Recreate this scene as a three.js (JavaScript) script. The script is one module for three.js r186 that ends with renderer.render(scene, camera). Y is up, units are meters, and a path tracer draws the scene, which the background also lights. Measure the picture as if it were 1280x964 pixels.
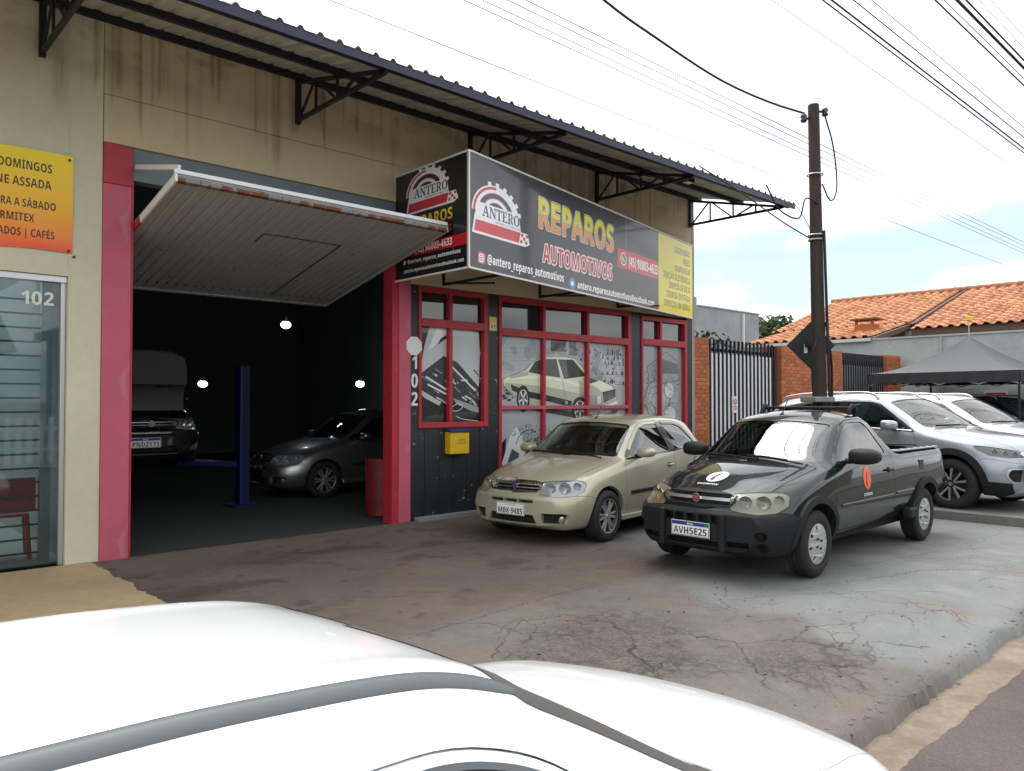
import * as THREE from 'three';
import { Brush, Evaluator, SUBTRACTION, INTERSECTION, HOLLOW_INTERSECTION } from 'three-bvh-csg';
import { mergeGeometries, mergeVertices, toCreasedNormals } from 'three/addons/utils/BufferGeometryUtils.js';
import { TextGeometry } from 'three/addons/geometries/TextGeometry.js';
import { FontLoader } from 'three/addons/loaders/FontLoader.js';
import { RoundedBoxGeometry } from 'three/addons/geometries/RoundedBoxGeometry.js';

// ---------------------------------------------------------------- camera, sky, sun, exposure
const scene = new THREE.Scene();
const camera = new THREE.PerspectiveCamera(52.86, 1280 / 964, 0.05, 600);
camera.position.set(0, 1.56, 8.33);
{
  const yaw = 47.262 * Math.PI / 180, pit = 1.18 * Math.PI / 180;
  camera.lookAt(Math.cos(yaw) * Math.cos(pit), 1.56 + Math.sin(pit), 8.33 - Math.sin(yaw) * Math.cos(pit));
}
const renderer = new THREE.WebGLRenderer({ antialias: true });
renderer.setSize(1024, 771);
renderer.toneMapping = THREE.LinearToneMapping;
renderer.toneMappingExposure = 1.78;
renderer.shadowMap.enabled = true;

// ---------------------------------------------------------------- noise helpers
function rng(seed) { let s = seed >>> 0; return () => { s = (s + 0x6D2B79F5) >>> 0; let t = s; t = Math.imul(t ^ (t >>> 15), t | 1); t ^= t + Math.imul(t ^ (t >>> 7), t | 61); return ((t ^ (t >>> 14)) >>> 0) / 4294967296; }; }
function h2(x, y, s) { let n = Math.imul(x | 0, 374761393) + Math.imul(y | 0, 668265263) + Math.imul(s | 0, 2147483647); n = Math.imul(n ^ (n >>> 13), 1274126177); return ((n ^ (n >>> 16)) >>> 0) / 4294967296; }
function vnoise(x, y, s = 0, px = 0, py = 0) {
  let xi = Math.floor(x), yi = Math.floor(y); const fx = x - xi, fy = y - yi;
  const ux = fx * fx * (3 - 2 * fx), uy = fy * fy * (3 - 2 * fy);
  let x1 = xi + 1, y1 = yi + 1;
  if (px) { xi = ((xi % px) + px) % px; x1 = ((x1 % px) + px) % px; }
  if (py) { yi = ((yi % py) + py) % py; y1 = ((y1 % py) + py) % py; }
  const a = h2(xi, yi, s), b = h2(x1, yi, s), c = h2(xi, y1, s), d = h2(x1, y1, s);
  return a + (b - a) * ux + (c - a) * uy + (a - b - c + d) * ux * uy;
}
function fbm(x, y, s = 0, o = 4, px = 0, py = 0) { let v = 0, a = .5, n = 0; for (let i = 0; i < o; i++) { v += a * vnoise(x, y, s + i * 17, px, py); n += a; x *= 2; y *= 2; px *= 2; py *= 2; a *= .5; } return v / n; }
const clamp = (v, a = 0, b = 1) => Math.max(a, Math.min(b, v));
const smooth = (a, b, v) => { const t = clamp((v - a) / (b - a)); return t * t * (3 - 2 * t); };
const mix = (a, b, t) => a + (b - a) * t;
const l2s = v => { v = clamp(v); return Math.round(255 * (v <= .0031308 ? v * 12.92 : 1.055 * Math.pow(v, 1 / 2.4) - .055)); };

// computed textures; fn returns linear [r,g,b]; the texture covers size metres and repeats
function colourTex(w, h, sx, sy, fn, wrap = true) {
  const d = new Uint8Array(w * h * 4);
  for (let j = 0; j < h; j++) for (let i = 0; i < w; i++) { const c = fn(i / w, j / h), k = (j * w + i) * 4; d[k] = l2s(c[0]); d[k + 1] = l2s(c[1]); d[k + 2] = l2s(c[2]); d[k + 3] = 255; }
  const t = new THREE.DataTexture(d, w, h); t.colorSpace = THREE.SRGBColorSpace; return finishTex(t, sx, sy, wrap);
}
function valueTex(w, h, sx, sy, fn, wrap = true) {
  const d = new Uint8Array(w * h * 4);
  for (let j = 0; j < h; j++) for (let i = 0; i < w; i++) { const c = Math.round(255 * clamp(fn(i / w, j / h))), k = (j * w + i) * 4; d[k] = d[k + 1] = d[k + 2] = c; d[k + 3] = 255; }
  return finishTex(new THREE.DataTexture(d, w, h), sx, sy, wrap);
}
function finishTex(t, sx, sy, wrap) {
  t.magFilter = THREE.LinearFilter; t.minFilter = THREE.LinearMipmapLinearFilter; t.generateMipmaps = true;
  t.wrapS = t.wrapT = wrap ? THREE.RepeatWrapping : THREE.ClampToEdgeWrapping;
  t.repeat.set(1 / sx, 1 / sy); t.needsUpdate = true; return t;
}

// ---------------------------------------------------------------- sky: a thin bright overcast with pale blue gaps low in the east
const SUN = new THREE.Vector3(.16, .90, -.41).normalize();   // behind and above the workshop roof
{
  const w = 1024, h = 512, d = new Float32Array(w * h * 4);
  for (let j = 0; j < h; j++) {
    const el = (j + .5) / h * Math.PI - Math.PI / 2;          // row 0 is the nadir
    for (let i = 0; i < w; i++) {
      const az = (i + .5) / w * Math.PI * 2, ce = Math.cos(el), se = Math.sin(el);
      const k = (j * w + i) * 4;
      if (el < -0.02) { d[k] = .22; d[k + 1] = .2; d[k + 2] = .18; d[k + 3] = 1; continue; }
      // cloud sheet: project on a plane above
      const q = 1 / (Math.max(se, 0) + .16), X = Math.cos(az) * ce * q, Y = Math.sin(az) * ce * q;
      const n1 = fbm(X * 1.1 + 15.1, Y * 1.1 + 2.4, 5, 6), n2 = fbm(X * 2.6 + 4.53, Y * 2.6 + 4.8, 41, 6);
      const n = n1 * .7 + n2 * .3;
      const th = mix(.53, .47, smooth(.40, .12, se)), gap = smooth(th, th + .16, n) * (0.55 + 0.45 * smooth(.62, .10, se));      // pale blue gaps
      const thick = smooth(.50, .28, n);                                            // greyer bellies
      const ca = clamp(-Math.cos(az) * ce * SUN.x + se * SUN.y - Math.sin(az) * ce * SUN.z, -1, 1), ang = Math.acos(ca) * 57.3, base = 1.05 + 3.1 * Math.exp(-((ang / 24) ** 2));   // brighter cloud around the veiled sun
      let r = base, g = base, b = base * 1.0;
      r = mix(r, base * .50, thick * .85); g = mix(g, base * .54, thick * .85); b = mix(b, base * .60, thick * .85);
      r = mix(r, .42, gap); g = mix(g, .54, gap); b = mix(b, .61, gap);
      d[k] = r; d[k + 1] = g; d[k + 2] = b; d[k + 3] = 1;
    }
  }
  const t = new THREE.DataTexture(d, w, h, THREE.RGBAFormat, THREE.FloatType);
  t.mapping = THREE.EquirectangularReflectionMapping; t.magFilter = THREE.LinearFilter; t.minFilter = THREE.LinearFilter; t.wrapS = THREE.RepeatWrapping; t.needsUpdate = true;
  scene.background = t; scene.environment = t; scene.environmentIntensity = 1;
}
const sun = new THREE.DirectionalLight(0xfff4e6, 1.0);
sun.target.position.set(7, 0, 3); sun.position.copy(sun.target.position).addScaledVector(SUN, 40); scene.add(sun); scene.add(sun.target);
sun.castShadow = true; sun.shadow.radius = 62; sun.shadow.mapSize.set(2048, 2048);
Object.assign(sun.shadow.camera, { left: -30, right: 30, top: 30, bottom: -30, near: 1, far: 90 });

// ---------------------------------------------------------------- object helpers
const taken = new Map();
function numbered(n) { const c = taken.get(n) || 0; taken.set(n, c + 1); return c ? n + '_' + String(c).padStart(3, '0') : n; }
function thing(name, label, category, group, pos = [0, 0, 0], turn = 0) {
  const o = new THREE.Group(); o.name = numbered(name); o.position.set(...pos); o.rotation.y = turn; o.userData = { label, category };
  if (group) o.userData.group = group;
  scene.add(o); return o;
}
function part(name, geo, mat, parent, label) {
  const m = new THREE.Mesh(Array.isArray(geo) ? merge(geo) : geo, mat); m.name = name; m.castShadow = m.receiveShadow = true;
  if (label) m.userData.label = label;
  parent.add(m); return m;
}
function sub(name, parent, label) { const g = new THREE.Group(); g.name = name; if (label) g.userData.label = label; parent.add(g); return g; }
function structure(name, geo, mat, label) { const m = part(numbered(name), geo, mat, scene); m.userData = { kind: 'structure', label: label || name.replace(/_/g, ' ') }; return m; }
function single(name, label, category, geo, mat, group) { const m = part(numbered(name), geo, mat, scene); m.userData = { label, category }; if (group) m.userData.group = group; return m; }
function clean(g) { const o = g.index ? g.toNonIndexed() : g.clone(); for (const k of Object.keys(o.attributes)) if (!['position', 'normal', 'uv'].includes(k)) o.deleteAttribute(k); if (!o.attributes.normal) o.computeVertexNormals(); if (!o.attributes.uv) uvm(o); o.clearGroups(); return o; }
function merge(list) { return mergeGeometries(list.map(clean), false); }
// uv in metres, taken from the side each face looks to
function uvm(g) {
  const p = g.attributes.position, n = p.count, u = new Float32Array(n * 2), a = new THREE.Vector3(), b = new THREE.Vector3(), c = new THREE.Vector3(), e = new THREE.Vector3(), f = new THREE.Vector3();
  for (let i = 0; i + 2 < n; i += 3) {
    a.fromBufferAttribute(p, i); b.fromBufferAttribute(p, i + 1); c.fromBufferAttribute(p, i + 2);
    e.subVectors(b, a); f.subVectors(c, a); e.cross(f); const X = Math.abs(e.x), Y = Math.abs(e.y), Z = Math.abs(e.z);
    [a, b, c].forEach((v, k) => { const o = (i + k) * 2; if (Z >= X && Z >= Y) { u[o] = v.x; u[o + 1] = v.y; } else if (X >= Y) { u[o] = v.z; u[o + 1] = v.y; } else { u[o] = v.x; u[o + 1] = v.z; } });
  }
  g.setAttribute('uv', new THREE.BufferAttribute(u, 2)); return g;
}
function bx(x0, x1, y0, y1, z0, z1) { const g = new THREE.BoxGeometry(x1 - x0, y1 - y0, z1 - z0).toNonIndexed(); g.translate((x0 + x1) / 2, (y0 + y1) / 2, (z0 + z1) / 2); return uvm(g); }
function rbx(x0, x1, y0, y1, z0, z1, r = .01, s = 2) { const g = new RoundedBoxGeometry(x1 - x0, y1 - y0, z1 - z0, s, r); g.translate((x0 + x1) / 2, (y0 + y1) / 2, (z0 + z1) / 2); return uvm(g.index ? g.toNonIndexed() : g); }
const V = (x, y, z) => new THREE.Vector3(x, y, z);
function bar(a, b, w, h = w) { // a rectangular bar from a to b, h measured upwards
  const d = b.clone().sub(a), L = d.length(); const g = new THREE.BoxGeometry(w, h, L).toNonIndexed();
  const m = new THREE.Matrix4(), z = d.normalize(); let up = Math.abs(z.y) > .98 ? V(1, 0, 0) : V(0, 1, 0); const x = up.clone().cross(z).normalize(), y = z.clone().cross(x);
  uvm(g); m.makeBasis(x, y, z); m.setPosition(a.clone().add(b).multiplyScalar(.5)); g.applyMatrix4(m); return g;
}
function tube(pts, r, seg = 24, rs = 8) { const c = new THREE.CatmullRomCurve3(pts.map(p => Array.isArray(p) ? V(...p) : p)); return new THREE.TubeGeometry(c, seg, r, rs); }
function cyl(r0, r1, h, s = 24) { return new THREE.CylinderGeometry(r0, r1, h, s); }
function canvas(w, h, draw) { const c = document.createElement('canvas'); c.width = w; c.height = h; draw(c.getContext('2d'), w, h); const t = new THREE.CanvasTexture(c); t.colorSpace = THREE.SRGBColorSpace; t.generateMipmaps = true; t.minFilter = THREE.LinearMipmapLinearFilter; t.anisotropy = 8; return t; }
function quadGeo(a, b, c, d) { // a lower left, b lower right, c upper right, d upper left
  const g = new THREE.BufferGeometry(); g.setAttribute('position', new THREE.Float32BufferAttribute([a, b, c, a, c, d].flatMap(v => [v.x, v.y, v.z]), 3));
  g.setAttribute('uv', new THREE.Float32BufferAttribute([0, 0, 1, 0, 1, 1, 0, 0, 1, 1, 0, 1], 2)); g.computeVertexNormals(); return g;
}
const std = (o) => new THREE.MeshStandardMaterial(o);
const phy = (o) => new THREE.MeshPhysicalMaterial(o);
const lin = (r, g, b) => new THREE.Color().setRGB(r, g === undefined ? r : g, b === undefined ? r : b);

const LOTY = -.04;      // the parking apron lies a little below the shop floor
// ================================================================ ground
function extrude0(pts, y0, y1) { const g = new THREE.ExtrudeGeometry(new THREE.Shape(pts.map(p => new THREE.Vector2(p[0], -p[1]))), { depth: y1 - y0, bevelEnabled: false }); g.rotateX(-Math.PI / 2); g.translate(0, y0, 0); return g.index ? g.toNonIndexed() : g; }
// cracks as world polylines (x, z)
function crackSet() {
  const R = rng(77), L = [];
  const walk = (x, z, a, len, wd, jit = .5, br = .12, depth = 0) => { const p = [[x, z]]; let t = 0; while (t < len) { const st = .05 + R() * .07; a += (R() - .5) * jit * 1.6; x += Math.cos(a) * st; z += Math.sin(a) * st; t += st; p.push([x, z]); if (depth < 2 && R() < br) walk(x, z, a + (R() < .5 ? 1 : -1) * (.5 + R() * .8), len * (.2 + R() * .3), wd * .7, jit, br * .7, depth + 1); } L.push([p, wd]); };
  const line = (pts, wd, j = .03) => { const p = []; for (let i = 0; i + 1 < pts.length; i++) { const [a, b] = [pts[i], pts[i + 1]], n = Math.max(2, Math.round(Math.hypot(b[0] - a[0], b[1] - a[1]) / .08)); for (let k = 0; k < n; k++) p.push([a[0] + (b[0] - a[0]) * k / n + (R() - .5) * j, a[1] + (b[1] - a[1]) * k / n + (R() - .5) * j]); } p.push(pts.at(-1)); L.push([p, wd]); };
  line([[2.6, 4.02], [3.05, 3.98], [4.6, 3.83], [5.4, 3.84], [6.3, 3.9]], .010, .012);                       // slab joint
  line([[4.25, 4.3], [4.35, 4.62], [4.28, 4.9], [4.0, 5.15], [3.75, 5.5]], .022, .06); line([[4.28, 4.9], [4.5, 5.2], [4.62, 5.55], [4.9, 5.75], [5.05, 6.1], [5.25, 6.3]], .018, .06);
  line([[4.25, 4.3], [3.9, 4.2], [3.5, 4.45], [3.2, 4.7]], .014, .05); line([[4.62, 5.55], [4.3, 5.8], [4.05, 6.1]], .014, .05); line([[4.9, 5.75], [5.3, 5.7], [5.6, 5.85]], .012, .05);
  line([[5.5, 4.85], [6.1, 5.15], [6.5, 5.45], [6.75, 5.62], [7.1, 5.95]], .016, .05); line([[6.6, 5.2], [7.3, 5.4], [7.9, 5.55], [8.3, 5.9]], .014, .06); line([[7.6, 5.0], [8.4, 5.2], [9.2, 5.35], [9.9, 5.8]], .012, .06); line([[8.2, 5.1], [8.8, 5.6], [9.0, 6.1], [9.4, 6.4]], .012, .06);
  line([[4.3, 6.35], [4.6, 6.1], [5.0, 6.25], [5.35, 6.1], [5.7, 6.35]], .016, .05); line([[5.9, 6.2], [6.2, 6.0], [6.6, 6.15], [6.5, 6.4]], .014, .05);
  for (let k = 0; k < 16; k++) walk(3.3 + R() * 3.0, 4.3 + R() * 2.1, R() * 6.3, .35 + R() * .7, .006 + R() * .008, .9);
  for (let k = 0; k < 13; k++) walk(6.2 + R() * 4.6, 4.9 + R() * 1.6, R() * 6.3, .4 + R() * .9, .005 + R() * .007, .8);
  for (let k = 0; k < 4; k++) walk(2.8 + R() * 3, .6 + R() * 3, R() * 6.3, .4 + R() * .8, .004 + R() * .003, .6, .05);
  return L;
}
const LOTX0 = 1.7, TW = 1600, TH = 1024, LW = 9.9, LH = 6.8;
{
  // rasterise the cracks into a distance-like field
  const cr = new Float32Array(TW * TH), put = (x, z, r, v) => { const i0 = Math.floor((x - LOTX0 - r) / LW * TW), i1 = Math.ceil((x - LOTX0 + r) / LW * TW), j0 = Math.floor((z - r) / LH * TH), j1 = Math.ceil((z + r) / LH * TH); for (let j = Math.max(0, j0); j <= Math.min(TH - 1, j1); j++) for (let i = Math.max(0, i0); i <= Math.min(TW - 1, i1); i++) { const dx = LOTX0 + (i + .5) / TW * LW - x, dz = (j + .5) / TH * LH - z, d = Math.hypot(dx, dz) / r; if (d < 1) { const q = v * (1 - d * d); if (q > cr[j * TW + i]) cr[j * TW + i] = q; } } };
  for (const [p, w] of crackSet()) for (let i = 0; i + 1 < p.length; i++) { const [a, b] = [p[i], p[i + 1]], n = Math.ceil(Math.hypot(b[0] - a[0], b[1] - a[1]) / .006); for (let k = 0; k < n; k++) { const t = k / n, x = a[0] + (b[0] - a[0]) * t, z = a[1] + (b[1] - a[1]) * t; const jx = (vnoise(x * 40, z * 40, 7) - .5) * .03, jz = (vnoise(x * 40, z * 40, 8) - .5) * .03; put(x + jx, z + jz, Math.max(.005, w * .6 * (.15 + 1.3 * vnoise(x * 13, z * 13, 3))), .3 + .7 * vnoise(x * 5, z * 5, 13)); } }
  const patch = (x, z, cx, cz, rx, rz) => Math.exp(-((x - cx) * (x - cx) / rx / rx + (z - cz) * (z - cz) / rz / rz));
  const rough = (x, z) => { // broken asphalt with loose grit
    const n = fbm(x * 2.2, z * 2.2, 12, 4); const zone = .95 * patch(x, z, 4.1, 4.9, 1.3, .8) + .8 * patch(x, z, 4.8, 6.0, .9, .6) + .5 * patch(x, z, 8.2, 5.6, 2, .7) + .6 * patch(x, z, 7, 3.7, 2.4, .5) + .5 * patch(x, z, 3.2, 5.3, .8, .9);
    return smooth(.40, .85, zone * (n + .25)); };
  const grey = (x, z) => smooth(.42, .58, .25 * fbm(x * 1.1, z * 1.6, 33, 4) + .5 * smooth(4.6, 7.2, x + (z - 4) * .35) * (1 - .55 * patch(x, z, 4.6, 5.2, 1.2, .9)) + .34 * patch(x, z, 6.4, 4.9, 2.4, .7) + .25 * patch(x, z, 2.4, .7, .8, .7) + .4 * patch(x, z, 6.2, 6.0, 1.6, .4));
  const cells = (x, z) => { // distance to the nearest seam between crazed pieces of 6 to 12 cm
    x += .03 * (vnoise(x * 22, z * 22, 5) - .5); z += .03 * (vnoise(x * 22, z * 22, 6) - .5); const S = 9, X = x * S, Z = z * S, xi = Math.floor(X), zi = Math.floor(Z); let a = 9, b = 9; for (let i = -1; i <= 1; i++) for (let j = -1; j <= 1; j++) { const px = xi + i + h2(xi + i, zi + j, 1), pz = zi + j + h2(xi + i, zi + j, 2), d = Math.hypot(px - X, pz - Z); if (d < a) { b = a; a = d; } else if (d < b) b = d; } return (b - a) / S / 2; };
  const map = colourTex(TW, TH, LW, LH, (u, v) => {
    const x = LOTX0 + u * LW, z = v * LH, i = Math.min(TW - 1, u * TW | 0), j = Math.min(TH - 1, v * TH | 0);
    const n = fbm(x * 1.3, z * 1.3, 2, 5), f = fbm(x * 14, z * 14, 8, 3), sp = h2(i, j, 9), med = fbm(x * 4, z * 4, 21, 4);
    const old = smooth(4.05, 3.75, z + (n - .5) * .25) * smooth(7.6, 6.0, x), dk = mix(1, .80, old); let c = [mix(.140, .152, old) * dk, mix(.126, .122, old) * dk, mix(.115, .098, old) * dk]; const q = .66 + .5 * n + .22 * (f - .5) + .30 * (sp - .5); c = c.map(k => k * q);  // dk keeps a little of the building's soft shadow in the slab colour
    const g = grey(x, z); const gc = [.172, .182, .182].map(k => k * (.72 + .42 * med + .30 * (sp - .5))); c = c.map((k, m) => mix(k, gc[m], g * .85 * (1 - .75 * old)));
    // old slab by the door is browner and oil stained
    const oil = smooth(.56, .70, fbm(x * 1.7 + 4, z * 2.3, 51, 4)) * smooth(4.4, 2.5, z) * .55; c = c.map((k, m) => mix(k, [.045, .034, .028][m], oil));
    const drip = smooth(.72, .78, fbm(x * 5, z * 5, 91, 3)) * smooth(4.6, 3.4, z) * .5; c = c.map((k, m) => mix(k, [.04, .032, .03][m], drip));
    // red soil washed into places
    const soil = smooth(.52, .68, fbm(x * 2.1, z * 2.9, 61, 4)) * (.5 * patch(x, z, 5.1, 3.5, .8, .5) + .35 * patch(x, z, 4.2, 4.6, 1.1, .6) + .35 * patch(x, z, 6.9, 6.3, 1.6, .25) + .2); c = c.map((k, m) => mix(k, [.19, .115, .07][m], soil * .7));
    const r = rough(x, z); if (r > 0) { const gr = h2(i >> 1, j >> 1, 31) > .5 ? .7 : 1.15; c = c.map((k, m) => mix(k, [.10, .085, .072][m] * gr * (.7 + .6 * f), r * .8)); }
    // pale worn aggregate
    const worn = smooth(.60, .75, fbm(x * 3.3, z * 3.3, 71, 4)) * smooth(5.5, 8, x) * .22; c = c.map((k, m) => mix(k, [.30, .29, .26][m], worn));
    if (r > .03) { const vv = cells(x, z); const e = smooth(.016, .004, vv) * smooth(.03, .4, r) * smooth(.40, .68, med); c = c.map((q2, m) => mix(q2, [.03, .025, .021][m], e * .55)); }
    const k = cr[j * TW + i]; if (k > 0) c = c.map((q2, m) => mix(q2, [.022, .018, .015][m], clamp(k * 1.3) * .8));
    return c;
  }, false);
  const bump = valueTex(TW, TH, LW, LH, (u, v) => {
    const x = LOTX0 + u * LW, z = v * LH, i = Math.min(TW - 1, u * TW | 0), j = Math.min(TH - 1, v * TH | 0);
    return .62 + .12 * (fbm(x * 2, z * 2, 3, 3) - .5) + .10 * (h2(i, j, 4) - .5) + rough(x, z) * .35 * (h2(i >> 1, j >> 1, 31) - .5) - .6 * clamp(cr[j * TW + i] * 1.3);
  }, false);
  const rg = valueTex(1024, 512, LW, LH, (u, v) => { const x = LOTX0 + u * LW, z = v * LH; return .86 - .30 * grey(x, z) * fbm(x * 3, z * 3, 14, 3) + .1 * rough(x, z); }, false);
  const lotMat = std({ map, bumpMap: bump, bumpScale: .012, roughnessMap: rg, roughness: 1 });
  // sheet: a shade lower than the shop floor, falling to the gutter at the front; left edge follows the broken seam
  const xs = [], zs = []; for (let x = 2.2; x <= 11.5001; x += .15) xs.push(x); for (let z = 0; z <= 6.6; z += .15) zs.push(z); zs.push(6.58); zs.sort((a, b) => a - b);
  const H = (x, z) => { let y = LOTY * smooth(0, .7, z) - .095 * smooth(5.9, 6.56, z) * smooth(9.5, 7.0, x); y += .012 * (fbm(x * .9, z * .9, 44, 3) - .5) * smooth(.3, 1.5, z) * smooth(6.5, 6, z) * (x > 5.2 ? .3 : 1); return y; };
  const pos = [], uv = [], idx = [], nx = 260, nz = zs.filter(z => z <= 6.581).length, Z = zs.filter(z => z <= 6.581), Rj = rng(5);
  const jag = Z.map((z, i) => (vnoise(z * 5, 2, 8) - .5) * .12 + (vnoise(z * 15, 7, 9) - .5) * .05);
  for (let j = 0; j < nz; j++) for (let i = 0; i <= nx; i++) { let x = 1.8 + (11.46 - 1.8) * i / nx; const z = Z[j], zz = z > 6.57 ? z + (vnoise(x * 1.7, 1, 3) - .5) * .05 + (vnoise(x * 9, 5, 4) - .5) * .025 + (vnoise(x * 31, 5, 6) - .5) * .02 : z; pos.push(x, H(x, z), zz); uv.push(x - LOTX0, zz); }
  for (let j = 0; j + 1 < nz; j++) for (let i = 0; i < nx; i++) { const a = j * (nx + 1) + i, b = a + nx + 1; idx.push(a, b, a + 1, b, b + 1, a + 1); }
  // skirts so that the slab has a broken edge of its own depth
  const edge = (ids, d) => { const s = pos.length / 3; ids.forEach(k => { pos.push(pos[k * 3], pos[k * 3 + 1] - d, pos[k * 3 + 2] + .05); uv.push(uv[k * 2], uv[k * 2 + 1] + .02); }); for (let i = 0; i + 1 < ids.length; i++) idx.push(ids[i], s + i, ids[i + 1], s + i, s + i + 1, ids[i + 1]); };
  edge([...Array(nx + 1)].map((_, i) => (nz - 1) * (nx + 1) + i), .16);
  const g = new THREE.BufferGeometry(); g.setAttribute('position', new THREE.Float32BufferAttribute(pos, 3)); g.setAttribute('uv', new THREE.Float32BufferAttribute(uv, 2)); g.setIndex(idx); g.computeVertexNormals();
  structure('parking_apron', g, lotMat, 'cracked asphalt parking apron in front of the workshop');
}
const mAsphalt = (() => { const n = (u, v) => fbm(u * 40, v * 40, 3, 4, 40, 40); return std({ roughness: .93, bumpScale: .006, bumpMap: valueTex(512, 512, 2.2, 2.2, (u, v) => .4 + .5 * h2(u * 512 >> 1, v * 512 >> 1, 6) * n(u, v)), map: colourTex(1024, 1024, 4.4, 4.4, (u, v) => { const k = .62 + .5 * fbm(u * 8, v * 8, 1, 5, 8, 8) + .35 * (h2(u * 1024 >> 1, v * 1024 >> 1, 2) - .5); return [.105 * k, .086 * k, .080 * k]; }) }); })();
const concreteTex = (r, g, b, seed, size = 3) => ({ map: colourTex(512, 512, size, size, (u, v) => { const k = .72 + .36 * fbm(u * 6, v * 6, seed, 5, 6, 6) + .16 * (fbm(u * 60, v * 60, seed + 3, 2, 60, 60) - .5) + .10 * (h2(u * 512, v * 512, seed) - .5); return [r * k, g * k, b * k]; }), bumpMap: valueTex(256, 256, size, size, (u, v) => .5 + .3 * (fbm(u * 40, v * 40, seed + 9, 3, 40, 40) - .5)), bumpScale: .006, roughness: .9 });
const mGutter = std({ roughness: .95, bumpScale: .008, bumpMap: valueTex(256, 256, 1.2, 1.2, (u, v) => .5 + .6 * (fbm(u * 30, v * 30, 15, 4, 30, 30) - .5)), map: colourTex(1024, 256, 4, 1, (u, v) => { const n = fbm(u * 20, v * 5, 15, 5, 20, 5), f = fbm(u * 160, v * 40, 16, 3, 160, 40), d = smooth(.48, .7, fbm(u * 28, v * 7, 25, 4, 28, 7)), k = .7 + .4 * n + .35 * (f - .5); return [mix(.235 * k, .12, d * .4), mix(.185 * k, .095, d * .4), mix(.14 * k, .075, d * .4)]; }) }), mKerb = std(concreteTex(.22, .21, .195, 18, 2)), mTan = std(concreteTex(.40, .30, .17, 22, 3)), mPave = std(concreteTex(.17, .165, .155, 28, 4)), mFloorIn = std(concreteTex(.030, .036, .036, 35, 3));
structure('ground', bx(-120, 160, -.6, -.42, -140, 140), std({ color: lin(.16, .13, .09), roughness: 1 }), 'bare ground beyond the street');
{ const pts = [[-60, 13.6], [-60, 6.83], [2.95, 6.83]]; for (let x = 3; x < 14; x += .05) pts.push([x, 6.83 + (vnoise(x * 3, 4, 2) - .5) * .03 + (vnoise(x * 17, 9, 3) - .5) * .02]); pts.push([14.1, 6.83], [90, 6.83], [90, 13.6]); structure('road', [uvm(extrude0(pts, -.42, -.205)), bx(-60, 2.95, -.42, -.221, 5.9, 6.825)], mAsphalt, 'dark asphalt road with coarse grit'); }
{ // dished gutter
  const g = [bx(2.95, 60, -.42, -.211, 6.5, 6.95)]; structure('gutter', g, mGutter, 'tan concrete gutter along the kerb'); }
structure('kerb', [rbx(7.1, 60, -.4, .0, 6.585, 6.70, .025)], mKerb, 'grey kerb beside the gutter');
{ const pts = [[-30, 0], [2.13, 0]]; for (let z = .05; z < 5.9; z += .045) pts.push([2.11 + (vnoise(z * 4, 2, 8) - .5) * .06 + (vnoise(z * 19, 7, 9) - .5) * .035, z]); pts.push([2.1, 5.9], [-30, 5.9]); const g = extrude0(pts, -.3, .006); structure('sidewalk', uvm(g), mTan, 'tan painted concrete pavement in front of the snack bar'); }
structure('neighbour_pavement', [bx(11.47, 60, -.4, .075, -8, 6.585)], mPave, 'raised grey pavement of the neighbouring lot');
structure('far_sidewalk', [bx(-60, 90, -.42, -.08, 13.6, 140)], mPave, 'pavement on the far side of the street');
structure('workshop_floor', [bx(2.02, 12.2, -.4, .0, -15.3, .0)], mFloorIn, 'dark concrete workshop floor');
// loose grit and litter along the broken edges
{ const R = rng(321), list = []; for (let k = 0; k < 420; k++) { const near = R(); let x, z; if (near < .35) { x = 3.2 + R() * 7.5; z = 6.5 + R() * R() * .16; } else if (near < .6) { x = 11.1 + R() * .5; z = 3.9 + R() * 2.4; } else { x = 3.4 + R() * 3; z = 4.3 + R() * 2.2; } const s = near < .35 ? .004 + R() * R() * .014 : .003 + R() * R() * .009; const g = new THREE.IcosahedronGeometry(s, 0); { const q = g.attributes.position; for (let i = 0; i < q.count; i++) { const hx = 1 + .5 * (h2(Math.round(q.getX(i) * 9e4), Math.round(q.getY(i) * 9e4), k) - .5); q.setXYZ(i, q.getX(i) * hx, q.getY(i) * hx, q.getZ(i) * hx); } g.computeVertexNormals(); } g.scale(1.2, .45, 1 + R() * .5); g.rotateY(R() * 6); g.translate(x, (z > 6.6 ? -.211 : x > 11.47 ? .077 : LOTY - .095 * smooth(5.9, 6.56, z) * smooth(9.5, 7.0, x)) + s * .35, z); list.push(g); } const m = part(numbered('loose_grit'), list, std({ color: lin(.125, .115, .105), roughness: 1 }), scene); m.userData = { kind: 'stuff', label: 'loose grit and crumbs of asphalt along broken edges', category: 'grit' }; }
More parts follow.
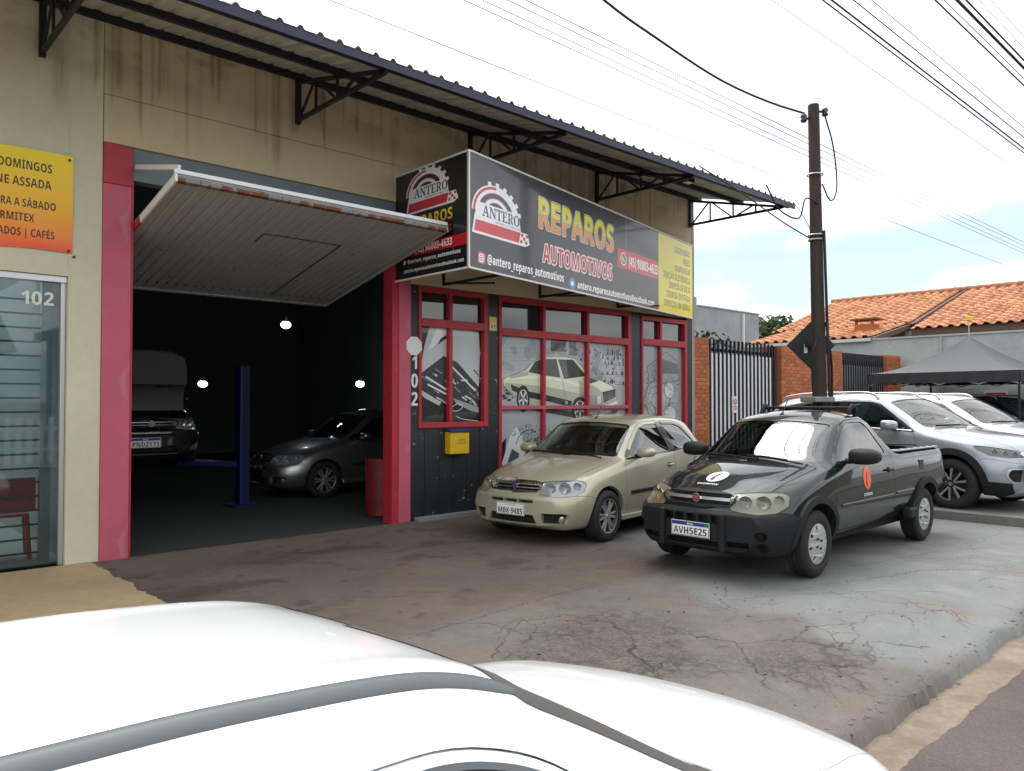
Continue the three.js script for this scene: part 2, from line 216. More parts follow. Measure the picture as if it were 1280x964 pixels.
// ================================================================ the workshop building
const M = {
  red: std({ roughness: .5, map: colourTex(512, 512, 1.6, 1.6, (u, v) => { const k = .8 + .35 * fbm(u * 5, v * 5, 4, 4, 5, 5) + .06 * (h2(u * 512, v * 512, 1) - .5), w = smooth(.70, .84, fbm(u * 22, v * 22, 14, 3, 22, 22)); return [mix(.40 * k, .45, w * .25), mix(.022 * k, .16, w * .25), mix(.036 * k, .16, w * .25)]; }) }),
  pink: std({ roughness: .6, map: colourTex(512, 512, 1.6, 1.6, (u, v) => { const k = .82 + .3 * fbm(u * 5, v * 5, 6, 4, 5, 5), w = smooth(.64, .80, fbm(u * 14, v * 5, 19, 4, 14, 5)); return [.50 * k, mix(.095, .16, w) * k, mix(.145, .20, w) * k]; }) }),
  dark: std({ roughness: .45, map: colourTex(512, 512, 2, 2, (u, v) => { const k = .8 + .4 * fbm(u * 4, v * 9, 8, 4, 4, 9), chip = smooth(.80, .84, fbm(u * 30, v * 30, 44, 3, 30, 30)); return [mix(.017 * k, .2, chip), mix(.020 * k, .2, chip), mix(.026 * k, .2, chip)]; }) }),
  steel: std({ color: lin(.016, .016, .030), roughness: .5, metalness: .3 }),
  blueSteel: std({ color: lin(.018, .020, .055), roughness: .5 }),
  rust: std({ roughness: .85, map: colourTex(256, 256, .8, .8, (u, v) => { const k = fbm(u * 10, v * 10, 3, 4, 10, 10); return k > .52 ? [.16 * k * 1.6, .055 * k * 1.6, .02 * k * 1.6] : [.2, .19, .18]; }) }),
  doorGrey: std({ roughness: .55, map: colourTex(512, 512, 3, 3, (u, v) => { const k = .8 + .3 * fbm(u * 6, v * 6, 77, 4, 6, 6), s = smooth(.80, .86, fbm(u * 34, v * 34, 9, 3, 34, 34)); return [mix(.40 * k, .08, s), mix(.42 * k, .06, s), mix(.42 * k, .05, s)]; }) }),
  white: std({ color: lin(.72, .73, .74), roughness: .5 }),
  lintel: std({ roughness: .6, map: colourTex(512, 128, 4, 1, (u, v) => { const k = .8 + .3 * fbm(u * 16, v * 4, 5, 4, 16, 4); return [.17 * k, .21 * k, .23 * k]; }) }),
  sheet: std({ roughness: .55, metalness: .25, map: colourTex(512, 256, 4, 2, (u, v) => { const k = .75 + .4 * fbm(u * 10, v * 5, 55, 4, 10, 5); return [.55 * k, .56 * k, .53 * k]; }) }),
  sheetTop: std({ color: lin(.03, .032, .075), roughness: .5 }),
  glassDark: phy({ color: lin(.012, .014, .016), roughness: .04, clearcoat: 1, clearcoatRoughness: .02 }),
  alu: std({ color: lin(.55, .56, .57), roughness: .35, metalness: .8 }),
  inWall: std({ color: lin(.20, .205, .20), roughness: .95 }),
  black: std({ color: lin(.012), roughness: .6 }),
};
// cream render with dirt runs under the canopy: real grime with streak outlines, in wall coordinates
const creamTex = (x0, x1, y0, y1, w, h, seed, strength, topDirt, base) => colourTex(w, h, x1 - x0, y1 - y0, (u, v) => {
  const x = x0 + u * (x1 - x0), y = y0 + v * (y1 - y0), n = fbm(x * 1.2, y * 1.2, seed, 5), f = fbm(x * 18, y * 18, seed + 5, 2);
  let c = base.map(k => k * (.84 + .24 * n + .08 * (f - .5)));
  const col = fbm(x * 7, 3.3, seed + 9, 4) * .6 + fbm(x * 26, 1.1, seed + 10, 3) * .4, run = smooth(.44, .80, col) * smooth(0, .3, 1.05 - (topDirt - y) / (.25 + 1.0 * vnoise(x * 9, 2, seed)));
  const blot = smooth(.5, .75, fbm(x * 3, y * 5, seed + 30, 4)) * smooth(topDirt - .75, topDirt, y);
  const d = clamp((run * .62 + blot * .42) * strength * (.55 + .7 * fbm(x * 30, y * 4, seed + 3, 3)));
  c = c.map((k, m) => mix(k, [.095, .078, .05][m], d)); return c;
}, false);
const wallUV = (g, x0, y0) => { const p = g.attributes.position, u = g.attributes.uv; for (let i = 0; i < p.count; i++) u.setXY(i, p.getX(i) - x0, p.getY(i) - y0); return g; };
const W = thing('workshop_building', 'single-storey car workshop with red framed windows, tilt-up door and corrugated canopy', 'building');
const mBeam = std({ map: creamTex(2.1, 12.3, 3.0, 5.4, 2048, 512, 3, 1.0, 5.35, [.58, .485, .305]), roughness: .85 });
const mSnack = std({ map: creamTex(-3.9, 2.3, 0, 5.4, 1024, 1024, 61, .75, 5.3, [.58, .555, .42]), roughness: .85 });
{
  const b = (...a) => wallUV(bx(...a), 2.1, 3.0);
  part('upper_wall', [b(2.2, 12.26, 4.61, 5.42, -.2, 0)], mBeam, W);
  part('concrete_panel', [wallUV(rbx(2.202, 5.69, 4.13, 4.603, -.2, .012, .006), 2.1, 3.0)], mBeam, W);
  part('upper_wall', [b(5.694, 12.26, 3.10, 4.607, -.2, 0)], mBeam, W);
  part('corner_post', [bx(12.262, 12.34, 0, 5.3, -.2, .004)], std({ color: lin(.33, .31, .28), roughness: .8 }), W);
  part('lintel', [bx(2.475, 5.69, 3.80, 4.126, -.18, -.02)], M.lintel, W);
  // door posts
  const p1 = sub('door_post', W); part('post_face', [rbx(2.20, 2.462, -.02, 3.72, -.2, .02, .008)], M.pink, p1); part('post_top', [rbx(2.201, 2.475, 3.722, 4.126, -.2, .018, .008)], M.red, p1); part('post_reveal', [bx(2.463, 2.485, -.01, 3.80, -.19, .005)], M.red, p1);
  const p2 = sub('door_post', W); part('post_face', [rbx(5.70, 5.88, 0, 3.79, -.2, .03, .008)], M.pink, p2); part('post_reveal', [bx(5.60, 5.699, 0, 3.79, -.19, .012)], M.red, p2);
  // black shop front around the windows
  const d = (name, ...a) => part(name, [bx(...a)], M.dark, W);
  d('shopfront_pier', 5.882, 6.015, -.02, 3.098, -.18, 0); d('shopfront_panel', 6.017, 7.22, -.02, 1.20, -.18, -.001); d('shopfront_pier', 7.222, 7.428, -.02, 3.098, -.18, 0); d('shopfront_pier', 10.452, 10.73, -.02, 3.098, -.18, 0); d('shopfront_pier', 12.09, 12.26, -.02, 3.098, -.18, 0); d('shopfront_panel', 7.43, 10.45, -.02, .42, -.18, -.001); d('shopfront_panel', 10.732, 12.088, -.02, .62, -.18, -.001);
  part('plinth', [rbx(5.95, 12.2, -.1, .05, .002, .11, .012)], std(concreteTex(.20, .215, .23, 61, 2)), W);
  // vertical battens of the dark panel under the first window
  for (let k = 0; k < 5; k++) part('panel_batten', [bx(6.12 + k * .24, 6.135 + k * .24, 0, 1.19, 0, .006)], M.dark, W);
}
// ---------------------------------------------------------------- printed window film
const ink = (c, w) => { c.strokeStyle = '#1a1a1c'; c.lineWidth = w; c.lineCap = 'round'; c.lineJoin = 'round'; };
const poly = (c, pts, fill, w, h) => { c.beginPath(); pts.forEach((p, i) => i ? c.lineTo(p[0] * w, p[1] * h) : c.moveTo(p[0] * w, p[1] * h)); c.closePath(); c.fillStyle = fill; c.fill(); };
function grain(c, w, h, seed, n, a) { const R = rng(seed); for (let k = 0; k < n; k++) { c.fillStyle = `rgba(${R() < .5 ? '20,20,22' : '235,235,230'},${a * R()})`; const s = 1 + R() * 5; c.fillRect(R() * w, R() * h, s * (1 + R() * 3), s * .7); } }
const coupeTex = canvas(1536, 1024, (c, w, h) => { // upper two thirds: a vintage coupe in a garage; lower third: brush sketch
  const H = h * .60; const g = c.createLinearGradient(0, 0, 0, H); g.addColorStop(0, '#aeb6bb'); g.addColorStop(.5, '#b9c0c3'); g.addColorStop(1, '#9aa1a4'); c.fillStyle = g; c.fillRect(0, 0, w, h);
  const P = (pts, f) => poly(c, pts, f, w, H); const R = rng(3);
  // back wall things
  P([[.38, .02], [.50, .02], [.50, .16], [.38, .16]], '#44484a'); P([[.52, .02], [.58, .02], [.58, .2], [.52, .2]], '#5a5f60'); for (let k = 0; k < 40; k++) { c.fillStyle = R() < .5 ? '#3a3d3f' : '#8b9090'; c.fillRect((.38 + R() * .2) * w, R() * .18 * H, 6 + R() * 26, 4 + R() * 16); }
  for (let r = 0; r < 4; r++) { c.fillStyle = '#7a8081'; c.fillRect(.80 * w, (.16 + r * .13) * H, .2 * w, 5); for (let k = 0; k < 16; k++) { c.fillStyle = ['#2a2c2e', '#5b6062', '#9aa0a0', '#d8dad8'][R() * 4 | 0]; const hh = 12 + R() * 44; c.fillRect((.80 + R() * .19) * w, (.16 + r * .13) * H - hh, 5 + R() * 18, hh); } }
  for (let k = 0; k < 70; k++) { c.fillStyle = `rgba(${R() < .5 ? '40,44,48' : '220,226,228'},${.05 + .14 * R()})`; c.beginPath(); c.ellipse(R() * w, R() * .7 * H, 20 + R() * 130, 14 + R() * 70, R() * 3, 0, 7); c.fill(); }
  for (let k = 0; k < 90; k++) { const x = (.60 + R() * .38) * w, y = (.05 + R() * .5) * H; c.fillStyle = ['#3a3e41', '#6a7073', '#8e9598', '#d6dadb'][R() * 4 | 0]; c.fillRect(x, y, 3 + R() * 22, 3 + R() * 30); }
  c.strokeStyle = '#6d7477'; c.lineWidth = 3; for (let k = 0; k < 14; k++) { c.beginPath(); c.moveTo(0, (.06 + k * .05) * H); c.lineTo(.36 * w, (.03 + k * .05) * H); c.globalAlpha = .25; c.stroke(); c.globalAlpha = 1; }
  // floor
  P([[0, .72], [.3, .86], [1, .8], [1, 1], [0, 1]], '#a7acad'); grain(c, w, H, 5, 900, .16);
  for (let k = 0; k < 26; k++) { c.fillStyle = '#26282a'; c.fillRect(R() * .11 * w, (.62 + R() * .14) * H, 8 + R() * 40, 4 + R() * 14); }
  // shadow under the car in the print
  P([[.16, .86], [.6, 1], [.9, .97], [.94, .9], [.6, .86]], '#3c4041');
  // body
  c.beginPath(); const q = [[.045, .60], [.035, .53], [.07, .495], [.13, .45], [.20, .40], [.25, .30], [.31, .25], [.40, .222], [.50, .222], [.57, .238], [.63, .34], [.69, .455], [.78, .50], [.88, .57], [.92, .63], [.925, .78], [.87, .93], [.77, .965], [.68, .95], [.54, .91], [.24, .83], [.10, .70]]; q.forEach((p, i) => i ? c.lineTo(p[0] * w, p[1] * H) : c.moveTo(p[0] * w, p[1] * H)); c.closePath(); const bg = c.createLinearGradient(0, .2 * H, 0, .95 * H); bg.addColorStop(0, '#eef0d2'); bg.addColorStop(.5, '#e3e6cd'); bg.addColorStop(1, '#c9ccbd'); c.fillStyle = bg; c.fill(); ink(c, 3); c.stroke();
  // printed shading of the bodywork
  { c.save(); c.clip(); const sh = (pts, col, a) => { c.globalAlpha = a; poly(c, pts, col, w, H); c.globalAlpha = 1; }; sh([[.05, .56], [.35, .60], [.60, .68], [.92, .74], [.92, .99], [.05, .85]], '#6f7468', .35); sh([[.05, .50], [.30, .47], [.48, .50], [.66, .58], [.66, .61], [.48, .53], [.30, .50], [.05, .53]], '#fbfbf0', .8); sh([[.60, .52], [.70, .56], [.80, .66], [.79, .98], [.62, .98]], '#55594f', .28); sh([[.66, .47], [.80, .52], [.90, .60], [.80, .64], [.70, .55]], '#fdfdf4', .55); sh([[.10, .45], [.22, .42], [.21, .47], [.08, .52]], '#7a7f72', .4); for (let k = 0; k < 50; k++) { c.globalAlpha = .06 + .08 * R(); c.fillStyle = R() < .6 ? '#333' : '#fff'; c.fillRect((.05 + R() * .86) * w, (.3 + R() * .65) * H, 20 + R() * 140, 2 + R() * 8); } c.globalAlpha = 1; c.restore(); }
  P([[.215, .43], [.262, .30], [.318, .262], [.325, .46]], '#4a4e50'); P([[.34, .465], [.345, .262], [.425, .256], [.455, .485]], '#63686a'); P([[.437, .26], [.555, .252], [.665, .455], [.485, .50]], '#3a3e42'); P([[.44, .27], [.50, .262], [.52, .48], [.487, .49]], '#6b7072');
  P([[.63, .50], [.70, .47], [.77, .51], [.70, .55]], '#56595a'); // bonnet scoops
  P([[.09, .58], [.20, .655], [.34, .70], [.545, .775], [.54, .85], [.34, .775], [.20, .73], [.10, .65]], '#2a2d2f'); c.fillStyle = '#e8e9e0'; c.font = 'bold 34px sans-serif'; c.fillText('SS', .49 * w, .815 * H);
  // nose
  P([[.80, .66], [.915, .615], [.918, .72], [.81, .80]], '#2e3133'); ink(c, 3); c.strokeStyle = '#9da2a3'; for (let k = 1; k < 5; k++) { c.beginPath(); c.moveTo(.802 * w, (.66 + k * .028) * H); c.lineTo(.916 * w, (.615 + k * .022) * H); c.stroke(); } c.beginPath(); c.moveTo(.86 * w, .64 * H); c.lineTo(.862 * w, .765 * H); c.stroke();
  P([[.755, .72], [.785, .70], [.79, .80], [.76, .82]], '#d9dcd9'); P([[.76, .87], [.93, .77], [.935, .81], [.77, .915]], '#e4e6e2'); c.strokeStyle = '#222'; c.strokeRect(.80 * w, .86 * H, .03 * w, .06 * H);
  const wheel = (x, y, rx, ry) => { const e = (f, s) => { c.fillStyle = f; c.beginPath(); c.ellipse(x * w, y * H, rx * s * w, ry * s * H, 0, 0, 7); c.fill(); }; e('#17181a', 1.06); e('#25282a', .95); e('#c9cdcd', .74); e('#4a4e50', .66); c.strokeStyle = '#dfe2e2'; c.lineWidth = 14; for (let k = 0; k < 5; k++) { const a = k * 1.2566 + .3; c.beginPath(); c.moveTo(x * w, y * H); c.lineTo(x * w + Math.cos(a) * rx * .68 * w, y * H + Math.sin(a) * ry * .68 * H); c.stroke(); } e('#9da2a3', .2); };
  wheel(.178, .75, .044, .15); wheel(.612, .885, .064, .155);
  ink(c, 2.5); c.beginPath(); c.moveTo(.335 * w, .25 * H); c.lineTo(.33 * w, .75 * H); c.stroke(); c.beginPath(); c.moveTo(.47 * w, .49 * H); c.lineTo(.5 * w, .84 * H); c.stroke();
  // lower third
  c.fillStyle = '#a3abaf'; c.fillRect(0, H, w, h - H); grain(c, w, h, 8, 1400, .16); const S = (pts, f) => poly(c, pts.map(p => [p[0], .6 + p[1] * .4]), f, w, h);
  S([[.0, .62], [.03, .4], [.06, .3], [.05, .7], [.12, .95], [.1, 1], [0, 1]], '#1c1d1f'); S([[.03, .75], [.09, .25], [.13, .12], [.17, .3], [.19, .7], [.14, .98], [.06, .98]], '#d9dcdd'); S([[.06, .8], [.1, .5], [.15, .6], [.13, .9]], '#55595b'); S([[.2, .55], [.28, .42], [.31, .7], [.26, .98], [.2, .98]], '#26282a');
  const Q = rng(17); for (let k = 0; k < 420; k++) { const a = Q() * 3.2 - 2.6, r = .03 + Q() * .16; c.fillStyle = `rgba(25,26,28,${.25 + .6 * Q()})`; c.beginPath(); c.arc((.24 + Math.cos(a) * r) * w, (.6 + .4 * (.45 + Math.sin(a) * r * 2.0)) * h, 1 + Q() * 5, 0, 7); c.fill(); }
  ink(c, 6); c.beginPath(); c.arc(.22 * w, .82 * h, 150, 3.5, 5.2); c.stroke();
  S([[.55, .55], [.75, .45], [.98, .5], [.98, .98], [.6, .98]], '#9ba1a3'); for (let k = 0; k < 120; k++) { c.fillStyle = `rgba(30,32,34,${.5 * Q()})`; c.fillRect((.5 + Q() * .5) * w, (.8 + Q() * .2) * h, 4 + Q() * 60, 2 + Q() * 10); }
});
const engineBayTex = canvas(768, 1024, (c, w, h) => {
  c.fillStyle = '#141517'; c.fillRect(0, 0, w, h); const P = (pts, f) => poly(c, pts, f, w, h), R = rng(9);
  P([[.18, .0], [.55, 0], [.98, .02], [1, .25], [.98, .62], [.62, .36], [.40, .30], [.12, .45], [.02, .52], [.10, .20]], '#c3c9cb'); P([[.30, .0], [.50, 0], [.48, .06], [.22, .22], [.16, .24]], '#e7eaea'); P([[.35, .12], [.50, .05], [.50, .08], [.30, .19]], '#25282a');
  P([[.06, .48], [.42, .31], [.62, .37], [.98, .62], [.98, .86], [.60, .74], [.30, .80], [.06, .62]], '#33373a');
  for (let k = 0; k < 60; k++) { c.save(); c.translate((.12 + R() * .85) * w, (.42 + R() * .36) * h); c.rotate(.65 + (R() - .5) * .5); const v = [40, 75, 120, 170, 215][R() * 5 | 0]; c.fillStyle = `rgb(${v},${v + 4},${v + 6})`; c.fillRect(0, 0, 16 + R() * 100, 4 + R() * 16); c.restore(); }
  c.strokeStyle = '#dfe3e4'; c.lineWidth = 20; for (const [a, b] of [[[.52, .40], [.92, .66]], [[.12, .52], [.46, .66]], [[.15, .60], [.50, .72]]]) { c.beginPath(); c.moveTo(a[0] * w, a[1] * h); c.lineTo(b[0] * w, b[1] * h); c.stroke(); } c.strokeStyle = '#3fa3c4'; c.lineWidth = 10; c.beginPath(); c.moveTo(.06 * w, .52 * h); c.lineTo(.22 * w, .58 * h); c.stroke();
  P([[0, .58], [.06, .66], [.30, .76], [.36, .78], [.33, .82], [.10, .74], [0, .66]], '#b9bfc1'); P([[.55, .74], [.98, .84], [.98, .9], [.85, .88], [.60, .80]], '#9aa0a3'); c.strokeStyle = '#c9ced0'; c.lineWidth = 8; c.beginPath(); c.ellipse(.62 * w, .84 * h, 70, 36, -.3, 0, 7); c.stroke(); c.beginPath(); c.moveTo(.60 * w, .93 * h); c.bezierCurveTo(.7 * w, .98 * h, .8 * w, .97 * h, .97 * w, .99 * h); c.stroke(); grain(c, w, h, 4, 900, .13);
});
const engineTex = canvas(512, 1024, (c, w, h) => {
  c.fillStyle = '#9da6a8'; c.fillRect(0, 0, w, h); grain(c, w, h, 31, 700, .18); const R = rng(29); ink(c, 4);
  poly(c, [[.18, .20], [.62, .05], [.92, .14], [.95, .32], [.55, .36], [.2, .34]], '#9aa3a2', w, h); c.stroke(); poly(c, [[.50, .12], [.9, .16], [.92, .26], [.52, .26]], '#6c7473', w, h);
  for (const [x, y, r] of [[.40, .52, .30], [.40, .52, .22], [.40, .52, .12], [.22, .64, .14], [.70, .42, .12], [.72, .66, .14]]) { c.beginPath(); c.ellipse(x * w, y * h, r * w, r * w * 1.25, 0, 0, 7); c.fillStyle = ['#aab3b2', '#d0d6d5', '#8c9493'][R() * 3 | 0]; c.fill(); c.stroke(); }
  c.lineWidth = 3; for (let k = 0; k < 420; k++) { const a = R() * 6.3, r = (.22 + R() * .26) * w, x = .45 * w + Math.cos(a) * r, y = .48 * h + Math.sin(a) * r * 1.35; c.strokeStyle = `rgba(25,28,28,${.4 + .6 * R()})`; c.beginPath(); c.moveTo(x, y); c.lineTo(x + (R() - .5) * 60, y + (R() - .5) * 60); c.stroke(); } for (let k = 0; k < 30; k++) { c.strokeStyle = '#2b2f2f'; c.beginPath(); const a = 2.2 + k * .1; c.arc((.12 + .02 * (k % 2)) * w + 60 * Math.cos(a) + 60, (.40 + k * .012) * h, 6, 0, 7); c.stroke(); }
});
function windowUnit(x0, x1, y0, y1, cols, rows, tex, texRect, frameW, uppers) {
  // cols: mullion centres; rows: rail centres (bottom to top); top row is plain dark glass
  const g = sub('window', W), z0 = -.10, z1 = .022, xs = [x0 + frameW / 2, ...cols, x1 - frameW / 2], ys = [y0 + frameW / 2, ...rows, y1 - frameW / 2];
  const fr = [rbx(x0, x0 + frameW * .6, y0, y1, z0, z1, .006), rbx(x1 - frameW, x1, y0, y1, z0, z1, .006), rbx(x0 + frameW * .6, x1 - frameW, y0, y0 + frameW, z0, z1 - .002, .006), rbx(x0 + frameW * .6, x1 - frameW, y1 - frameW, y1, z0, z1 - .002, .006)];
  part('frame', fr, M.red, g);
  for (const c of cols) part('mullion', [rbx(c - .028, c + .028, y0 + frameW, y1 - frameW, z0 + .02, z1 - .006, .006)], M.red, g);
  rows.forEach((r, i) => { const t = i === rows.length - 1 ? .055 : .028; part('rail', [rbx(x0 + frameW * .6, x1 - frameW, r - t, r + t, z0 + .02, z1 + (t > .05 ? .008 : -.004), .006)], t > .05 ? M.red : M.pink, g); });
  const pm = phy({ map: tex, roughness: .32, clearcoat: .7, clearcoatRoughness: .03 });
  for (let i = 0; i + 1 < xs.length; i++) for (let j = 0; j + 1 < ys.length; j++) {
    const top = j === ys.length - 2, [a, b, c, d] = [xs[i], xs[i + 1], ys[j], ys[j + 1]];
    const q = bx(a, b, c, d, -.062, -.056);
    if (top) part('pane', q, uppers, g); else { const p = q.attributes.position, u = q.attributes.uv; for (let k = 0; k < p.count; k++) u.setXY(k, (p.getX(k) - texRect[0]) / (texRect[1] - texRect[0]), (p.getY(k) - texRect[2]) / (texRect[3] - texRect[2])); part('pane', q, pm, g); }
  }
  part('window_backing', [bx(x0 + .02, x1 - .02, y0 + .02, y1 - .02, -.17, -.15)], M.black, g);
}
windowUnit(6.017, 7.22, 1.205, 3.092, [6.555], [2.61], engineBayTex, [6.05, 7.13, 1.27, 2.57], .075, M.glassDark);
windowUnit(7.432, 10.45, .425, 3.092, [8.36, 9.36], [1.47, 2.57], coupeTex, [7.46, 10.36, .45, 2.54], .085, M.glassDark);
windowUnit(10.732, 12.088, .625, 3.055, [11.30], [2.60], engineTex, [10.77, 12.0, .68, 2.55], .08, M.glassDark);
// ---------------------------------------------------------------- canopy
{
  const C = sub('canopy', W), zt = z => 5.40 - .243 * z, X0 = -4.2, X1 = 12.52, Z1 = 1.93;
  // corrugated sheets, trapezoidal ribs every 0.2 m, ten sheets of one metre overlapping by a rib
  const prof = []; for (let k = 0; k <= 6; k++) { const x = k * .2; prof.push([x, 0], [x + .075, 0], [x + .1, .032], [x + .13, .032], [x + .155, 0]); } 
  const sheet = (() => { const P = prof.filter(p => p[0] <= 1.2), pos = [], idx = [], n = P.length; [[0, zt(-.1), -.1], [0, zt(Z1), Z1]].forEach(([_, y, z]) => P.forEach(p => pos.push(p[0], y + p[1], z))); [[0, zt(-.1), -.1], [0, zt(Z1), Z1]].forEach(([_, y, z]) => P.forEach(p => pos.push(p[0], y + p[1] - .004, z))); for (let i = 0; i + 1 < n; i++) { idx.push(i, n + i, i + 1, n + i, n + i + 1, i + 1); const o = 2 * n; idx.push(o + i, o + i + 1, o + n + i, o + n + i, o + i + 1, o + n + i + 1); idx.push(n + i, o + n + i, n + i + 1, o + n + i, o + n + i + 1, n + i + 1); } const g = new THREE.BufferGeometry(); g.setAttribute('position', new THREE.Float32BufferAttribute(pos, 3)); g.setIndex(idx); const ng = g.toNonIndexed(); ng.computeVertexNormals(); return uvm(ng); })();
  for (let k = 0; k < 17; k++) { const m = part('roof_sheet', sheet, M.sheet, C); m.position.set(X0 + k * 1.0 - .2, (k % 2) * .006, 0); if (k === 16) m.scale.x = .76; }
  const rail = (z, w, h, name, mat) => { const g = bar(V(X0, zt(z) - h / 2 - .004, z), V(X1, zt(z) - h / 2 - .004, z), w, h); part(name, g, mat, C); };
  rail(.04, .05, .075, 'purlin', M.steel); rail(.92, .05, .075, 'purlin', M.steel); rail(1.80, .05, .075, 'purlin', M.steel); rail(1.915, .012, .085, 'eave_trim', M.blueSteel);
  // ridge capping of ribs seen along the edge
  for (const x of [-.96, 1.66, 4.27, 6.88, 9.56, 12.2]) {
    const b = (p, q, w = .032) => bar(V(x, p[1], p[0]), V(x, q[1], q[0]), w, w), t = z => zt(z) - .10, bo = z => mix(4.845, zt(1.86) - .11, z / 1.86);
    const list = [bx(x - .028, x + .028, 4.80, 5.36, .002, .05), b([.03, t(.03)], [1.88, t(1.88)], .04), b([.03, bo(.03)], [1.86, bo(1.86)], .04)];
    const zs = [.03, .44, .50, .92, .98, 1.40];
    list.push(b([.05, bo(.05)], [.42, t(.42)], .024), b([.45, t(.45)], [.45, bo(.45)], .024), b([.48, t(.48)], [.90, bo(.90)], .024), b([.92, t(.92)], [.92, bo(.92)], .024), b([.96, bo(.96)], [1.32, t(1.32)], .024), b([1.36, t(1.36)], [1.36, bo(1.36)], .024));
    part('bracket', list, x > 12 ? M.blueSteel : M.steel, C);
  }
}
// ---------------------------------------------------------------- tilt-up door, bottom edge swung out and up
{
  const D = sub('tilt_door', W, 'tilt-up garage door of grey slats with a wicket outline'), a = V(0, 3.585, 1.16), b = V(0, 2.955, -1.72), L = a.distanceTo(b), X0 = 2.51, X1 = 5.585;
  const ang = Math.atan2(a.y - b.y, a.z - b.z); D.position.set(0, a.y, a.z); D.rotation.x = 0;
  const place = g => { g.rotateX(-ang); return g; }; // local: z runs 0 (outer edge) to -L (inner edge)
  const n = 27, pitch = (X1 - X0) / n; const slat = (() => { const g = bx(0, pitch, -.022, 0, -L + .05, -.05); return g; })();
  for (let k = 0; k < n; k++) { // each slat a shallow folded strip
    const x = X0 + k * pitch, P = [[0, 0], [.012, -.016], [pitch - .022, -.016], [pitch - .008, 0], [pitch, 0]], pos = [], idx = []; [-.06, -L + .06].forEach(z => P.forEach(p => pos.push(x + p[0], p[1], z))); for (let i = 0; i < 4; i++) idx.push(i, i + 1, 5 + i, 5 + i, i + 1, 6 + i); const g = new THREE.BufferGeometry(); g.setAttribute('position', new THREE.Float32BufferAttribute(pos, 3)); g.setIndex(idx); const q = g.toNonIndexed(); q.computeVertexNormals(); uvm(q); part('slat', place(q), M.doorGrey, D);
  }
  part('skin', place(bx(X0, X1, .004, .010, -L, 0)), M.doorGrey, D);
  part('rusty_rail', place(bx(X0, X1, -.03, .006, -.055, 0)), M.rust, D); part('inner_rail', place(bx(X0, X1, -.03, .003, -L, -L + .055)), M.doorGrey, D);
  part('side_rail', [place(bx(X0 - .02, X0, -.035, .04, -1.0, 0))], M.white, D); part('side_rail', [place(bx(X0 - .02, X0, -.035, .04, -L, -1.01))], M.red, D); part('side_rail', [place(bx(X1, X1 + .02, -.035, .04, -L, 0))], M.doorGrey, D);
  part('edge_capping', [place(bx(X0 - .02, X1 + .02, .045, .085, -.03, .0))], M.white, D); part('outer_skin', [place(bx(X0 - .02, X1 + .02, .036, .044, -L, -.032))], M.white, D);
  part('wicket_outline', [place(bx(3.72, 4.66, -.021, -.015, -.86, -.85)), place(bx(4.655, 4.668, -.021, -.015, -2.7, -.86)), place(bx(3.715, 3.728, -.021, -.015, -1.1, -.86))], M.steel, D);
  // pivot arms and counterweight guides along the posts
  part('pivot_arm', [bar(V(2.505, -1.2 + .9, -1.9), V(2.505, -.35, -1.3), .03, .05)], M.steel, D);
  part('top_rail', [bar(V(2.5, .34, -1.12), V(2.53, .10, -.02), .03, .045)], M.white, D);
}
// ---------------------------------------------------------------- workshop hall
{
  const g = (name, ...a) => part(name, [bx(...a)], M.inWall, W);
  g('hall_wall', 2.02, 2.18, 0, 5.3, -15.0, -.21); g('hall_wall', 12.0, 12.2, 0, 5.3, -15.0, -.21); g('hall_wall', 2.02, 12.2, 0, 5.3, -15.2, -15.01); g('hall_ceiling', 2.02, 12.25, 5.30, 5.40, -15.2, -.11); g('hall_wall', 5.9, 12.0, 0, 5.29, -.35, -.21);
}
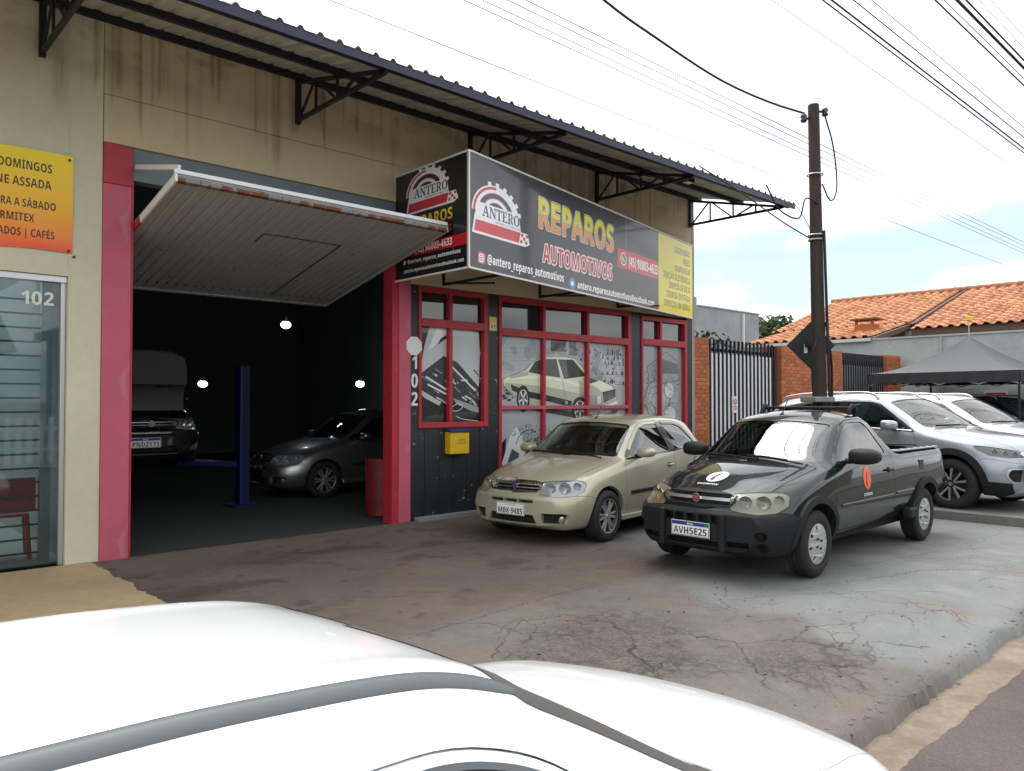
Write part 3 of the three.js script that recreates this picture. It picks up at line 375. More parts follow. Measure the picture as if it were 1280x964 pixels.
// ---------------------------------------------------------------- wedge-shaped fascia sign
{
  const S = thing('fascia_sign', 'dark wedge-shaped workshop sign reading Reparos Automotivos with a yellow service list', 'sign');
  const A = V(5.65, 3.10, 1.485), B = V(12.2, 3.10, .06), h = 1.35, L = A.distanceTo(B), up = V(0, h, 0);
  const logo = (c, x, y, s, sy = s) => { // gear arc, name plate, red bar with chequers
    c.save(); c.translate(x, y); c.scale(s, sy); c.lineJoin = 'round';
    const arc = (r, w, col, a0 = Math.PI, a1 = Math.PI * 1.92) => { c.strokeStyle = col; c.lineWidth = w; c.beginPath(); c.arc(100, 100, r, a0, a1); c.stroke(); };
    arc(84, 26, '#eef0f4'); c.fillStyle = '#eef0f4'; for (let k = 0; k < 6; k++) { const a = Math.PI * (1.42 + k * .1); c.save(); c.translate(100 + Math.cos(a) * 96, 100 + Math.sin(a) * 96); c.rotate(a); c.fillRect(-8, -9, 20, 14); c.restore(); }
    arc(88, 8, '#c8283c', Math.PI, Math.PI * 1.5); arc(70, 5, '#3a3d48'); arc(50, 16, '#eef0f4'); arc(56, 3, '#c8283c');
    c.fillStyle = '#eef0f4'; c.beginPath(); c.moveTo(30, 70); c.lineTo(196, 70); c.lineTo(205, 126); c.lineTo(236, 126); c.lineTo(246, 160); c.lineTo(226, 172); c.lineTo(4, 172); c.lineTo(14, 112); c.closePath(); c.fill();
    c.fillStyle = '#20303a'; c.font = 'bold 50px serif'; c.textAlign = 'left'; c.save(); c.translate(44, 112); c.scale(.72, 1); c.fillText('ANTERO', 0, 0); c.restore(); c.fillStyle = '#555'; c.font = '10px sans-serif'; c.fillText('REPAROS AUTOMOTIVOS', 96, 124);
    c.fillStyle = '#d02a3e'; c.beginPath(); c.moveTo(18, 128); c.lineTo(204, 128); c.lineTo(196, 164); c.lineTo(12, 164); c.closePath(); c.fill(); c.fillStyle = '#b9283a'; for (let i = 0; i < 3; i++) for (let j = 0; j < 3; j++) if ((i + j) % 2 === 0) c.fillRect(206 + i * 11 - j * 2, 130 + j * 11, 10, 10);
    c.restore();
  };
  const fat = (c, t, x, y, px, sx, fill, edge, lw, sky = '#fff') => { c.save(); c.translate(x, y); c.scale(sx, 1); c.font = `bold ${px}px sans-serif`; c.lineJoin = 'round'; c.strokeStyle = edge; c.lineWidth = lw; c.strokeText(t, 0, 0); c.fillStyle = fill; c.fillText(t, 0, 0); c.restore(); };
  const fit = (c, t, x, y, px, width, col, font = 'bold', fam = 'sans-serif', align = 'left') => { c.save(); c.font = `${font} ${px}px ${fam}`; const m = c.measureText(t).width; c.translate(x, y); c.scale(width / m, 1); c.fillStyle = col; c.textAlign = align; c.fillText(t, 0, 0); c.restore(); };
  const insta = (c, x, y, s) => { c.fillStyle = '#c8467c'; c.beginPath(); c.roundRect(x, y, s, s, s * .25); c.fill(); c.fillStyle = '#e8924a'; c.fillRect(x + s * .1, y + s * .7, s * .5, s * .2); c.strokeStyle = '#fff'; c.lineWidth = s * .09; c.beginPath(); c.roundRect(x + s * .2, y + s * .2, s * .6, s * .6, s * .16); c.stroke(); c.beginPath(); c.arc(x + s / 2, y + s / 2, s * .15, 0, 7); c.stroke(); };
  const front = canvas(2048, 412, (c, w, h) => {
    c.fillStyle = '#2b2b31'; c.fillRect(0, 0, w, h);
    c.strokeStyle = '#3d3e45'; c.lineWidth = 3; c.beginPath(); c.moveTo(330, 0); c.lineTo(60, h); c.moveTo(1180, 0); c.lineTo(960, h); c.stroke(); c.strokeStyle = '#7c828a'; c.lineWidth = 4; c.beginPath(); c.moveTo(1218, 0); c.lineTo(1218, 158); c.stroke();
    logo(c, 12, 88, 1.52, 1.14);
    c.textAlign = 'left'; const gy = c.createLinearGradient(0, -132, 0, 0); gy.addColorStop(0, '#f2ee2c'); gy.addColorStop(.5, '#ecd82c'); gy.addColorStop(.52, '#eaa636'); gy.addColorStop(1, '#e8862a');
    { c.save(); c.font = 'bold 190px sans-serif'; const m = c.measureText('REPAROS').width; c.translate(440, 186); c.scale(655 / m, .86); c.lineJoin = 'round'; c.strokeStyle = '#fdfbe6'; c.lineWidth = 16; c.strokeText('REPAROS', 0, 0); c.strokeStyle = '#2a2014'; c.lineWidth = 9; c.strokeText('REPAROS', 0, 0); c.fillStyle = gy; c.translate(0, 0); c.fillText('REPAROS', 0, 0); c.lineWidth = 4; c.strokeStyle = gy; c.strokeText('REPAROS', 0, 0); c.restore(); }
    { c.save(); c.font = 'bold 112px sans-serif'; const m = c.measureText('AUTOMOTIVOS').width; c.translate(480, 320); c.scale(598 / m, .88); c.lineJoin = 'round'; c.strokeStyle = '#f6e9ea'; c.lineWidth = 13; c.strokeText('AUTOMOTIVOS', 0, 0); c.fillStyle = '#c42c3c'; c.strokeStyle = '#c42c3c'; c.lineWidth = 3; c.fillText('AUTOMOTIVOS', 0, 0); c.restore(); }
    c.fillStyle = '#d02a3c'; c.fillRect(1130, 158, 460, 92); c.fillStyle = '#fff'; c.beginPath(); c.arc(1192, 204, 31, 0, 7); c.fill(); c.fillStyle = '#2f9a54'; c.beginPath(); c.arc(1192, 204, 26, 0, 7); c.fill(); c.strokeStyle = '#fff'; c.lineWidth = 7; c.beginPath(); c.arc(1198, 198, 15, 1.2, 3.4); c.stroke(); fit(c, '(45) 98803-4633', 1246, 228, 66, 336, '#fff');
    insta(c, 52, 346, 44); fit(c, '@antero_reparos_automotivos', 108, 384, 48, 536, '#fff');
    c.fillStyle = '#2f8fc4'; c.beginPath(); c.arc(712, 380, 26, 0, 7); c.fill(); c.fillStyle = '#fff'; c.fillRect(701, 372, 22, 17); fit(c, 'antero.reparosautomotivos@outlook.com', 754, 395, 42, 786, '#fff');
    c.fillStyle = '#ecdf28'; c.fillRect(1590, 0, 460, h);
    const list = ['SUSPENSÃO', 'FREIO', 'EMBREAGEM', 'INJEÇÃO ELETRÔNICA', 'LIMPEZA DE BICO', 'CORREIA DENTADA', 'SERVIÇOS EM GERAL'], wd = [210, 96, 214, 360, 292, 322, 352];
    list.forEach((t, i) => { c.save(); c.font = 'bold 46px sans-serif'; const m = c.measureText(t).width; c.translate(2010, 76 + i * 50); c.scale(wd[i] / m, 1); c.textAlign = 'right'; c.fillStyle = '#4a4420'; c.fillText(t, 0, 0); c.restore(); });
  });
  const side = canvas(512, 466, (c, w, h) => {
    c.fillStyle = '#121217'; c.fillRect(0, 0, w, h); logo(c, 76, 6, 1.5, 1.06);
    const gy = c.createLinearGradient(0, -60, 0, 0); gy.addColorStop(0, '#f2ee2c'); gy.addColorStop(1, '#e8a02a'); c.save(); c.font = 'bold 78px sans-serif'; const m = c.measureText('REPAROS').width; c.translate(110, 252); c.scale(300 / m, .85); c.strokeStyle = '#3a2c10'; c.lineWidth = 9; c.strokeText('REPAROS', 0, 0); c.fillStyle = gy; c.fillText('REPAROS', 0, 0); c.restore(); fit(c, 'AUTOMOTIVOS', 120, 306, 46, 280, '#c42c3c');
    c.fillStyle = '#c8202e'; c.fillRect(0, 324, w, 46); fit(c, '(45) 98803-4633', 150, 360, 42, 256, '#fff'); insta(c, 60, 380, 22); fit(c, '@antero_reparos_automotivos', 92, 400, 24, 368, '#fff'); fit(c, 'antero.reparosautomotivos@outlook.com', 66, 438, 22, 416, '#fff');
  });
  const pm = t => phy({ map: t, roughness: .35, clearcoat: .5, clearcoatRoughness: .08 });
  const n = V(B.z - A.z, 0, -(B.x - A.x)).normalize().multiplyScalar(-1), off = n.clone().multiplyScalar(.03);
  const panel = (a, b, thick) => { const d = b.clone().sub(a), q = V(-d.z, 0, d.x).normalize().multiplyScalar(thick); const g = quadGeo(a, b, b.clone().add(up), a.clone().add(up)); return g; };
  part('front_panel', quadGeo(A, B, B.clone().add(up), A.clone().add(up)), pm(front), S);
  part('front_panel_back', quadGeo(B.clone().sub(off), A.clone().sub(off), A.clone().sub(off).add(up), B.clone().sub(off).add(up)), M.white, S);
  const C0 = V(5.65, 3.10, .005); part('side_panel', quadGeo(C0, A, A.clone().add(up), C0.clone().add(up)), pm(side), S); part('side_panel_back', quadGeo(A.clone().add(V(.02, 0, 0)), C0.clone().add(V(.02, 0, 0)), C0.clone().add(V(.02, h, 0)), A.clone().add(V(.02, h, 0))), M.white, S);
  const e = .022, eb = (p, q) => part('edge_profile', bar(p, q, e, e), M.white, S);
  eb(A, A.clone().add(up)); eb(A, B); eb(A.clone().add(up), B.clone().add(up)); eb(C0, A); eb(C0.clone().add(up), A.clone().add(up));
  // struts inside
  for (const t of [.12, .4, .68]) { const p = A.clone().lerp(B, t).sub(off.clone().multiplyScalar(1.6)); part('strut', [bar(V(p.x, 3.14, .01), V(p.x, 3.14, p.z), .03, .03), bar(V(p.x, 3.14, .01), V(p.x, 4.4, .01), .03, .03), bar(V(p.x, 4.4, .01), V(p.x, 4.4, p.z), .03, .03), bar(V(p.x, 3.14, p.z - .03), V(p.x, 4.4, p.z - .03), .03, .03), bar(V(p.x, 3.16, .02), V(p.x + .5, 3.16, .5), .025, .025)], M.steel, S); }
}
const bold = await new FontLoader().loadAsync('fonts/droid/droid_sans_bold.typeface.json');
// ---------------------------------------------------------------- small things on the shop front
{
  const mb = thing('mailbox', 'yellow metal mailbox with blue lid on the dark shop front', 'mailbox', null, [6.62, .85, 0]);
  part('box', [rbx(-.165, .165, 0, .30, .002, .13, .012)], std({ color: lin(.62, .40, .012), roughness: .4 }), mb);
  { const l = rbx(-.175, .175, 0, .03, 0, .15, .01); l.rotateX(.22); l.translate(0, .322, .0); part('lid', l, std({ color: lin(.012, .03, .12), roughness: .5 }), mb); }
  part('print', quadGeo(V(-.06, .12, .1315), V(.14, .12, .1315), V(.14, .22, .1315), V(-.06, .22, .1315)), std({ roughness: .5, map: canvas(128, 64, (c, w, h) => { c.fillStyle = '#c9a41c'; c.fillRect(0, 0, w, h); c.fillStyle = '#5a4a10'; c.font = 'bold 20px sans-serif'; c.textAlign = 'center'; c.fillText('CORREIO', w / 2, 26); c.fillRect(14, 38, 100, 3); c.fillRect(24, 48, 80, 3); }) }), mb);
  // house number on the pier: 102 written downwards
  for (const [t, y, w] of [['1', 1.985, 'one, topmost'], ['0', 1.745, 'zero, middle'], ['2', 1.505, 'two, lowest']]) { const g = thing('house_number_digit', `white figure ${w} of the number running down the black pier`, 'number', 'house number on the pier'); const tg = new TextGeometry(t, { font: bold, size: .165, depth: .008, curveSegments: 6, bevelEnabled: false }); tg.computeBoundingBox(); const c = (tg.boundingBox.max.x + tg.boundingBox.min.x) / 2; tg.scale(.92, 1.08, 1); tg.translate(5.952 - c * .92, y, .003); part('digit', tg, M.white, g); }
  const o = new THREE.CylinderGeometry(.13, .13, .012, 8); o.rotateY(Math.PI / 8); o.rotateX(Math.PI / 2); o.translate(5.925, 2.285, .034); single('octagonal_plate', 'pale grey octagonal plate above the white house number', 'plate', o, std({ color: lin(.72, .72, .70), roughness: .6 }));
  const yp = thing('notice_plate', 'small yellow notice on the black pier between windows', 'notice', null, [7.32, 2.67, .004]); part('plate', [bx(-.07, .07, -.1, .1, 0, .006)], std({ color: lin(.75, .55, .04), roughness: .5 }), yp); part('print', quadGeo(V(-.06, -.09, .0085), V(.06, -.09, .0085), V(.06, .02, .0085), V(-.06, .02, .0085)), std({ roughness: .5, map: canvas(64, 64, (c, w, h) => { c.fillStyle = '#d9c9a8'; c.fillRect(0, 0, w, h); c.fillStyle = '#7a1c14'; c.font = 'bold 44px sans-serif'; c.textAlign = 'center'; c.fillText('e1', w / 2, 48); }) }), yp);
  // two floodlights under the canopy
  for (const [x, z, y, l] of [[9.9, 1.55, 4.93, 'small floodlight under the corrugated canopy close to its eave'], [9.55, 1.0, 5.06, 'small floodlight beside the middle purlin of the canopy']]) { const f = thing('canopy_floodlight', l, 'floodlight', 'floodlights under the canopy', [x, y, z]); part('housing', [rbx(-.09, .09, -.05, .03, -.06, .06, .015)], M.steel, f); part('glass', [rbx(-.075, .075, -.056, -.05, -.05, .05, .002)], M.alu, f); part('bracket', [bx(-.01, .01, .03, .08, -.01, .01)], M.steel, f); }
}
// ---------------------------------------------------------------- snack bar to the left
{
  const B = thing('snack_bar_building', 'cream rendered shop with a glass door and number 102', 'building');
  const b = (...a) => wallUV(bx(...a), -3.9, 0);
  part('wall', [b(1.905, 2.196, -.02, 5.42, -.2, 0)], mSnack, B); part('wall', [b(-3.9, 1.904, 2.76, 5.42, -.2, 0)], mSnack, B); part('wall', [b(-3.9, -1.6, -.02, 2.758, -.2, 0)], mSnack, B);
  part('room', [bx(-3.9, 2.0, 0, .02, -5, -.2), bx(-3.9, 2.015, 2.9, 3.0, -1.6, -.2), bx(-3.9, 2.015, 0, 3, -5.1, -5), bx(-3.95, -3.9, 0, 3, -5, -.2), bx(1.95, 2.012, .0, 3, -5, -.21)], std({ color: lin(.42, .45, .45), roughness: .9 }), B);  // ceiling stops short: unseen open rear, shaped to let sky light into the room
  const D = sub('glass_door', B); part('frame', [bx(1.86, 1.90, 0, 2.73, -.14, -.06), bx(-1.6, 1.90, 2.70, 2.755, -.16, -.03)], M.alu, D); part('pane', [bx(.62, 1.855, .012, 2.695, -.104, -.096)], phy({ color: lin(.55, .64, .65), roughness: .02, transmission: 1, thickness: 0, ior: 1.52 }), D); part('pane', [bx(-1.6, .60, .012, 2.695, -.134, -.126)], phy({ color: lin(.55, .64, .65), roughness: .02, transmission: 1, thickness: 0, ior: 1.52 }), D);
  [['1', 1.53], ['0', 1.615], ['2', 1.715]].forEach(([t, x]) => { const tg = new TextGeometry(t, { font: bold, size: .125, depth: .006, curveSegments: 2, bevelEnabled: false }); tg.translate(x, 2.475, -.094); part('door_number', tg, std({ color: lin(.62, .62, .55), roughness: .4, metalness: .3 }), D); });
  // rolling grille behind the glass
  for (let k = 0; k < 19; k++) part('grille_bar', [bx(-1.6, 1.84, .1 + k * .135, .118 + k * .135, -.30, -.285)], std({ color: lin(.05, .06, .06), roughness: .6 }), B);
  part('grille_track', [bx(1.74, 1.83, 0, 2.75, -.33, -.26)], M.alu, B);
  part('banner_hook', [cyl(.012, .012, .02, 8).rotateX(Math.PI / 2).translate(1.95, 2.95, .01)], M.steel, B);
  const rd = std({ color: lin(.56, .03, .025), roughness: .35 });
  const T = thing('plastic_table', 'round red plastic table behind the glass door', 'table', null, [.75, .02, -1.25]); { const t = cyl(.42, .43, .035, 36); t.translate(0, .71, 0); part('table_top', t, rd, T); for (const [x, z] of [[-.27, -.27], [.27, -.27], [-.27, .27], [.27, .27]]) part('leg', [bar(V(x, .70, z), V(x * 1.15, 0, z * 1.15), .055, .055)], rd, T); }
  const C = thing('plastic_chair', 'red plastic chair with its back to the glass door', 'chair', null, [1.50, .02, -.68], Math.PI - .12); part('seat', [rbx(-.22, .22, .42, .45, -.22, .22, .012)], rd, C); { const bk = rbx(-.27, .27, .47, .80, -.24, -.21, .09, 4); part('backrest', bk, rd, C); } for (const [x, z] of [[-.2, -.2], [.2, -.2], [-.2, .2], [.2, .2]]) part('leg', [bar(V(x, .42, z), V(x * 1.12, 0, z * 1.12), .04, .04)], rd, C);
  const bn = thing('vinyl_banner', 'yellow to orange vinyl banner with lunch menu lettering', 'banner');
  const tex = canvas(1024, 512, (c, w, h) => { const g = c.createLinearGradient(0, 0, 0, h); g.addColorStop(0, '#f0d414'); g.addColorStop(.55, '#eab020'); g.addColorStop(.8, '#ee8a2c'); g.addColorStop(1, '#e8542c'); c.fillStyle = g; c.fillRect(0, 0, w, h); c.fillStyle = '#37240e'; c.textAlign = 'right'; const T2 = (t, x, y, px, wd) => { c.save(); c.font = `bold ${px}px sans-serif`; const m = c.measureText(t).width; c.translate(x, y); c.scale(wd / m, 1); c.fillText(t, 0, 0); c.restore(); }; T2('AOS DOMINGOS', 932, 104, 62, 322); T2('CARNE ASSADA', 928, 192, 62, 322); T2('SEGUNDA-FEIRA A SÁBADO', 950, 298, 56, 480); T2('MARMITEX', 856, 372, 56, 206); T2('SALGADOS | CAFÉS', 945, 448, 56, 326); });
  { const n = 24, m = 10, X0 = -.02, X1 = 1.935, Y0 = 2.975, Y1 = 3.905, pos = [], uv = [], idx = []; for (let j = 0; j <= m; j++) for (let i = 0; i <= n; i++) { const u = i / n, v = j / m; pos.push(mix(X0, X1, u), mix(Y0, Y1, v) + .012 * Math.sin(u * 9) * (j === 0 || j === m ? 1 : 0), .014 + .012 * Math.sin(u * 7 + v * 5) * Math.sin(v * Math.PI) * Math.sin(u * Math.PI) + .006 * Math.sin((u * 2 + v) * 11)); uv.push(u, v); } for (let j = 0; j < m; j++) for (let i = 0; i < n; i++) { const a = j * (n + 1) + i; idx.push(a, a + 1, a + n + 1, a + 1, a + n + 2, a + n + 1); } const g = new THREE.BufferGeometry(); g.setAttribute('position', new THREE.Float32BufferAttribute(pos, 3)); g.setAttribute('uv', new THREE.Float32BufferAttribute(uv, 2)); g.setIndex(idx); g.computeVertexNormals(); part('sheet', g, std({ map: tex, roughness: .45, side: THREE.DoubleSide }), bn); for (const [x, y] of [[1.9, 3.87], [1.9, 3.0]]) { const e = cyl(.012, .012, .012, 10); e.rotateX(Math.PI / 2); e.translate(x, y, .03); part('eyelet', e, M.steel, bn); } }
}
// ================================================================ cars: lofted bodies, cut into panels
const ev = new Evaluator(); ev.attributes = ['position', 'normal']; ev.useGroups = false;
function prep(g) { const o = g.index ? g.toNonIndexed() : g.clone(); for (const k of Object.keys(o.attributes)) if (k !== 'position' && k !== 'normal') o.deleteAttribute(k); if (!o.attributes.normal) o.computeVertexNormals(); o.clearGroups(); return o; }
function brush(g) { const b = new Brush(prep(g)); b.updateMatrixWorld(true); return b; }
const asBrush = g => g.isBrush ? g : brush(g);
function csg(a, b, op) { const r = ev.evaluate(asBrush(a), asBrush(b), op); r.updateMatrixWorld(true); return r; }
const minus = (a, ...l) => l.reduce((x, y) => csg(x, y, SUBTRACTION), a);
const inside = (a, b) => csg(a, b, INTERSECTION);
const skin = (a, b) => csg(a, b, HOLLOW_INTERSECTION);
function pchip(k) {
  const n = k.length, x = k.map(p => p[0]), y = k.map(p => p[1]), h = [], d = [], m = [];
  if (n === 1) return () => y[0];
  for (let i = 0; i < n - 1; i++) { h[i] = x[i + 1] - x[i]; d[i] = (y[i + 1] - y[i]) / h[i]; }
  m[0] = d[0]; m[n - 1] = d[n - 2];
  for (let i = 1; i < n - 1; i++) { if (d[i - 1] * d[i] <= 0) m[i] = 0; else { const a = 2 * h[i] + h[i - 1], b = h[i] + 2 * h[i - 1]; m[i] = (a + b) / (a / d[i - 1] + b / d[i]); } }
  return t => {
    if (t <= x[0]) return y[0]; if (t >= x[n - 1]) return y[n - 1];
    let i = 0; while (t > x[i + 1]) i++;
    const s = (t - x[i]) / h[i], s2 = s * s, s3 = s2 * s;
    return (2 * s3 - 3 * s2 + 1) * y[i] + (s3 - 2 * s2 + s) * h[i] * m[i] + (-2 * s3 + 3 * s2) * y[i + 1] + (s3 - s2) * h[i] * m[i + 1];
  };
}
function crSample(P, sub) { // centripetal Catmull-Rom through P (first and last are ghosts), sub samples per span
  const out = [];
  for (let i = 1; i < P.length - 2; i++) {
    const [p0, p1, p2, p3] = [P[i - 1], P[i], P[i + 1], P[i + 2]];
    const dt = (a, b) => Math.max(1e-4, Math.sqrt(Math.hypot(a[0] - b[0], a[1] - b[1])));
    const t1 = dt(p0, p1), t2 = t1 + dt(p1, p2), t3 = t2 + dt(p2, p3);
    for (let k = 0; k < sub; k++) {
      const t = t1 + (t2 - t1) * k / sub, L = (a, b, ta, tb) => [a[0] + (b[0] - a[0]) * (t - ta) / (tb - ta), a[1] + (b[1] - a[1]) * (t - ta) / (tb - ta)];
      const A1 = L(p0, p1, 0, t1), A2 = L(p1, p2, t1, t2), A3 = L(p2, p3, t2, t3), B1 = L(A1, A2, 0, t2), B2 = L(A2, A3, t1, t3);
      out.push(L(B1, B2, t1, t2));
    }
  }
  out.push(P[P.length - 2]); return out;
}
class CarShape {
  constructor(spec) {
    this.s = spec; this.c = {}; this.L = spec.L;
    for (const k of ['yb', 'wb', 'ym', 'wm', 'ys', 'ws', 'yr', 'wr', 'yt']) this.c[k] = pchip(spec[k]);
    this.lean = pchip(spec.lean || [[0, 0], [1, 0]]); this.tail = pchip(spec.tail || [[0, 0], [1, 0]]);
    const xs = new Set(); for (const k of Object.keys(this.c)) for (const p of spec[k]) xs.add(+p[0].toFixed(4));
    const a = [...xs].filter(v => v >= 0 && v <= this.L).sort((p, q) => p - q), st = [a[0]], step = spec.step || .09;
    for (let i = 1; i < a.length; i++) { const n = Math.max(1, Math.ceil((a[i] - a[i - 1]) / step)); for (let k = 1; k <= n; k++) st.push(a[i - 1] + (a[i] - a[i - 1]) * k / n); }
    this.st = st.filter((v, i) => !i || v - st[i - 1] > .004); this.st[this.st.length - 1] = this.L;
  }
  ring(x, o) {
    const c = this.c, g = o.g || 0, yb = c.yb(x) - g + (o.floor || 0), wb = c.wb(x) + g, ym = c.ym(x), wm = c.wm(x) + g, ys = c.ys(x) + g * .3, ws = c.ws(x) + g, wr = c.wr(x) + g * .8;
    const yr = c.yr(x) + g * .8, yt = c.yt(x) + g, r2 = .05, r5 = this.s.r5 || .03, r7 = this.s.r7 || .035;
    const un = (ax, ay, bx_, by, r) => { const dx = bx_ - ax, dy = by - ay, l = Math.hypot(dx, dy) || 1e-6, k = Math.min(r, l * .3) / l; return [ax + dx * k, ay + dy * k]; };
    const up = [mix(wm, ws, .4), mix(ym, ys, .6)], t1 = [wr * .68, mix(yr, yt, .6)];
    const P = [[-wb * .5, yb], [0, yb], [wb * .5, yb], [wb - r2, yb], [wb, yb + r2], [mix(wb, wm, .75), mix(yb + r2, ym, .5)], [wm, ym], up,
      un(ws, ys, up[0], up[1], r5), un(ws, ys, wr, yr, r5), [mix(ws, wr, .5) + (this.s.bulge || .01), mix(ys, yr, .5)],
      un(wr, yr, ws, ys, r7), un(wr, yr, t1[0], t1[1], r7), t1, [wr * .36, mix(yr, yt, .9)], [0, yt], [-wr * .36, mix(yr, yt, .9)]];
    return crSample(P, this.s.sub || 2);
  }
  warp(x, y, z) {
    const s = this.s, W = s.W / 2, q = Math.min(1.1, Math.abs(z) / W);
    let d = 0;
    if (x < 1.1) { const f = 1 - smooth(0, 1.1, x); d += (s.bend || .16) * Math.pow(q, 2.3) * f; d += this.lean(y) * (1 - smooth(0, .55, x)); }
    const r = this.L - x;
    if (r < .9) { d -= (s.bendR || .1) * Math.pow(q, 2.3) * (1 - smooth(0, .9, r)); d -= this.tail(y) * (1 - smooth(0, .45, r)); }
    return x + d;
  }
  loft(o = {}) {
    const g = o.g || 0, x0 = o.x0 ?? 0, x1 = o.x1 ?? this.L;
    let st = this.st.filter(v => v > x0 + .01 && v < x1 - .01); st = [x0, ...st, x1];
    const rings = st.map((x, i) => {
      const h = this.ring(clamp(x, .0, this.L), o), m = h.length, xx = o.x0 !== undefined ? x : (i === 0 ? -g : i === st.length - 1 ? this.L + g : x);
      const full = h.map(p => [xx, p[1], p[0]]); full[0][2] = 0; full[m - 1][2] = 0;
      for (let k = m - 2; k >= 1; k--) full.push([xx, h[k][1], -h[k][0]]);
      return full;
    });
    const n = rings[0].length, pos = [], idx = []; let base = 0;
    const add = p => { pos.push(this.warp(p[0], p[1], p[2]), p[1], p[2]); return pos.length / 3 - 1; };
    const ids = rings.map(r => r.map(add));
    const strip = (A, B) => { for (let k = 0; k < n; k++) { const q = (k + 1) % n; idx.push(A[k], A[q], B[k], A[q], B[q], B[k]); } };
    for (let i = 0; i + 1 < ids.length; i++) strip(ids[i], ids[i + 1]);
    const cap = (ring, id, front) => {
      const m = (n + 2) / 2, cy = (ring[0][1] + ring[m - 1][1]) / 2, K = 10; let prev = id;
      for (let j = 1; j < K; j++) { const f = 1 - j / K, cur = ring.map(p => add([p[0], cy + (p[1] - cy) * f, p[2] * f])); front ? strip(cur, prev) : strip(prev, cur); prev = cur; }
      const ce = add([ring[0][0], cy, 0]);
      for (let k = 0; k < n; k++) { const q = (k + 1) % n; front ? idx.push(prev[q], prev[k], ce) : idx.push(prev[k], prev[q], ce); }
    };
    cap(rings[0], ids[0], true); cap(rings.at(-1), ids.at(-1), false);
    let geo = new THREE.BufferGeometry(); geo.setAttribute('position', new THREE.Float32BufferAttribute(pos, 3)); geo.setIndex(idx);
    // outward?
    let vol = 0; for (let i = 0; i < idx.length; i += 3) { const a = V(pos[idx[i] * 3], pos[idx[i] * 3 + 1], pos[idx[i] * 3 + 2]), b = V(pos[idx[i + 1] * 3], pos[idx[i + 1] * 3 + 1], pos[idx[i + 1] * 3 + 2]), c = V(pos[idx[i + 2] * 3], pos[idx[i + 2] * 3 + 1], pos[idx[i + 2] * 3 + 2]); vol += a.dot(b.cross(c)); }
    if (vol < 0) { for (let i = 0; i < idx.length; i += 3) { const t = idx[i]; idx[i] = idx[i + 1]; idx[i + 1] = t; } geo.setIndex(idx); }
    geo = toCreasedNormals(geo, (o.crease || 38) * Math.PI / 180);
    return geo;
  }
  hit(o, d) { if (!this.mesh) { this.mesh = new THREE.Mesh(this.loft(), new THREE.MeshBasicMaterial({ side: THREE.DoubleSide })); this.mesh.updateMatrixWorld(true); } const r = new THREE.Raycaster(o, d.clone().normalize()).intersectObject(this.mesh)[0]; return r ? r.point : null; }
  skinOf(g) { this.cache ??= new Map(); if (!this.cache.has(g)) this.cache.set(g, brush(this.loft({ g }))); return this.cache.get(g); }
  zAt(x, y) { const h = this.ring(clamp(x, 0, this.L), {}); let best = 0; for (let i = 0; i + 1 < h.length; i++) { const a = h[i], b = h[i + 1]; if ((a[1] - y) * (b[1] - y) <= 0 && a[1] !== b[1]) best = Math.max(best, a[0] + (b[0] - a[0]) * (y - a[1]) / (b[1] - a[1])); } return best; }
  yAt(x, z) { const h = this.ring(clamp(x, 0, this.L), {}); let best = 0; for (let i = Math.floor(h.length / 2); i + 1 < h.length; i++) { const a = h[i], b = h[i + 1]; if ((a[0] - z) * (b[0] - z) <= 0 && a[0] !== b[0]) best = Math.max(best, a[1] + (b[1] - a[1]) * (z - a[0]) / (b[0] - a[0])); } return best || this.c.yt(x); }
}
// outlines with rounded corners
function rounded(pts, r = .03, n = 4) {
  const out = [], N = pts.length;
  for (let i = 0; i < N; i++) {
    const p = pts[i], a = pts[(i + N - 1) % N], b = pts[(i + 1) % N], rr = p[2] !== undefined ? p[2] : r;
    const la = Math.hypot(a[0] - p[0], a[1] - p[1]), lb = Math.hypot(b[0] - p[0], b[1] - p[1]), k = Math.min(rr, la * .45, lb * .45);
    if (k < 1e-4) { out.push([p[0], p[1]]); continue; }
    const s = [p[0] + (a[0] - p[0]) * k / la, p[1] + (a[1] - p[1]) * k / la], e = [p[0] + (b[0] - p[0]) * k / lb, p[1] + (b[1] - p[1]) * k / lb];
    for (let j = 0; j <= n; j++) { const t = j / n; out.push([(1 - t) * (1 - t) * s[0] + 2 * t * (1 - t) * p[0] + t * t * e[0], (1 - t) * (1 - t) * s[1] + 2 * t * (1 - t) * p[1] + t * t * e[1]]); }
  }
  return out;
}
function grown(pts, d) { // offset a closed outline outwards by d
  let A = 0; const N = pts.length; for (let i = 0; i < N; i++) { const p = pts[i], q = pts[(i + 1) % N]; A += p[0] * q[1] - q[0] * p[1]; }
  const sg = A > 0 ? 1 : -1;
  return pts.map((p, i) => {
    let a = pts[(i + N - 1) % N], b = pts[(i + 1) % N];
    let n1 = [(p[1] - a[1]), -(p[0] - a[0])], n2 = [(b[1] - p[1]), -(b[0] - p[0])]; const l1 = Math.hypot(...n1) || 1e-6, l2 = Math.hypot(...n2) || 1e-6; n1 = n1.map(v => v / l1); n2 = n2.map(v => v / l2);
    let m = [n1[0] + n2[0], n1[1] + n2[1]]; const l = Math.hypot(...m) || 1e-6, c = Math.max(.5, (n1[0] * m[0] + n1[1] * m[1]) / l);
    return [p[0] + sg * d * m[0] / l / c, p[1] + sg * d * m[1] / l / c];
  });
}
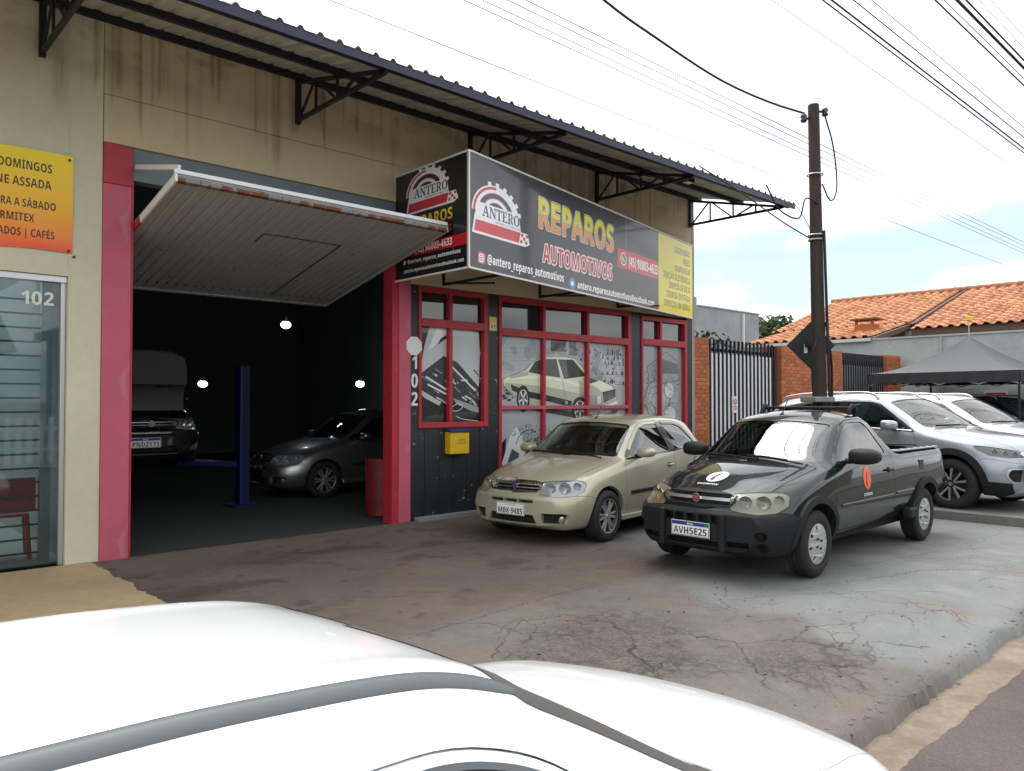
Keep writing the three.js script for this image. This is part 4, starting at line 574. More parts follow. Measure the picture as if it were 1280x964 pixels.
function extrude(pts, u, v, w, w0, w1) { // outline in the u,v plane, pushed along w from w0 to w1
  const sh = new THREE.Shape(pts.map(p => new THREE.Vector2(p[0], p[1]))), g = new THREE.ExtrudeGeometry(sh, { depth: w1 - w0, bevelEnabled: false, curveSegments: 2 });
  g.translate(0, 0, w0); const m = new THREE.Matrix4().makeBasis(u, v, w); g.applyMatrix4(m);
  if (m.determinant() < 0) { const p = g.attributes.position, n = p.count; for (let i = 0; i < n; i += 3) { for (const at of [g.attributes.position, g.attributes.normal]) { const t = [at.getX(i), at.getY(i), at.getZ(i)]; at.setXYZ(i, at.getX(i + 1), at.getY(i + 1), at.getZ(i + 1)); at.setXYZ(i + 1, ...t); } } }
  g.computeVertexNormals(); return g;
}
const sideP = (pts, z0 = -1.5, z1 = 1.5) => extrude(pts, V(1, 0, 0), V(0, 1, 0), V(0, 0, 1), z0, z1);
const topP = (pts, y0 = .3, y1 = 2.5) => extrude(pts, V(1, 0, 0), V(0, 0, 1), V(0, 1, 0), y0, y1);          // pts (x, z)
const frontP = (pts, x0 = -.4, x1 = .3) => extrude(pts, V(0, 0, 1), V(0, 1, 0), V(1, 0, 0), x0, x1);        // pts (z, y)
const cornerP = (pts, side, w0, w1, ang = 45) => { const a = ang * Math.PI / 180; return extrude(pts, V(Math.sin(a), 0, side * Math.cos(a)), V(0, 1, 0), V(-Math.cos(a), 0, side * Math.sin(a)), w0, w1); }; // outline drawn as seen from the front corner
const sym = pts => [...pts, ...pts.slice().reverse().map(p => [p[0], -p[1], ...p.slice(2)])];               // (x, z) outline mirrored in z
const symZ = pts => [...pts, ...pts.slice().reverse().map(p => [-p[0], p[1], ...p.slice(2)])];              // (z, y) outline mirrored in z
function arcPts(cx, cy, r, a0, a1, n = 16) { const o = []; for (let i = 0; i <= n; i++) { const a = (a0 + (a1 - a0) * i / n) * Math.PI / 180; o.push([cx + r * Math.cos(a), cy + r * Math.sin(a)]); } return o; }
function toGeo(b) { return clean(b.geometry || b); }
function both(fn) { fn(1); fn(-1); }

// shared car materials
const CM = {
  glass: phy({ color: lin(.62, .72, .68), roughness: .02, metalness: 0, transmission: 1, thickness: 0, ior: 1.85 }),
  tint: phy({ color: lin(.07, .10, .105), roughness: .02, metalness: 0, transmission: 1, thickness: 0, ior: 2.2 }),
  lens: phy({ color: lin(.95, .96, .96), roughness: .04, transmission: 1, thickness: 0, ior: 1.5 }),
  oldLens: phy({ color: lin(.66, .58, .36), roughness: .3, transmission: .85, thickness: 0, ior: 1.5 }),
  hazyLens: phy({ color: lin(.74, .74, .64), roughness: .16, transmission: .92, thickness: 0, ior: 1.5 }),
  midTint: phy({ color: lin(.30, .36, .37), roughness: .03, transmission: 1, thickness: 0, ior: 1.5 }),
  seal: std({ color: lin(.06, .055, .05), roughness: .6 }),
  ditch: std({ color: lin(.085, .098, .105), roughness: .5 }),
  film: phy({ color: lin(.5, .55, .56), roughness: .02, transmission: 1, thickness: 0, ior: 2.4 }),
  rubber: std({ color: lin(.016, .016, .017), roughness: .82 }),
  plastic: phy({ color: lin(.018, .019, .021), roughness: .55, specularIntensity: .4 }),
  gloss: phy({ color: lin(.012, .012, .013), roughness: .2, clearcoat: .6 }),
  chrome: std({ color: lin(.82, .83, .85), roughness: .12, metalness: 1 }),
  bowl: std({ color: lin(.55, .56, .58), roughness: .22, metalness: 1 }),
  satin: std({ color: lin(.62, .63, .65), roughness: .3, metalness: .9 }),
  alloy: std({ color: lin(.50, .51, .52), roughness: .36, metalness: .75 }),
  iron: std({ color: lin(.05, .05, .052), roughness: .5, metalness: .5 }),
  cap: std({ color: lin(.42, .43, .42), roughness: .48, metalness: .35 }),
  cloth: std({ color: lin(.035, .036, .04), roughness: .95 }),
  dash: std({ color: lin(.02, .02, .022), roughness: .7 }),
  under: std({ color: lin(.012, .012, .012), roughness: .9 }),
  amber: phy({ color: lin(.75, .28, .03), roughness: .2 }),
  plateWhite: std({ color: lin(.75, .76, .75), roughness: .5 }),
};
function paint(r, g, b, metal = .35, rough = .34, coat = .03) {
  const c = [r, g, b];
  return phy({ color: lin(...c), metalness: metal, roughness: rough, clearcoat: 1, clearcoatRoughness: coat, specularIntensity: metal < .1 ? .15 : 1 });
}
function lathe(pts, seg = 48) { return new THREE.LatheGeometry(pts.map(p => new THREE.Vector2(p[0], p[1])), seg); }
// a wheel, axle along z, outer face towards +z, centre at the origin
function makeWheel(style, R, W, rim) {
  const g = new THREE.Group(); g.name = 'wheel';
  const h = W / 2, b = .014, prof = [[rim, -h + .01], [rim + .012, -h], [R - .035, -h - .004], [R - .012, -h + .012], [R, -h + .034]];
  const grooves = []; for (const gz of [-.36, -.12, .12, .36]) grooves.push([R, gz * W - .006], [R - .008, gz * W - .004], [R - .008, gz * W + .004], [R, gz * W + .006]);
  prof.push(...grooves, [R, h - .034], [R - .012, h - .012], [R - .035, h + .004], [rim + .03, h + .006], [rim + .012, h], [rim, h - .01], [rim - .01, h - .03], [rim - .01, -h + .03], [rim, -h + .01]);
  const tyre = lathe(prof.reverse(), 56); tyre.rotateX(Math.PI / 2); part('tyre', toCreasedNormals(tyre, .6), CM.rubber, g);
  const barrel = lathe([[rim - .012, -h + .02], [rim - .02, -.01], [rim - .014, h - .03], [rim + .004, h - .008], [rim + .006, h - .002], [rim - .012, h - .006], [rim - .03, h - .05], [rim - .05, -h + .04], [.03, -h + .035], [.03, -h + .02], [rim - .012, -h + .02]].reverse(), 48); barrel.rotateX(Math.PI / 2);
  const ex = (pts, d, z, bev = .006) => { const s = new THREE.ExtrudeGeometry(new THREE.Shape(pts.map(p => new THREE.Vector2(...p))), { depth: d, bevelEnabled: true, bevelThickness: bev, bevelSize: bev, bevelSegments: 2, curveSegments: 4 }); s.translate(0, 0, z); return s; };
  const r = rim - .012, disc = (rr, d, z) => { const c = cyl(rr, rr, d, 32); c.rotateX(Math.PI / 2); c.translate(0, 0, z); return c; };
  part('brake_disc', [disc(r * .72, .02, -h + .075)], CM.iron, g);
  if (style === 'twin6') {
    part('rim', barrel, CM.iron, g); { const t = new THREE.TorusGeometry(rim - .004, .009, 8, 48); t.translate(0, 0, h - .012); part('rim_lip', t, CM.alloy, g); } const sp = [];
    for (let k = 0; k < 6; k++) { const a = k * Math.PI / 3; for (const s of [-1, 1]) { const q = ex([[.028, s * .006], [r * .55, s * .008], [r + .002, s * .022], [r + .002, s * .046], [r * .5, s * .026], [.028, s * .022]], .016, h - .036, .004); q.rotateZ(a); sp.push(q); } }
    sp.push(disc(.048, .03, h - .03)); part('spokes', sp, CM.alloy, g); part('hub_cap', disc(.024, .008, h - .011), CM.satin, g);
  } else if (style === 'cap8') {
    part('rim', barrel, CM.plastic, g);
    const sh = new THREE.Shape(); sh.absarc(0, 0, r + .002, 0, Math.PI * 2, false);
    for (let k = 0; k < 8; k++) { const a = k * Math.PI / 4 + .2, c = [Math.cos(a), Math.sin(a)], t = [-c[1], c[0]], H = new THREE.Path(); const q = [[.70, -.10], [.92, -.085], [.92, .085], [.70, .10], [.66, 0]].map(([p, s]) => new THREE.Vector2(r * (c[0] * p + t[0] * s), r * (c[1] * p + t[1] * s))); H.setFromPoints(q); sh.holes.push(H); }
    const c = new THREE.ExtrudeGeometry(sh, { depth: .008, bevelEnabled: true, bevelThickness: .004, bevelSize: .003, bevelSegments: 1, curveSegments: 40 });
    const p = c.attributes.position; for (let i = 0; i < p.count; i++) { const rr = Math.hypot(p.getX(i), p.getY(i)) / r; p.setZ(i, p.getZ(i) + .018 * (1 - rr * rr) - (rr > .9 ? .004 : 0)); } c.computeVertexNormals(); c.translate(0, 0, h - .014); part('hub_cap', toCreasedNormals(c, .5), CM.cap, g);
    const nuts = []; for (let k = 0; k < 4; k++) { const a = k * Math.PI / 2 + .5, n = disc(.011, .012, h + .012); n.translate(Math.cos(a) * .05, Math.sin(a) * .05, -.002); nuts.push(n); } part('wheel_nuts', nuts, CM.under, g);
  } else { // broad bladed two-tone
    part('rim', barrel, CM.gloss, g); const dk = [], li = [];
    for (let k = 0; k < 5; k++) {
      const a = k * Math.PI * 2 / 5;
      const q = ex([[.03, -.035], [r * .62, -.062], [r, -.085], [r, .055], [r * .62, .035], [.03, .03]], .014, h - .05, .004); q.rotateZ(a); dk.push(q);
      for (const s of [0, 1]) { const w = s ? ex([[.05, .012], [r * .6, .026], [r, .036], [r, .07], [r * .6, .046], [.05, .034]], .016, h - .036, .003) : ex([[.05, -.038], [r * .6, -.075], [r, -.1], [r, -.078], [r * .6, -.056], [.05, -.02]], .016, h - .036, .003); w.rotateZ(a); li.push(w); }
    }
    dk.push(disc(.05, .03, h - .04)); part('spokes', dk, CM.gloss, g); part('spoke_faces', li, CM.alloy, g); part('hub_cap', disc(.03, .01, h - .02), CM.satin, g);
  }
  return g;
}
function putWheels(root, proto, xs, y, z) {
  for (const x of xs) for (const s of [1, -1]) { const w = proto.clone(); w.position.set(x, y, s * z); if (s < 0) w.rotation.y = Math.PI; root.add(w); }
}
function seat(root, x, z, h, mat, name = 'seat') {
  part(name, [rbx(x - .02, x + .5, h, h + .16, z - .25, z + .25, .06, 3), (() => { const g = rbx(-.07, .07, 0, .6, -.24, .24, .06, 3); g.rotateZ(-.28); g.translate(x + .5, h + .08, z); return g; })(), (() => { const g = rbx(-.05, .05, 0, .18, -.13, .13, .045, 3); g.rotateZ(-.2); g.translate(x + .68, h + .68, z); return g; })()], mat, root);
}
function plateMat(text, top, sub_) {
  return std({ roughness: .45, map: canvas(512, 166, (c, w, h) => { c.fillStyle = '#e9eae6'; c.fillRect(0, 0, w, h); c.strokeStyle = '#222'; c.lineWidth = 5; c.strokeRect(4, 4, w - 8, h - 8); if (top) { c.fillStyle = '#1f3f8f'; c.fillRect(3, 3, w - 6, 42); c.fillStyle = '#fff'; c.font = 'bold 26px sans-serif'; c.textAlign = 'center'; c.fillText('BRASIL', w / 2, 34); c.fillStyle = '#2a8a4a'; c.fillRect(w - 56, 10, 40, 26); } else { c.fillStyle = '#333'; c.font = '22px sans-serif'; c.textAlign = 'center'; c.fillText(sub_ || '', w / 2, 34); } c.fillStyle = '#15171a'; c.textAlign = 'center'; c.font = 'bold 112px sans-serif'; c.save(); c.translate(w / 2, h - 18); const m = c.measureText(text).width; c.scale(Math.min(1, (w - 50) / m), 1); c.fillText(text, 0, 0); c.restore(); }) });
}
function plate(root, x, y, z, wd, ht, mat, lean = 0) { // faces -x
  const g = sub('licence_plate', root), bk = bx(0, .006, -ht / 2, ht / 2, -wd / 2, wd / 2); part('plate_back', bk, CM.plateWhite, g);
  part('plate_print', quadGeo(V(-.002, -ht / 2 + .004, -wd / 2 + .004), V(-.002, -ht / 2 + .004, wd / 2 - .004), V(-.002, ht / 2 - .004, wd / 2 - .004), V(-.002, ht / 2 - .004, -wd / 2 + .004)), mat, g); g.position.set(x, y, z); g.rotation.z = lean; return g;
}
function wiper(root, pts) { part('wiper', [tube(pts, .009, 12, 6), tube(pts.slice(1).map(p => [p[0] - .004, p[1] + .012, p[2]]), .006, 8, 5)], CM.plastic, root); }
function mirrorShell(root, x, y, z, side, body, glassy = true, size = 1) {
  const g = sub('door_mirror', root);
  const s = new THREE.SphereGeometry(1, 28, 18), p = s.attributes.position; for (let i = 0; i < p.count; i++) { const se = v => Math.sign(v) * Math.pow(Math.abs(v), .72); let X = se(p.getX(i)); if (X > .35) X = .35; p.setXYZ(i, X * .1 * size, se(p.getY(i)) * .06 * size * (1 - .12 * p.getZ(i)), se(p.getZ(i)) * .112 * size); } s.computeVertexNormals(); s.translate(0, 0, .13 * size * side);
  part('shell', toCreasedNormals(s, .7), body, g);
  part('arm', [tube([[.0, -.05, -.02 * side], [.0, -.05, .03 * side], [0, -.02, .1 * side]], .028, 8, 8)], CM.plastic, g);
  const m = new THREE.CircleGeometry(1, 28); m.scale(.1 * size, .05 * size, 1); m.rotateY(Math.PI / 2); m.translate(.037 * size, 0, .13 * size * side); part('mirror_glass', m, CM.chrome, g);
  g.position.set(x, y, z); return g;
}
// ---------------------------------------------------------------- small hatchback and its pickup sister
const hatchFront = {
  yt: [[0, .695], [.025, .712], [.08, .733], [.3, .79], [.6, .86], [.85, .91], [1.0, .935], [1.06, .955]],
  yr: [[0, .64], [.1, .678], [.3, .73], [.6, .805], [.9, .865], [1.1, .905], [1.2, .935]],
  wr: [[0, .46], [.1, .53], [.3, .595], [.6, .64], [.9, .672], [1.15, .69]],
  ys: [[0, .53], [.1, .585], [.3, .66], [.6, .735], [.9, .80], [1.2, .86]],
  ws: [[0, .53], [.06, .61], [.15, .675], [.3, .725], [.5, .755], [.9, .775], [1.3, .782]],
  ym: [[0, .42], [.4, .46], [1, .50]],
  wm: [[0, .60], [.05, .67], [.12, .725], [.25, .77], [.45, .80], [.8, .812]],
  wb: [[0, .52], [.05, .60], [.15, .68], [.4, .73], [.8, .74]],
  yb: [[0, .24], [.1, .185], [.4, .19], [.9, .22]],
};
const join = (a, b) => { const o = {}; for (const k of Object.keys(a)) o[k] = [...a[k], ...b[k]]; return o; };
function barZ(S, y, h, dx, dep, z0, z1, n = 16) { // a bar that follows the bowed nose
  const g = new THREE.BoxGeometry(dep, h, z1 - z0, 1, 1, n); g.translate(0, y, (z0 + z1) / 2); const p = g.attributes.position;
  for (let i = 0; i < p.count; i++) p.setX(i, p.getX(i) + S.warp(0, p.getY(i), p.getZ(i)) + dx + dep / 2); g.computeVertexNormals(); return g;
}
function buildHatch(spec) {
  const root = spec.root, S = new CarShape(spec), P = spec.paint, A = spec.axles, wy = spec.wheelR;
  const outer = S.skinOf(0), inner = brush(S.loft({ g: -.045, x0: spec.cab[0], x1: spec.cab[1], floor: .12 }));
  let body = minus(outer, inner);
  if (spec.bed) body = minus(body, rbx(...spec.bed, .03));
  for (const a of A) { const c = cyl(spec.archR, spec.archR, 2, 40); c.rotateX(Math.PI / 2); c.translate(a, wy + .01, 0); body = minus(body, c); }
  const inset = S.skinOf(-.006);
  // glass openings
  const pane = (name, prism, mat) => { body = minus(body, prism); part(name, toGeo(skin(inset, prism)), mat, root); };
  const screen = rounded(sym(spec.screen), .05);
  { const p = topP(screen, .9, 1.7); body = minus(body, p); part('windscreen', toGeo(skin(inset, p)), CM.glass, root);
    const ringB = minus(brush(topP(grown(screen, .004), .91, 1.69)), topP(grown(screen, -.022), .8, 1.8)); part('windscreen_seal', toGeo(skin(S.skinOf(.0015), ringB)), CM.gloss, root); }
  const sides = spec.windows.map(w => rounded(w, .035));
  sides.forEach((w, i) => both(s => pane('side_window', sideP(w, s > 0 ? .2 : -1.2, s > 0 ? 1.2 : -.2), spec.sideGlass)));
  if (spec.rearGlass) pane('rear_window', topP(rounded(sym(spec.rearGlass), .05), .95, 1.7), CM.tint);
  // black window surrounds and pillar
  const trim = S.skinOf(.0025);
  both(s => { for (const t of spec.blacks) { let b = brush(sideP(rounded(t, .01), s > 0 ? .2 : -1.2, s > 0 ? 1.2 : -.2)); for (const w of sides) b = minus(b, sideP(grown(w, -.012), -1.4, 1.4)); part('window_trim', toGeo(skin(trim, b)), CM.gloss, root); } });
  // bonnet
  { const bo = rounded(sym(spec.bonnet), .04), p = topP(bo, .5, 1.4); const bon = inside(body, p); body = minus(body, topP(grown(bo, .006), .5, 1.4)); spec.bonnetPart = part('bonnet', toGeo(bon), P, root); }
  // doors
  spec.doors.forEach((d, i) => both(s => {
    const z0 = s > 0 ? .35 : -1.2, z1 = s > 0 ? 1.2 : -.35, o = rounded(d, .05), dr = inside(body, sideP(o, z0, z1)); body = minus(body, sideP(grown(o, .005), z0, z1));
    const m = part('door', toGeo(dr), P, root); const [hx, hy] = spec.handles[i], hz = S.zAt(hx, hy);
    const cup = new THREE.SphereGeometry(1, 16, 10); cup.scale(.055, .03, .008); cup.translate(hx, hy, s * (hz + .0)); part('handle_cup', cup, CM.under, m);
    part('door_handle', [rbx(hx - .075, hx + .075, hy - .011, hy + .013, s * hz + (s > 0 ? .012 : -.034), s * hz + (s > 0 ? .034 : -.012), .01)], spec.handleMat || P, m);
  }));
  // front bumper
  const bp = rounded(spec.bumper, .02), grownLoft = S.skinOf(spec.bumperGrow || .004);
  let bump = inside(grownLoft, sideP(bp)); if (spec.bumperCuts) for (const q of spec.bumperCuts) bump = minus(bump, q); { const c = cyl(spec.archR + .002, spec.archR + .002, 2, 40); c.rotateX(Math.PI / 2); c.translate(A[0], wy + .01, 0); bump = minus(bump, c); }
  body = minus(body, sideP(grown(bp, .004)));
  for (const q of spec.intakes) { const pr = frontP(rounded(q.o, q.r ?? .015), -.4, q.d); bump = minus(bump, pr); }
  part('bumper', toGeo(bump), spec.bumperMat || P, root);
  const deep = S.skinOf(-.05); for (const q of spec.intakes) part('intake_mesh', toGeo(skin(deep, frontP(rounded(q.o, q.r ?? .015), -.4, Math.max(.2, q.d + .06)))), CM.under, root);
  // rear bumper
  { const rb = rounded(spec.rearBumper, .02); let b = inside(grownLoft, sideP(rb)); const c = cyl(spec.archR + .002, spec.archR + .002, 2, 40); c.rotateX(Math.PI / 2); c.translate(A[1], wy + .01, 0); b = minus(b, c); body = minus(body, sideP(grown(rb, .004))); part('rear_bumper', toGeo(b), spec.bumperMat || P, root); }
  // grille
  { const gr = rounded(symZ(spec.grille), .012); body = minus(body, frontP(gr, -.4, .16)); if (spec.bonnetPart) spec.bonnetPart.geometry = toGeo(minus(brush(spec.bonnetPart.geometry), frontP(gr, -.4, .14)));
    const g = sub('grille', root); part('grille_back', toGeo(skin(deep, frontP(grown(gr, .003), -.4, .3))), CM.under, g); const rim = minus(inside(S.skinOf(.005), frontP(grown(gr, .014), -.4, .15)), frontP(grown(gr, -.004), -.5, .4)); part('grille_frame', toGeo(rim), spec.grilleFrame, g); spec.grilleBars(g, S); }
  // headlamps
  both(s => {
    const o = rounded(spec.lamp, .02), pr = cornerP(o, s, -.62, 1.4), body2 = cornerP(grown(o, .003), s, -.62, 1.4); const lim = x => inside(x, bx(-.3, .62, .4, .95, s > 0 ? .2 : -1, s > 0 ? 1 : -.2));
    const pocket = lim(brush(body2)), cutP = lim(brush(pr));
    let house = inside(S.skinOf(-.012), cutP);
    const g = sub('headlamp', root); const a = Math.PI / 4, dir = V(Math.cos(a), 0, -s * Math.sin(a));
    for (const [u, y, r] of spec.bowls) {
      const o0 = V(Math.sin(a) * u - Math.cos(a) * 1.5, y, s * (Math.cos(a) * u + Math.sin(a) * 1.5)), hit = S.hit(o0, dir); if (!hit) continue;
      const sp = new THREE.SphereGeometry(r, 24, 16); sp.translate(...hit.toArray()); house = minus(house, sp);
      const bw = lathe([[0, -r * .8], [r * .45, -r * .68], [r * .8, -r * .36], [r * .97, -.012], [r * 1.0, 0], [r * 1.02, -.004]], 28); bw.rotateZ(Math.PI / 2); bw.rotateY(s * .5); bw.translate(...hit.clone().addScaledVector(dir, .016).toArray()); part('reflector', bw, CM.bowl, g);
      const bl = new THREE.SphereGeometry(r * .3, 14, 10); bl.translate(...hit.clone().addScaledVector(dir, .03).toArray()); part('bulb', bl, CM.lens, g);
    }
    part('housing', toGeo(house), spec.lampInner, g); part('lens', toGeo(skin(S.skinOf(.0005), cutP)), s > 0 ? spec.lampLens : (spec.lampLensFar || spec.lampLens), g);
    body = minus(body, pocket); if (spec.bonnetPart) spec.bonnetPart.geometry = toGeo(minus(brush(spec.bonnetPart.geometry), pocket));
    const bm = root.children.find(m => m.name === 'bumper'); bm.geometry = toGeo(minus(brush(bm.geometry), pocket));
  });
  if (spec.flare) for (const a of A) both(s => {
    const ringo = minus(brush(sideP(arcPts(a, wy + .01, spec.archR + spec.flare, 0, 360, 48).slice(0, -1), s > 0 ? .45 : -1.3, s > 0 ? 1.3 : -.45)), sideP(arcPts(a, wy + .01, spec.archR - .003, 0, 360, 48).slice(0, -1), -1.4, 1.4), bx(a - .6, a + .6, -.3, spec.flareLow, -1.4, 1.4));
    let f = inside(S.skinOf(spec.flareOut || .02), ringo); part('wheel_arch_flare', toGeo(f), CM.plastic, root);
  });
  if (spec.cladding) both(s => part('side_cladding', toGeo(inside(S.skinOf(.012), sideP(rounded(spec.cladding, .01), s > 0 ? .5 : -1.3, s > 0 ? 1.3 : -.5))), CM.plastic, root));
  part('body', toGeo(body), P, root);
  // wheel wells, floor
  for (const a of A) both(s => { const c = new THREE.CylinderGeometry(spec.archR - .004, spec.archR - .004, .42, 36, 1, true, -Math.PI / 2 - .12, Math.PI + .24); c.rotateX(-Math.PI / 2); c.translate(a, wy + .01, s * .53); part('wheel_well', c, CM.under, root); const d = new THREE.CircleGeometry(spec.archR, 32, -.15, Math.PI + .3); d.translate(a, wy + .01, s * .33); part('wheel_well', d, CM.under, root); });
  part('underbody', [bx(.5, spec.L - .35, spec.under, spec.under + .06, -.6, .6)], CM.under, root);
  // cabin
  const cx = spec.cab[0];
  part('dashboard', [(() => { const g = rbx(cx + .12, cx + .5, .62, .93, -.66, .66, .07, 3); return g; })(), rbx(cx + .28, cx + .55, .88, .97, .18, .56, .04, 3)], CM.dash, root);
  { const t = new THREE.TorusGeometry(.18, .015, 10, 36), u = bx(-.17, .17, -.012, .012, -.01, .01), h = cyl(.055, .06, .03, 20); h.rotateX(Math.PI / 2); const gs = [t, u, h]; gs.forEach(q => { q.rotateY(Math.PI / 2); q.rotateZ(-.45); q.translate(cx + .62, .93, -spec.drive * .36); }); part('steering_wheel', gs, CM.dash, root); }
  for (const z of [-.36, .36]) seat(root, cx + .78, z, .36, CM.cloth);
  if (spec.rearSeat) part('rear_seat', [rbx(cx + 1.55, cx + 2.0, .4, .56, -.6, .6, .06, 3), (() => { const g = rbx(-.06, .06, 0, .55, -.6, .6, .05, 3); g.rotateZ(-.3); g.translate(cx + 2.0, .5, 0); return g; })()], CM.cloth, root);
  part('rear_view_mirror', [rbx(cx + .72, cx + .74, (spec.mirY || 1.22) - .03, (spec.mirY || 1.22) + .03, -.11, .11, .01), bx(cx + .7, cx + .72, (spec.mirY || 1.22), (spec.mirY || 1.22) + .1, -.012, .012)], CM.dash, root);
  putWheels(root, makeWheel(spec.wheelStyle, wy, spec.tyreW, spec.rim), A, wy, spec.track);
  return S;
}
function emblem(g, x, y, col) {
  const d = cyl(.04, .04, .016, 28); d.rotateZ(Math.PI / 2); d.translate(x, y, 0); part('emblem', d, CM.chrome, g); const e = cyl(.033, .033, .006, 28); e.rotateZ(Math.PI / 2); e.translate(x - .009, y, 0); part('emblem_face', e, std({ color: col, roughness: .3 }), g);
  const b = []; for (const z of [-.016, -.005, .005, .016]) b.push(bx(x - .015, x - .012, y - .017, y + .017, z - .0022, z + .0022)); b.push(bx(x - .015, x - .012, y + .012, y + .017, -.018, -.006), bx(x - .015, x - .012, y + .012, y + .017, .006, .018)); part('emblem_letters', b, CM.chrome, g);
}
function beigeHatch() {
  const root = thing('hatchback_car', 'champagne beige five-door hatchback with alloy wheels parked along the shop windows', 'car', null, [5.94, LOTY, 1.88], 8.4 * Math.PI / 180);
  const P = paint(.40, .385, .275, .22, .36, .06);
  const archR = .332, wy = .293;
  const spec = Object.assign(join(hatchFront, {
    yt: [[1.3, 1.125], [1.6, 1.315], [1.7, 1.36], [1.82, 1.392], [2.1, 1.425], [2.45, 1.435], [2.9, 1.42], [3.2, 1.385], [3.3, 1.335], [3.55, 1.06], [3.68, .97], [3.78, .93], [3.84, .88]],
    yr: [[1.45, 1.10], [1.72, 1.285], [1.85, 1.332], [2.1, 1.362], [2.45, 1.375], [2.9, 1.36], [3.2, 1.315], [3.4, 1.17], [3.62, .98], [3.75, .91], [3.84, .82]],
    wr: [[1.45, .635], [1.75, .578], [2.1, .562], [2.9, .548], [3.2, .545], [3.5, .57], [3.65, .60], [3.84, .56]],
    ys: [[1.6, .895], [2.2, .93], [3, .955], [3.4, .95], [3.84, .76]],
    ws: [[2.3, .785], [3, .778], [3.4, .755], [3.7, .70], [3.84, .60]],
    ym: [[2, .52], [3.3, .56], [3.84, .5]],
    wm: [[2, .818], [3.1, .815], [3.5, .79], [3.75, .74], [3.84, .66]],
    wb: [[2, .745], [3.2, .74], [3.84, .6]],
    yb: [[2, .23], [3.3, .25], [3.84, .33]],
  }), {
    L: 3.84, W: 1.636, bend: .17, lean: [[.15, .07], [.24, .012], [.34, 0], [.50, 0], [.56, .012], [.575, .035], [.7, .09], [.8, .12]], tail: [[.3, .03], [.5, 0], [.65, .03], [.95, .08]],
    root, paint: P, axles: [.79, 3.16], wheelR: wy, archR, tyreW: .18, rim: .198, track: .715, under: .17, wheelStyle: 'twin6', drive: -1, rearSeat: true,
    cab: [.98, 3.55],
    screen: [[1.035, 0], [1.06, .3], [1.15, .6], [1.2, .655], [1.72, .545], [1.66, .3], [1.64, 0]],
    windows: [[[1.36, .945], [1.52, 1.075], [1.80, 1.262], [1.98, 1.305], [2.28, 1.315], [2.35, .965]], [[2.48, .97], [2.41, 1.318], [2.76, 1.31], [2.93, 1.27, .08], [3.10, 1.10, .05], [3.14, 1.0]]],
    sideGlass: CM.tint, rearGlass: [[3.32, 0], [3.33, .48], [3.56, .52], [3.57, 0]],
    blacks: [[[1.27, .925], [1.25, .905], [3.19, .985], [3.17, 1.0], [2.40, .975]], [[2.335, .95], [2.275, 1.335], [2.43, 1.338], [2.495, .955]], [[2.40, 1.30], [2.40, 1.337], [2.80, 1.328], [2.97, 1.285], [3.17, 1.09], [3.20, .985], [3.12, .985], [3.08, 1.09], [2.91, 1.255], [2.76, 1.295]], [[1.27, .925], [1.35, .94], [1.44, 1.01], [1.40, 1.03], [1.28, .945]]],
    bonnet: [[.02, 0], [.035, .3], [.1, .50], [.30, .565], [.7, .63], [1.08, .668], [1.06, .5], [1.0, .25], [.985, 0]],
    doors: [[[1.22, .31], [1.17, .55], [1.20, .84], [1.29, .925], [1.50, 1.10], [1.78, 1.292], [1.95, 1.335], [2.37, 1.35], [2.43, .95], [2.40, .31]], [[2.415, .31], [2.445, .95], [2.385, 1.35], [2.78, 1.34], [2.97, 1.30], [3.18, 1.10], [3.21, .99], [3.16, .72], [2.88, .55], [2.80, .31]]],
    handles: [[2.27, .79], [3.04, .82]],
    bumper: [[-.3, .1], [-.3, .557], [.28, .557], [.42, .548], [.60, .50], [.60, .1]], bumperGrow: .004,
    intakes: [{ o: [[-.30, .475], [-.30, .515], [-.105, .515], [-.105, .475]], d: .1, r: .006 }, { o: [[-.09, .475], [-.09, .515], [.09, .515], [.09, .475]], d: .1, r: .006 }, { o: [[.105, .475], [.105, .515], [.30, .515], [.30, .475]], d: .1, r: .006 }, { o: [[-.30, .345], [.30, .345], [.35, .225], [-.35, .225]], d: .1 }, { o: [[.40, .265], [.40, .37], [.62, .375], [.68, .36], [.66, .265]], d: .19 }, { o: [[-.40, .265], [-.40, .37], [-.62, .375], [-.68, .36], [-.66, .265]], d: .19 }],
    rearBumper: [[4.2, .1], [4.2, .60], [3.6, .60], [3.46, .5], [3.4, .1]],
    grille: [[0, .602], [.32, .606], [.36, .655], [.345, .698], [0, .705]], grilleFrame: CM.chrome,
    grilleBars: (g, S) => { for (const y of [.634, .672]) part('grille_bar', barZ(S, y, .008, .006, .02, -.32, .32), CM.satin, g); for (let i = 0; i < 15; i++) { const z = -.315 + i * .045; part('grille_slat', barZ(S, .652, .09, .026, .01, z - .002, z + .002, 1), CM.plastic, g); } emblem(g, S.warp(0, .652, 0), .652, lin(.03, .05, .16)); },
    lamp: [[.295, .57], [.31, .675], [.36, .70], [.55, .712], [.78, .712], [.835, .685], [.80, .605], [.68, .56], [.50, .545], [.38, .56]], lampInner: std({ color: lin(.30, .31, .32), metalness: .2, roughness: .3 }), lampLens: CM.lens, lampLensFar: CM.oldLens,
    bowls: [[.42, .635, .058], [.575, .632, .068], [.72, .652, .045]],
  });
  const S = buildHatch(spec);
  // fog lamps
  both(s => { const c = lathe([[0, .02], [.03, .018], [.048, 0], [.052, -.004], [.05, -.03]].reverse(), 24); c.rotateZ(Math.PI / 2); c.translate(.155, .315, s * .565); part('fog_lamp', c, CM.satin, root); });
  plate(root, -.012, .395, 0, .40, .135, plateMat('MBK·9485', false, 'PR - FOZ DO IGUACU'), 0);
  part('plate_bracket', bx(-.004, .05, .33, .46, -.19, .19), CM.plastic, root);
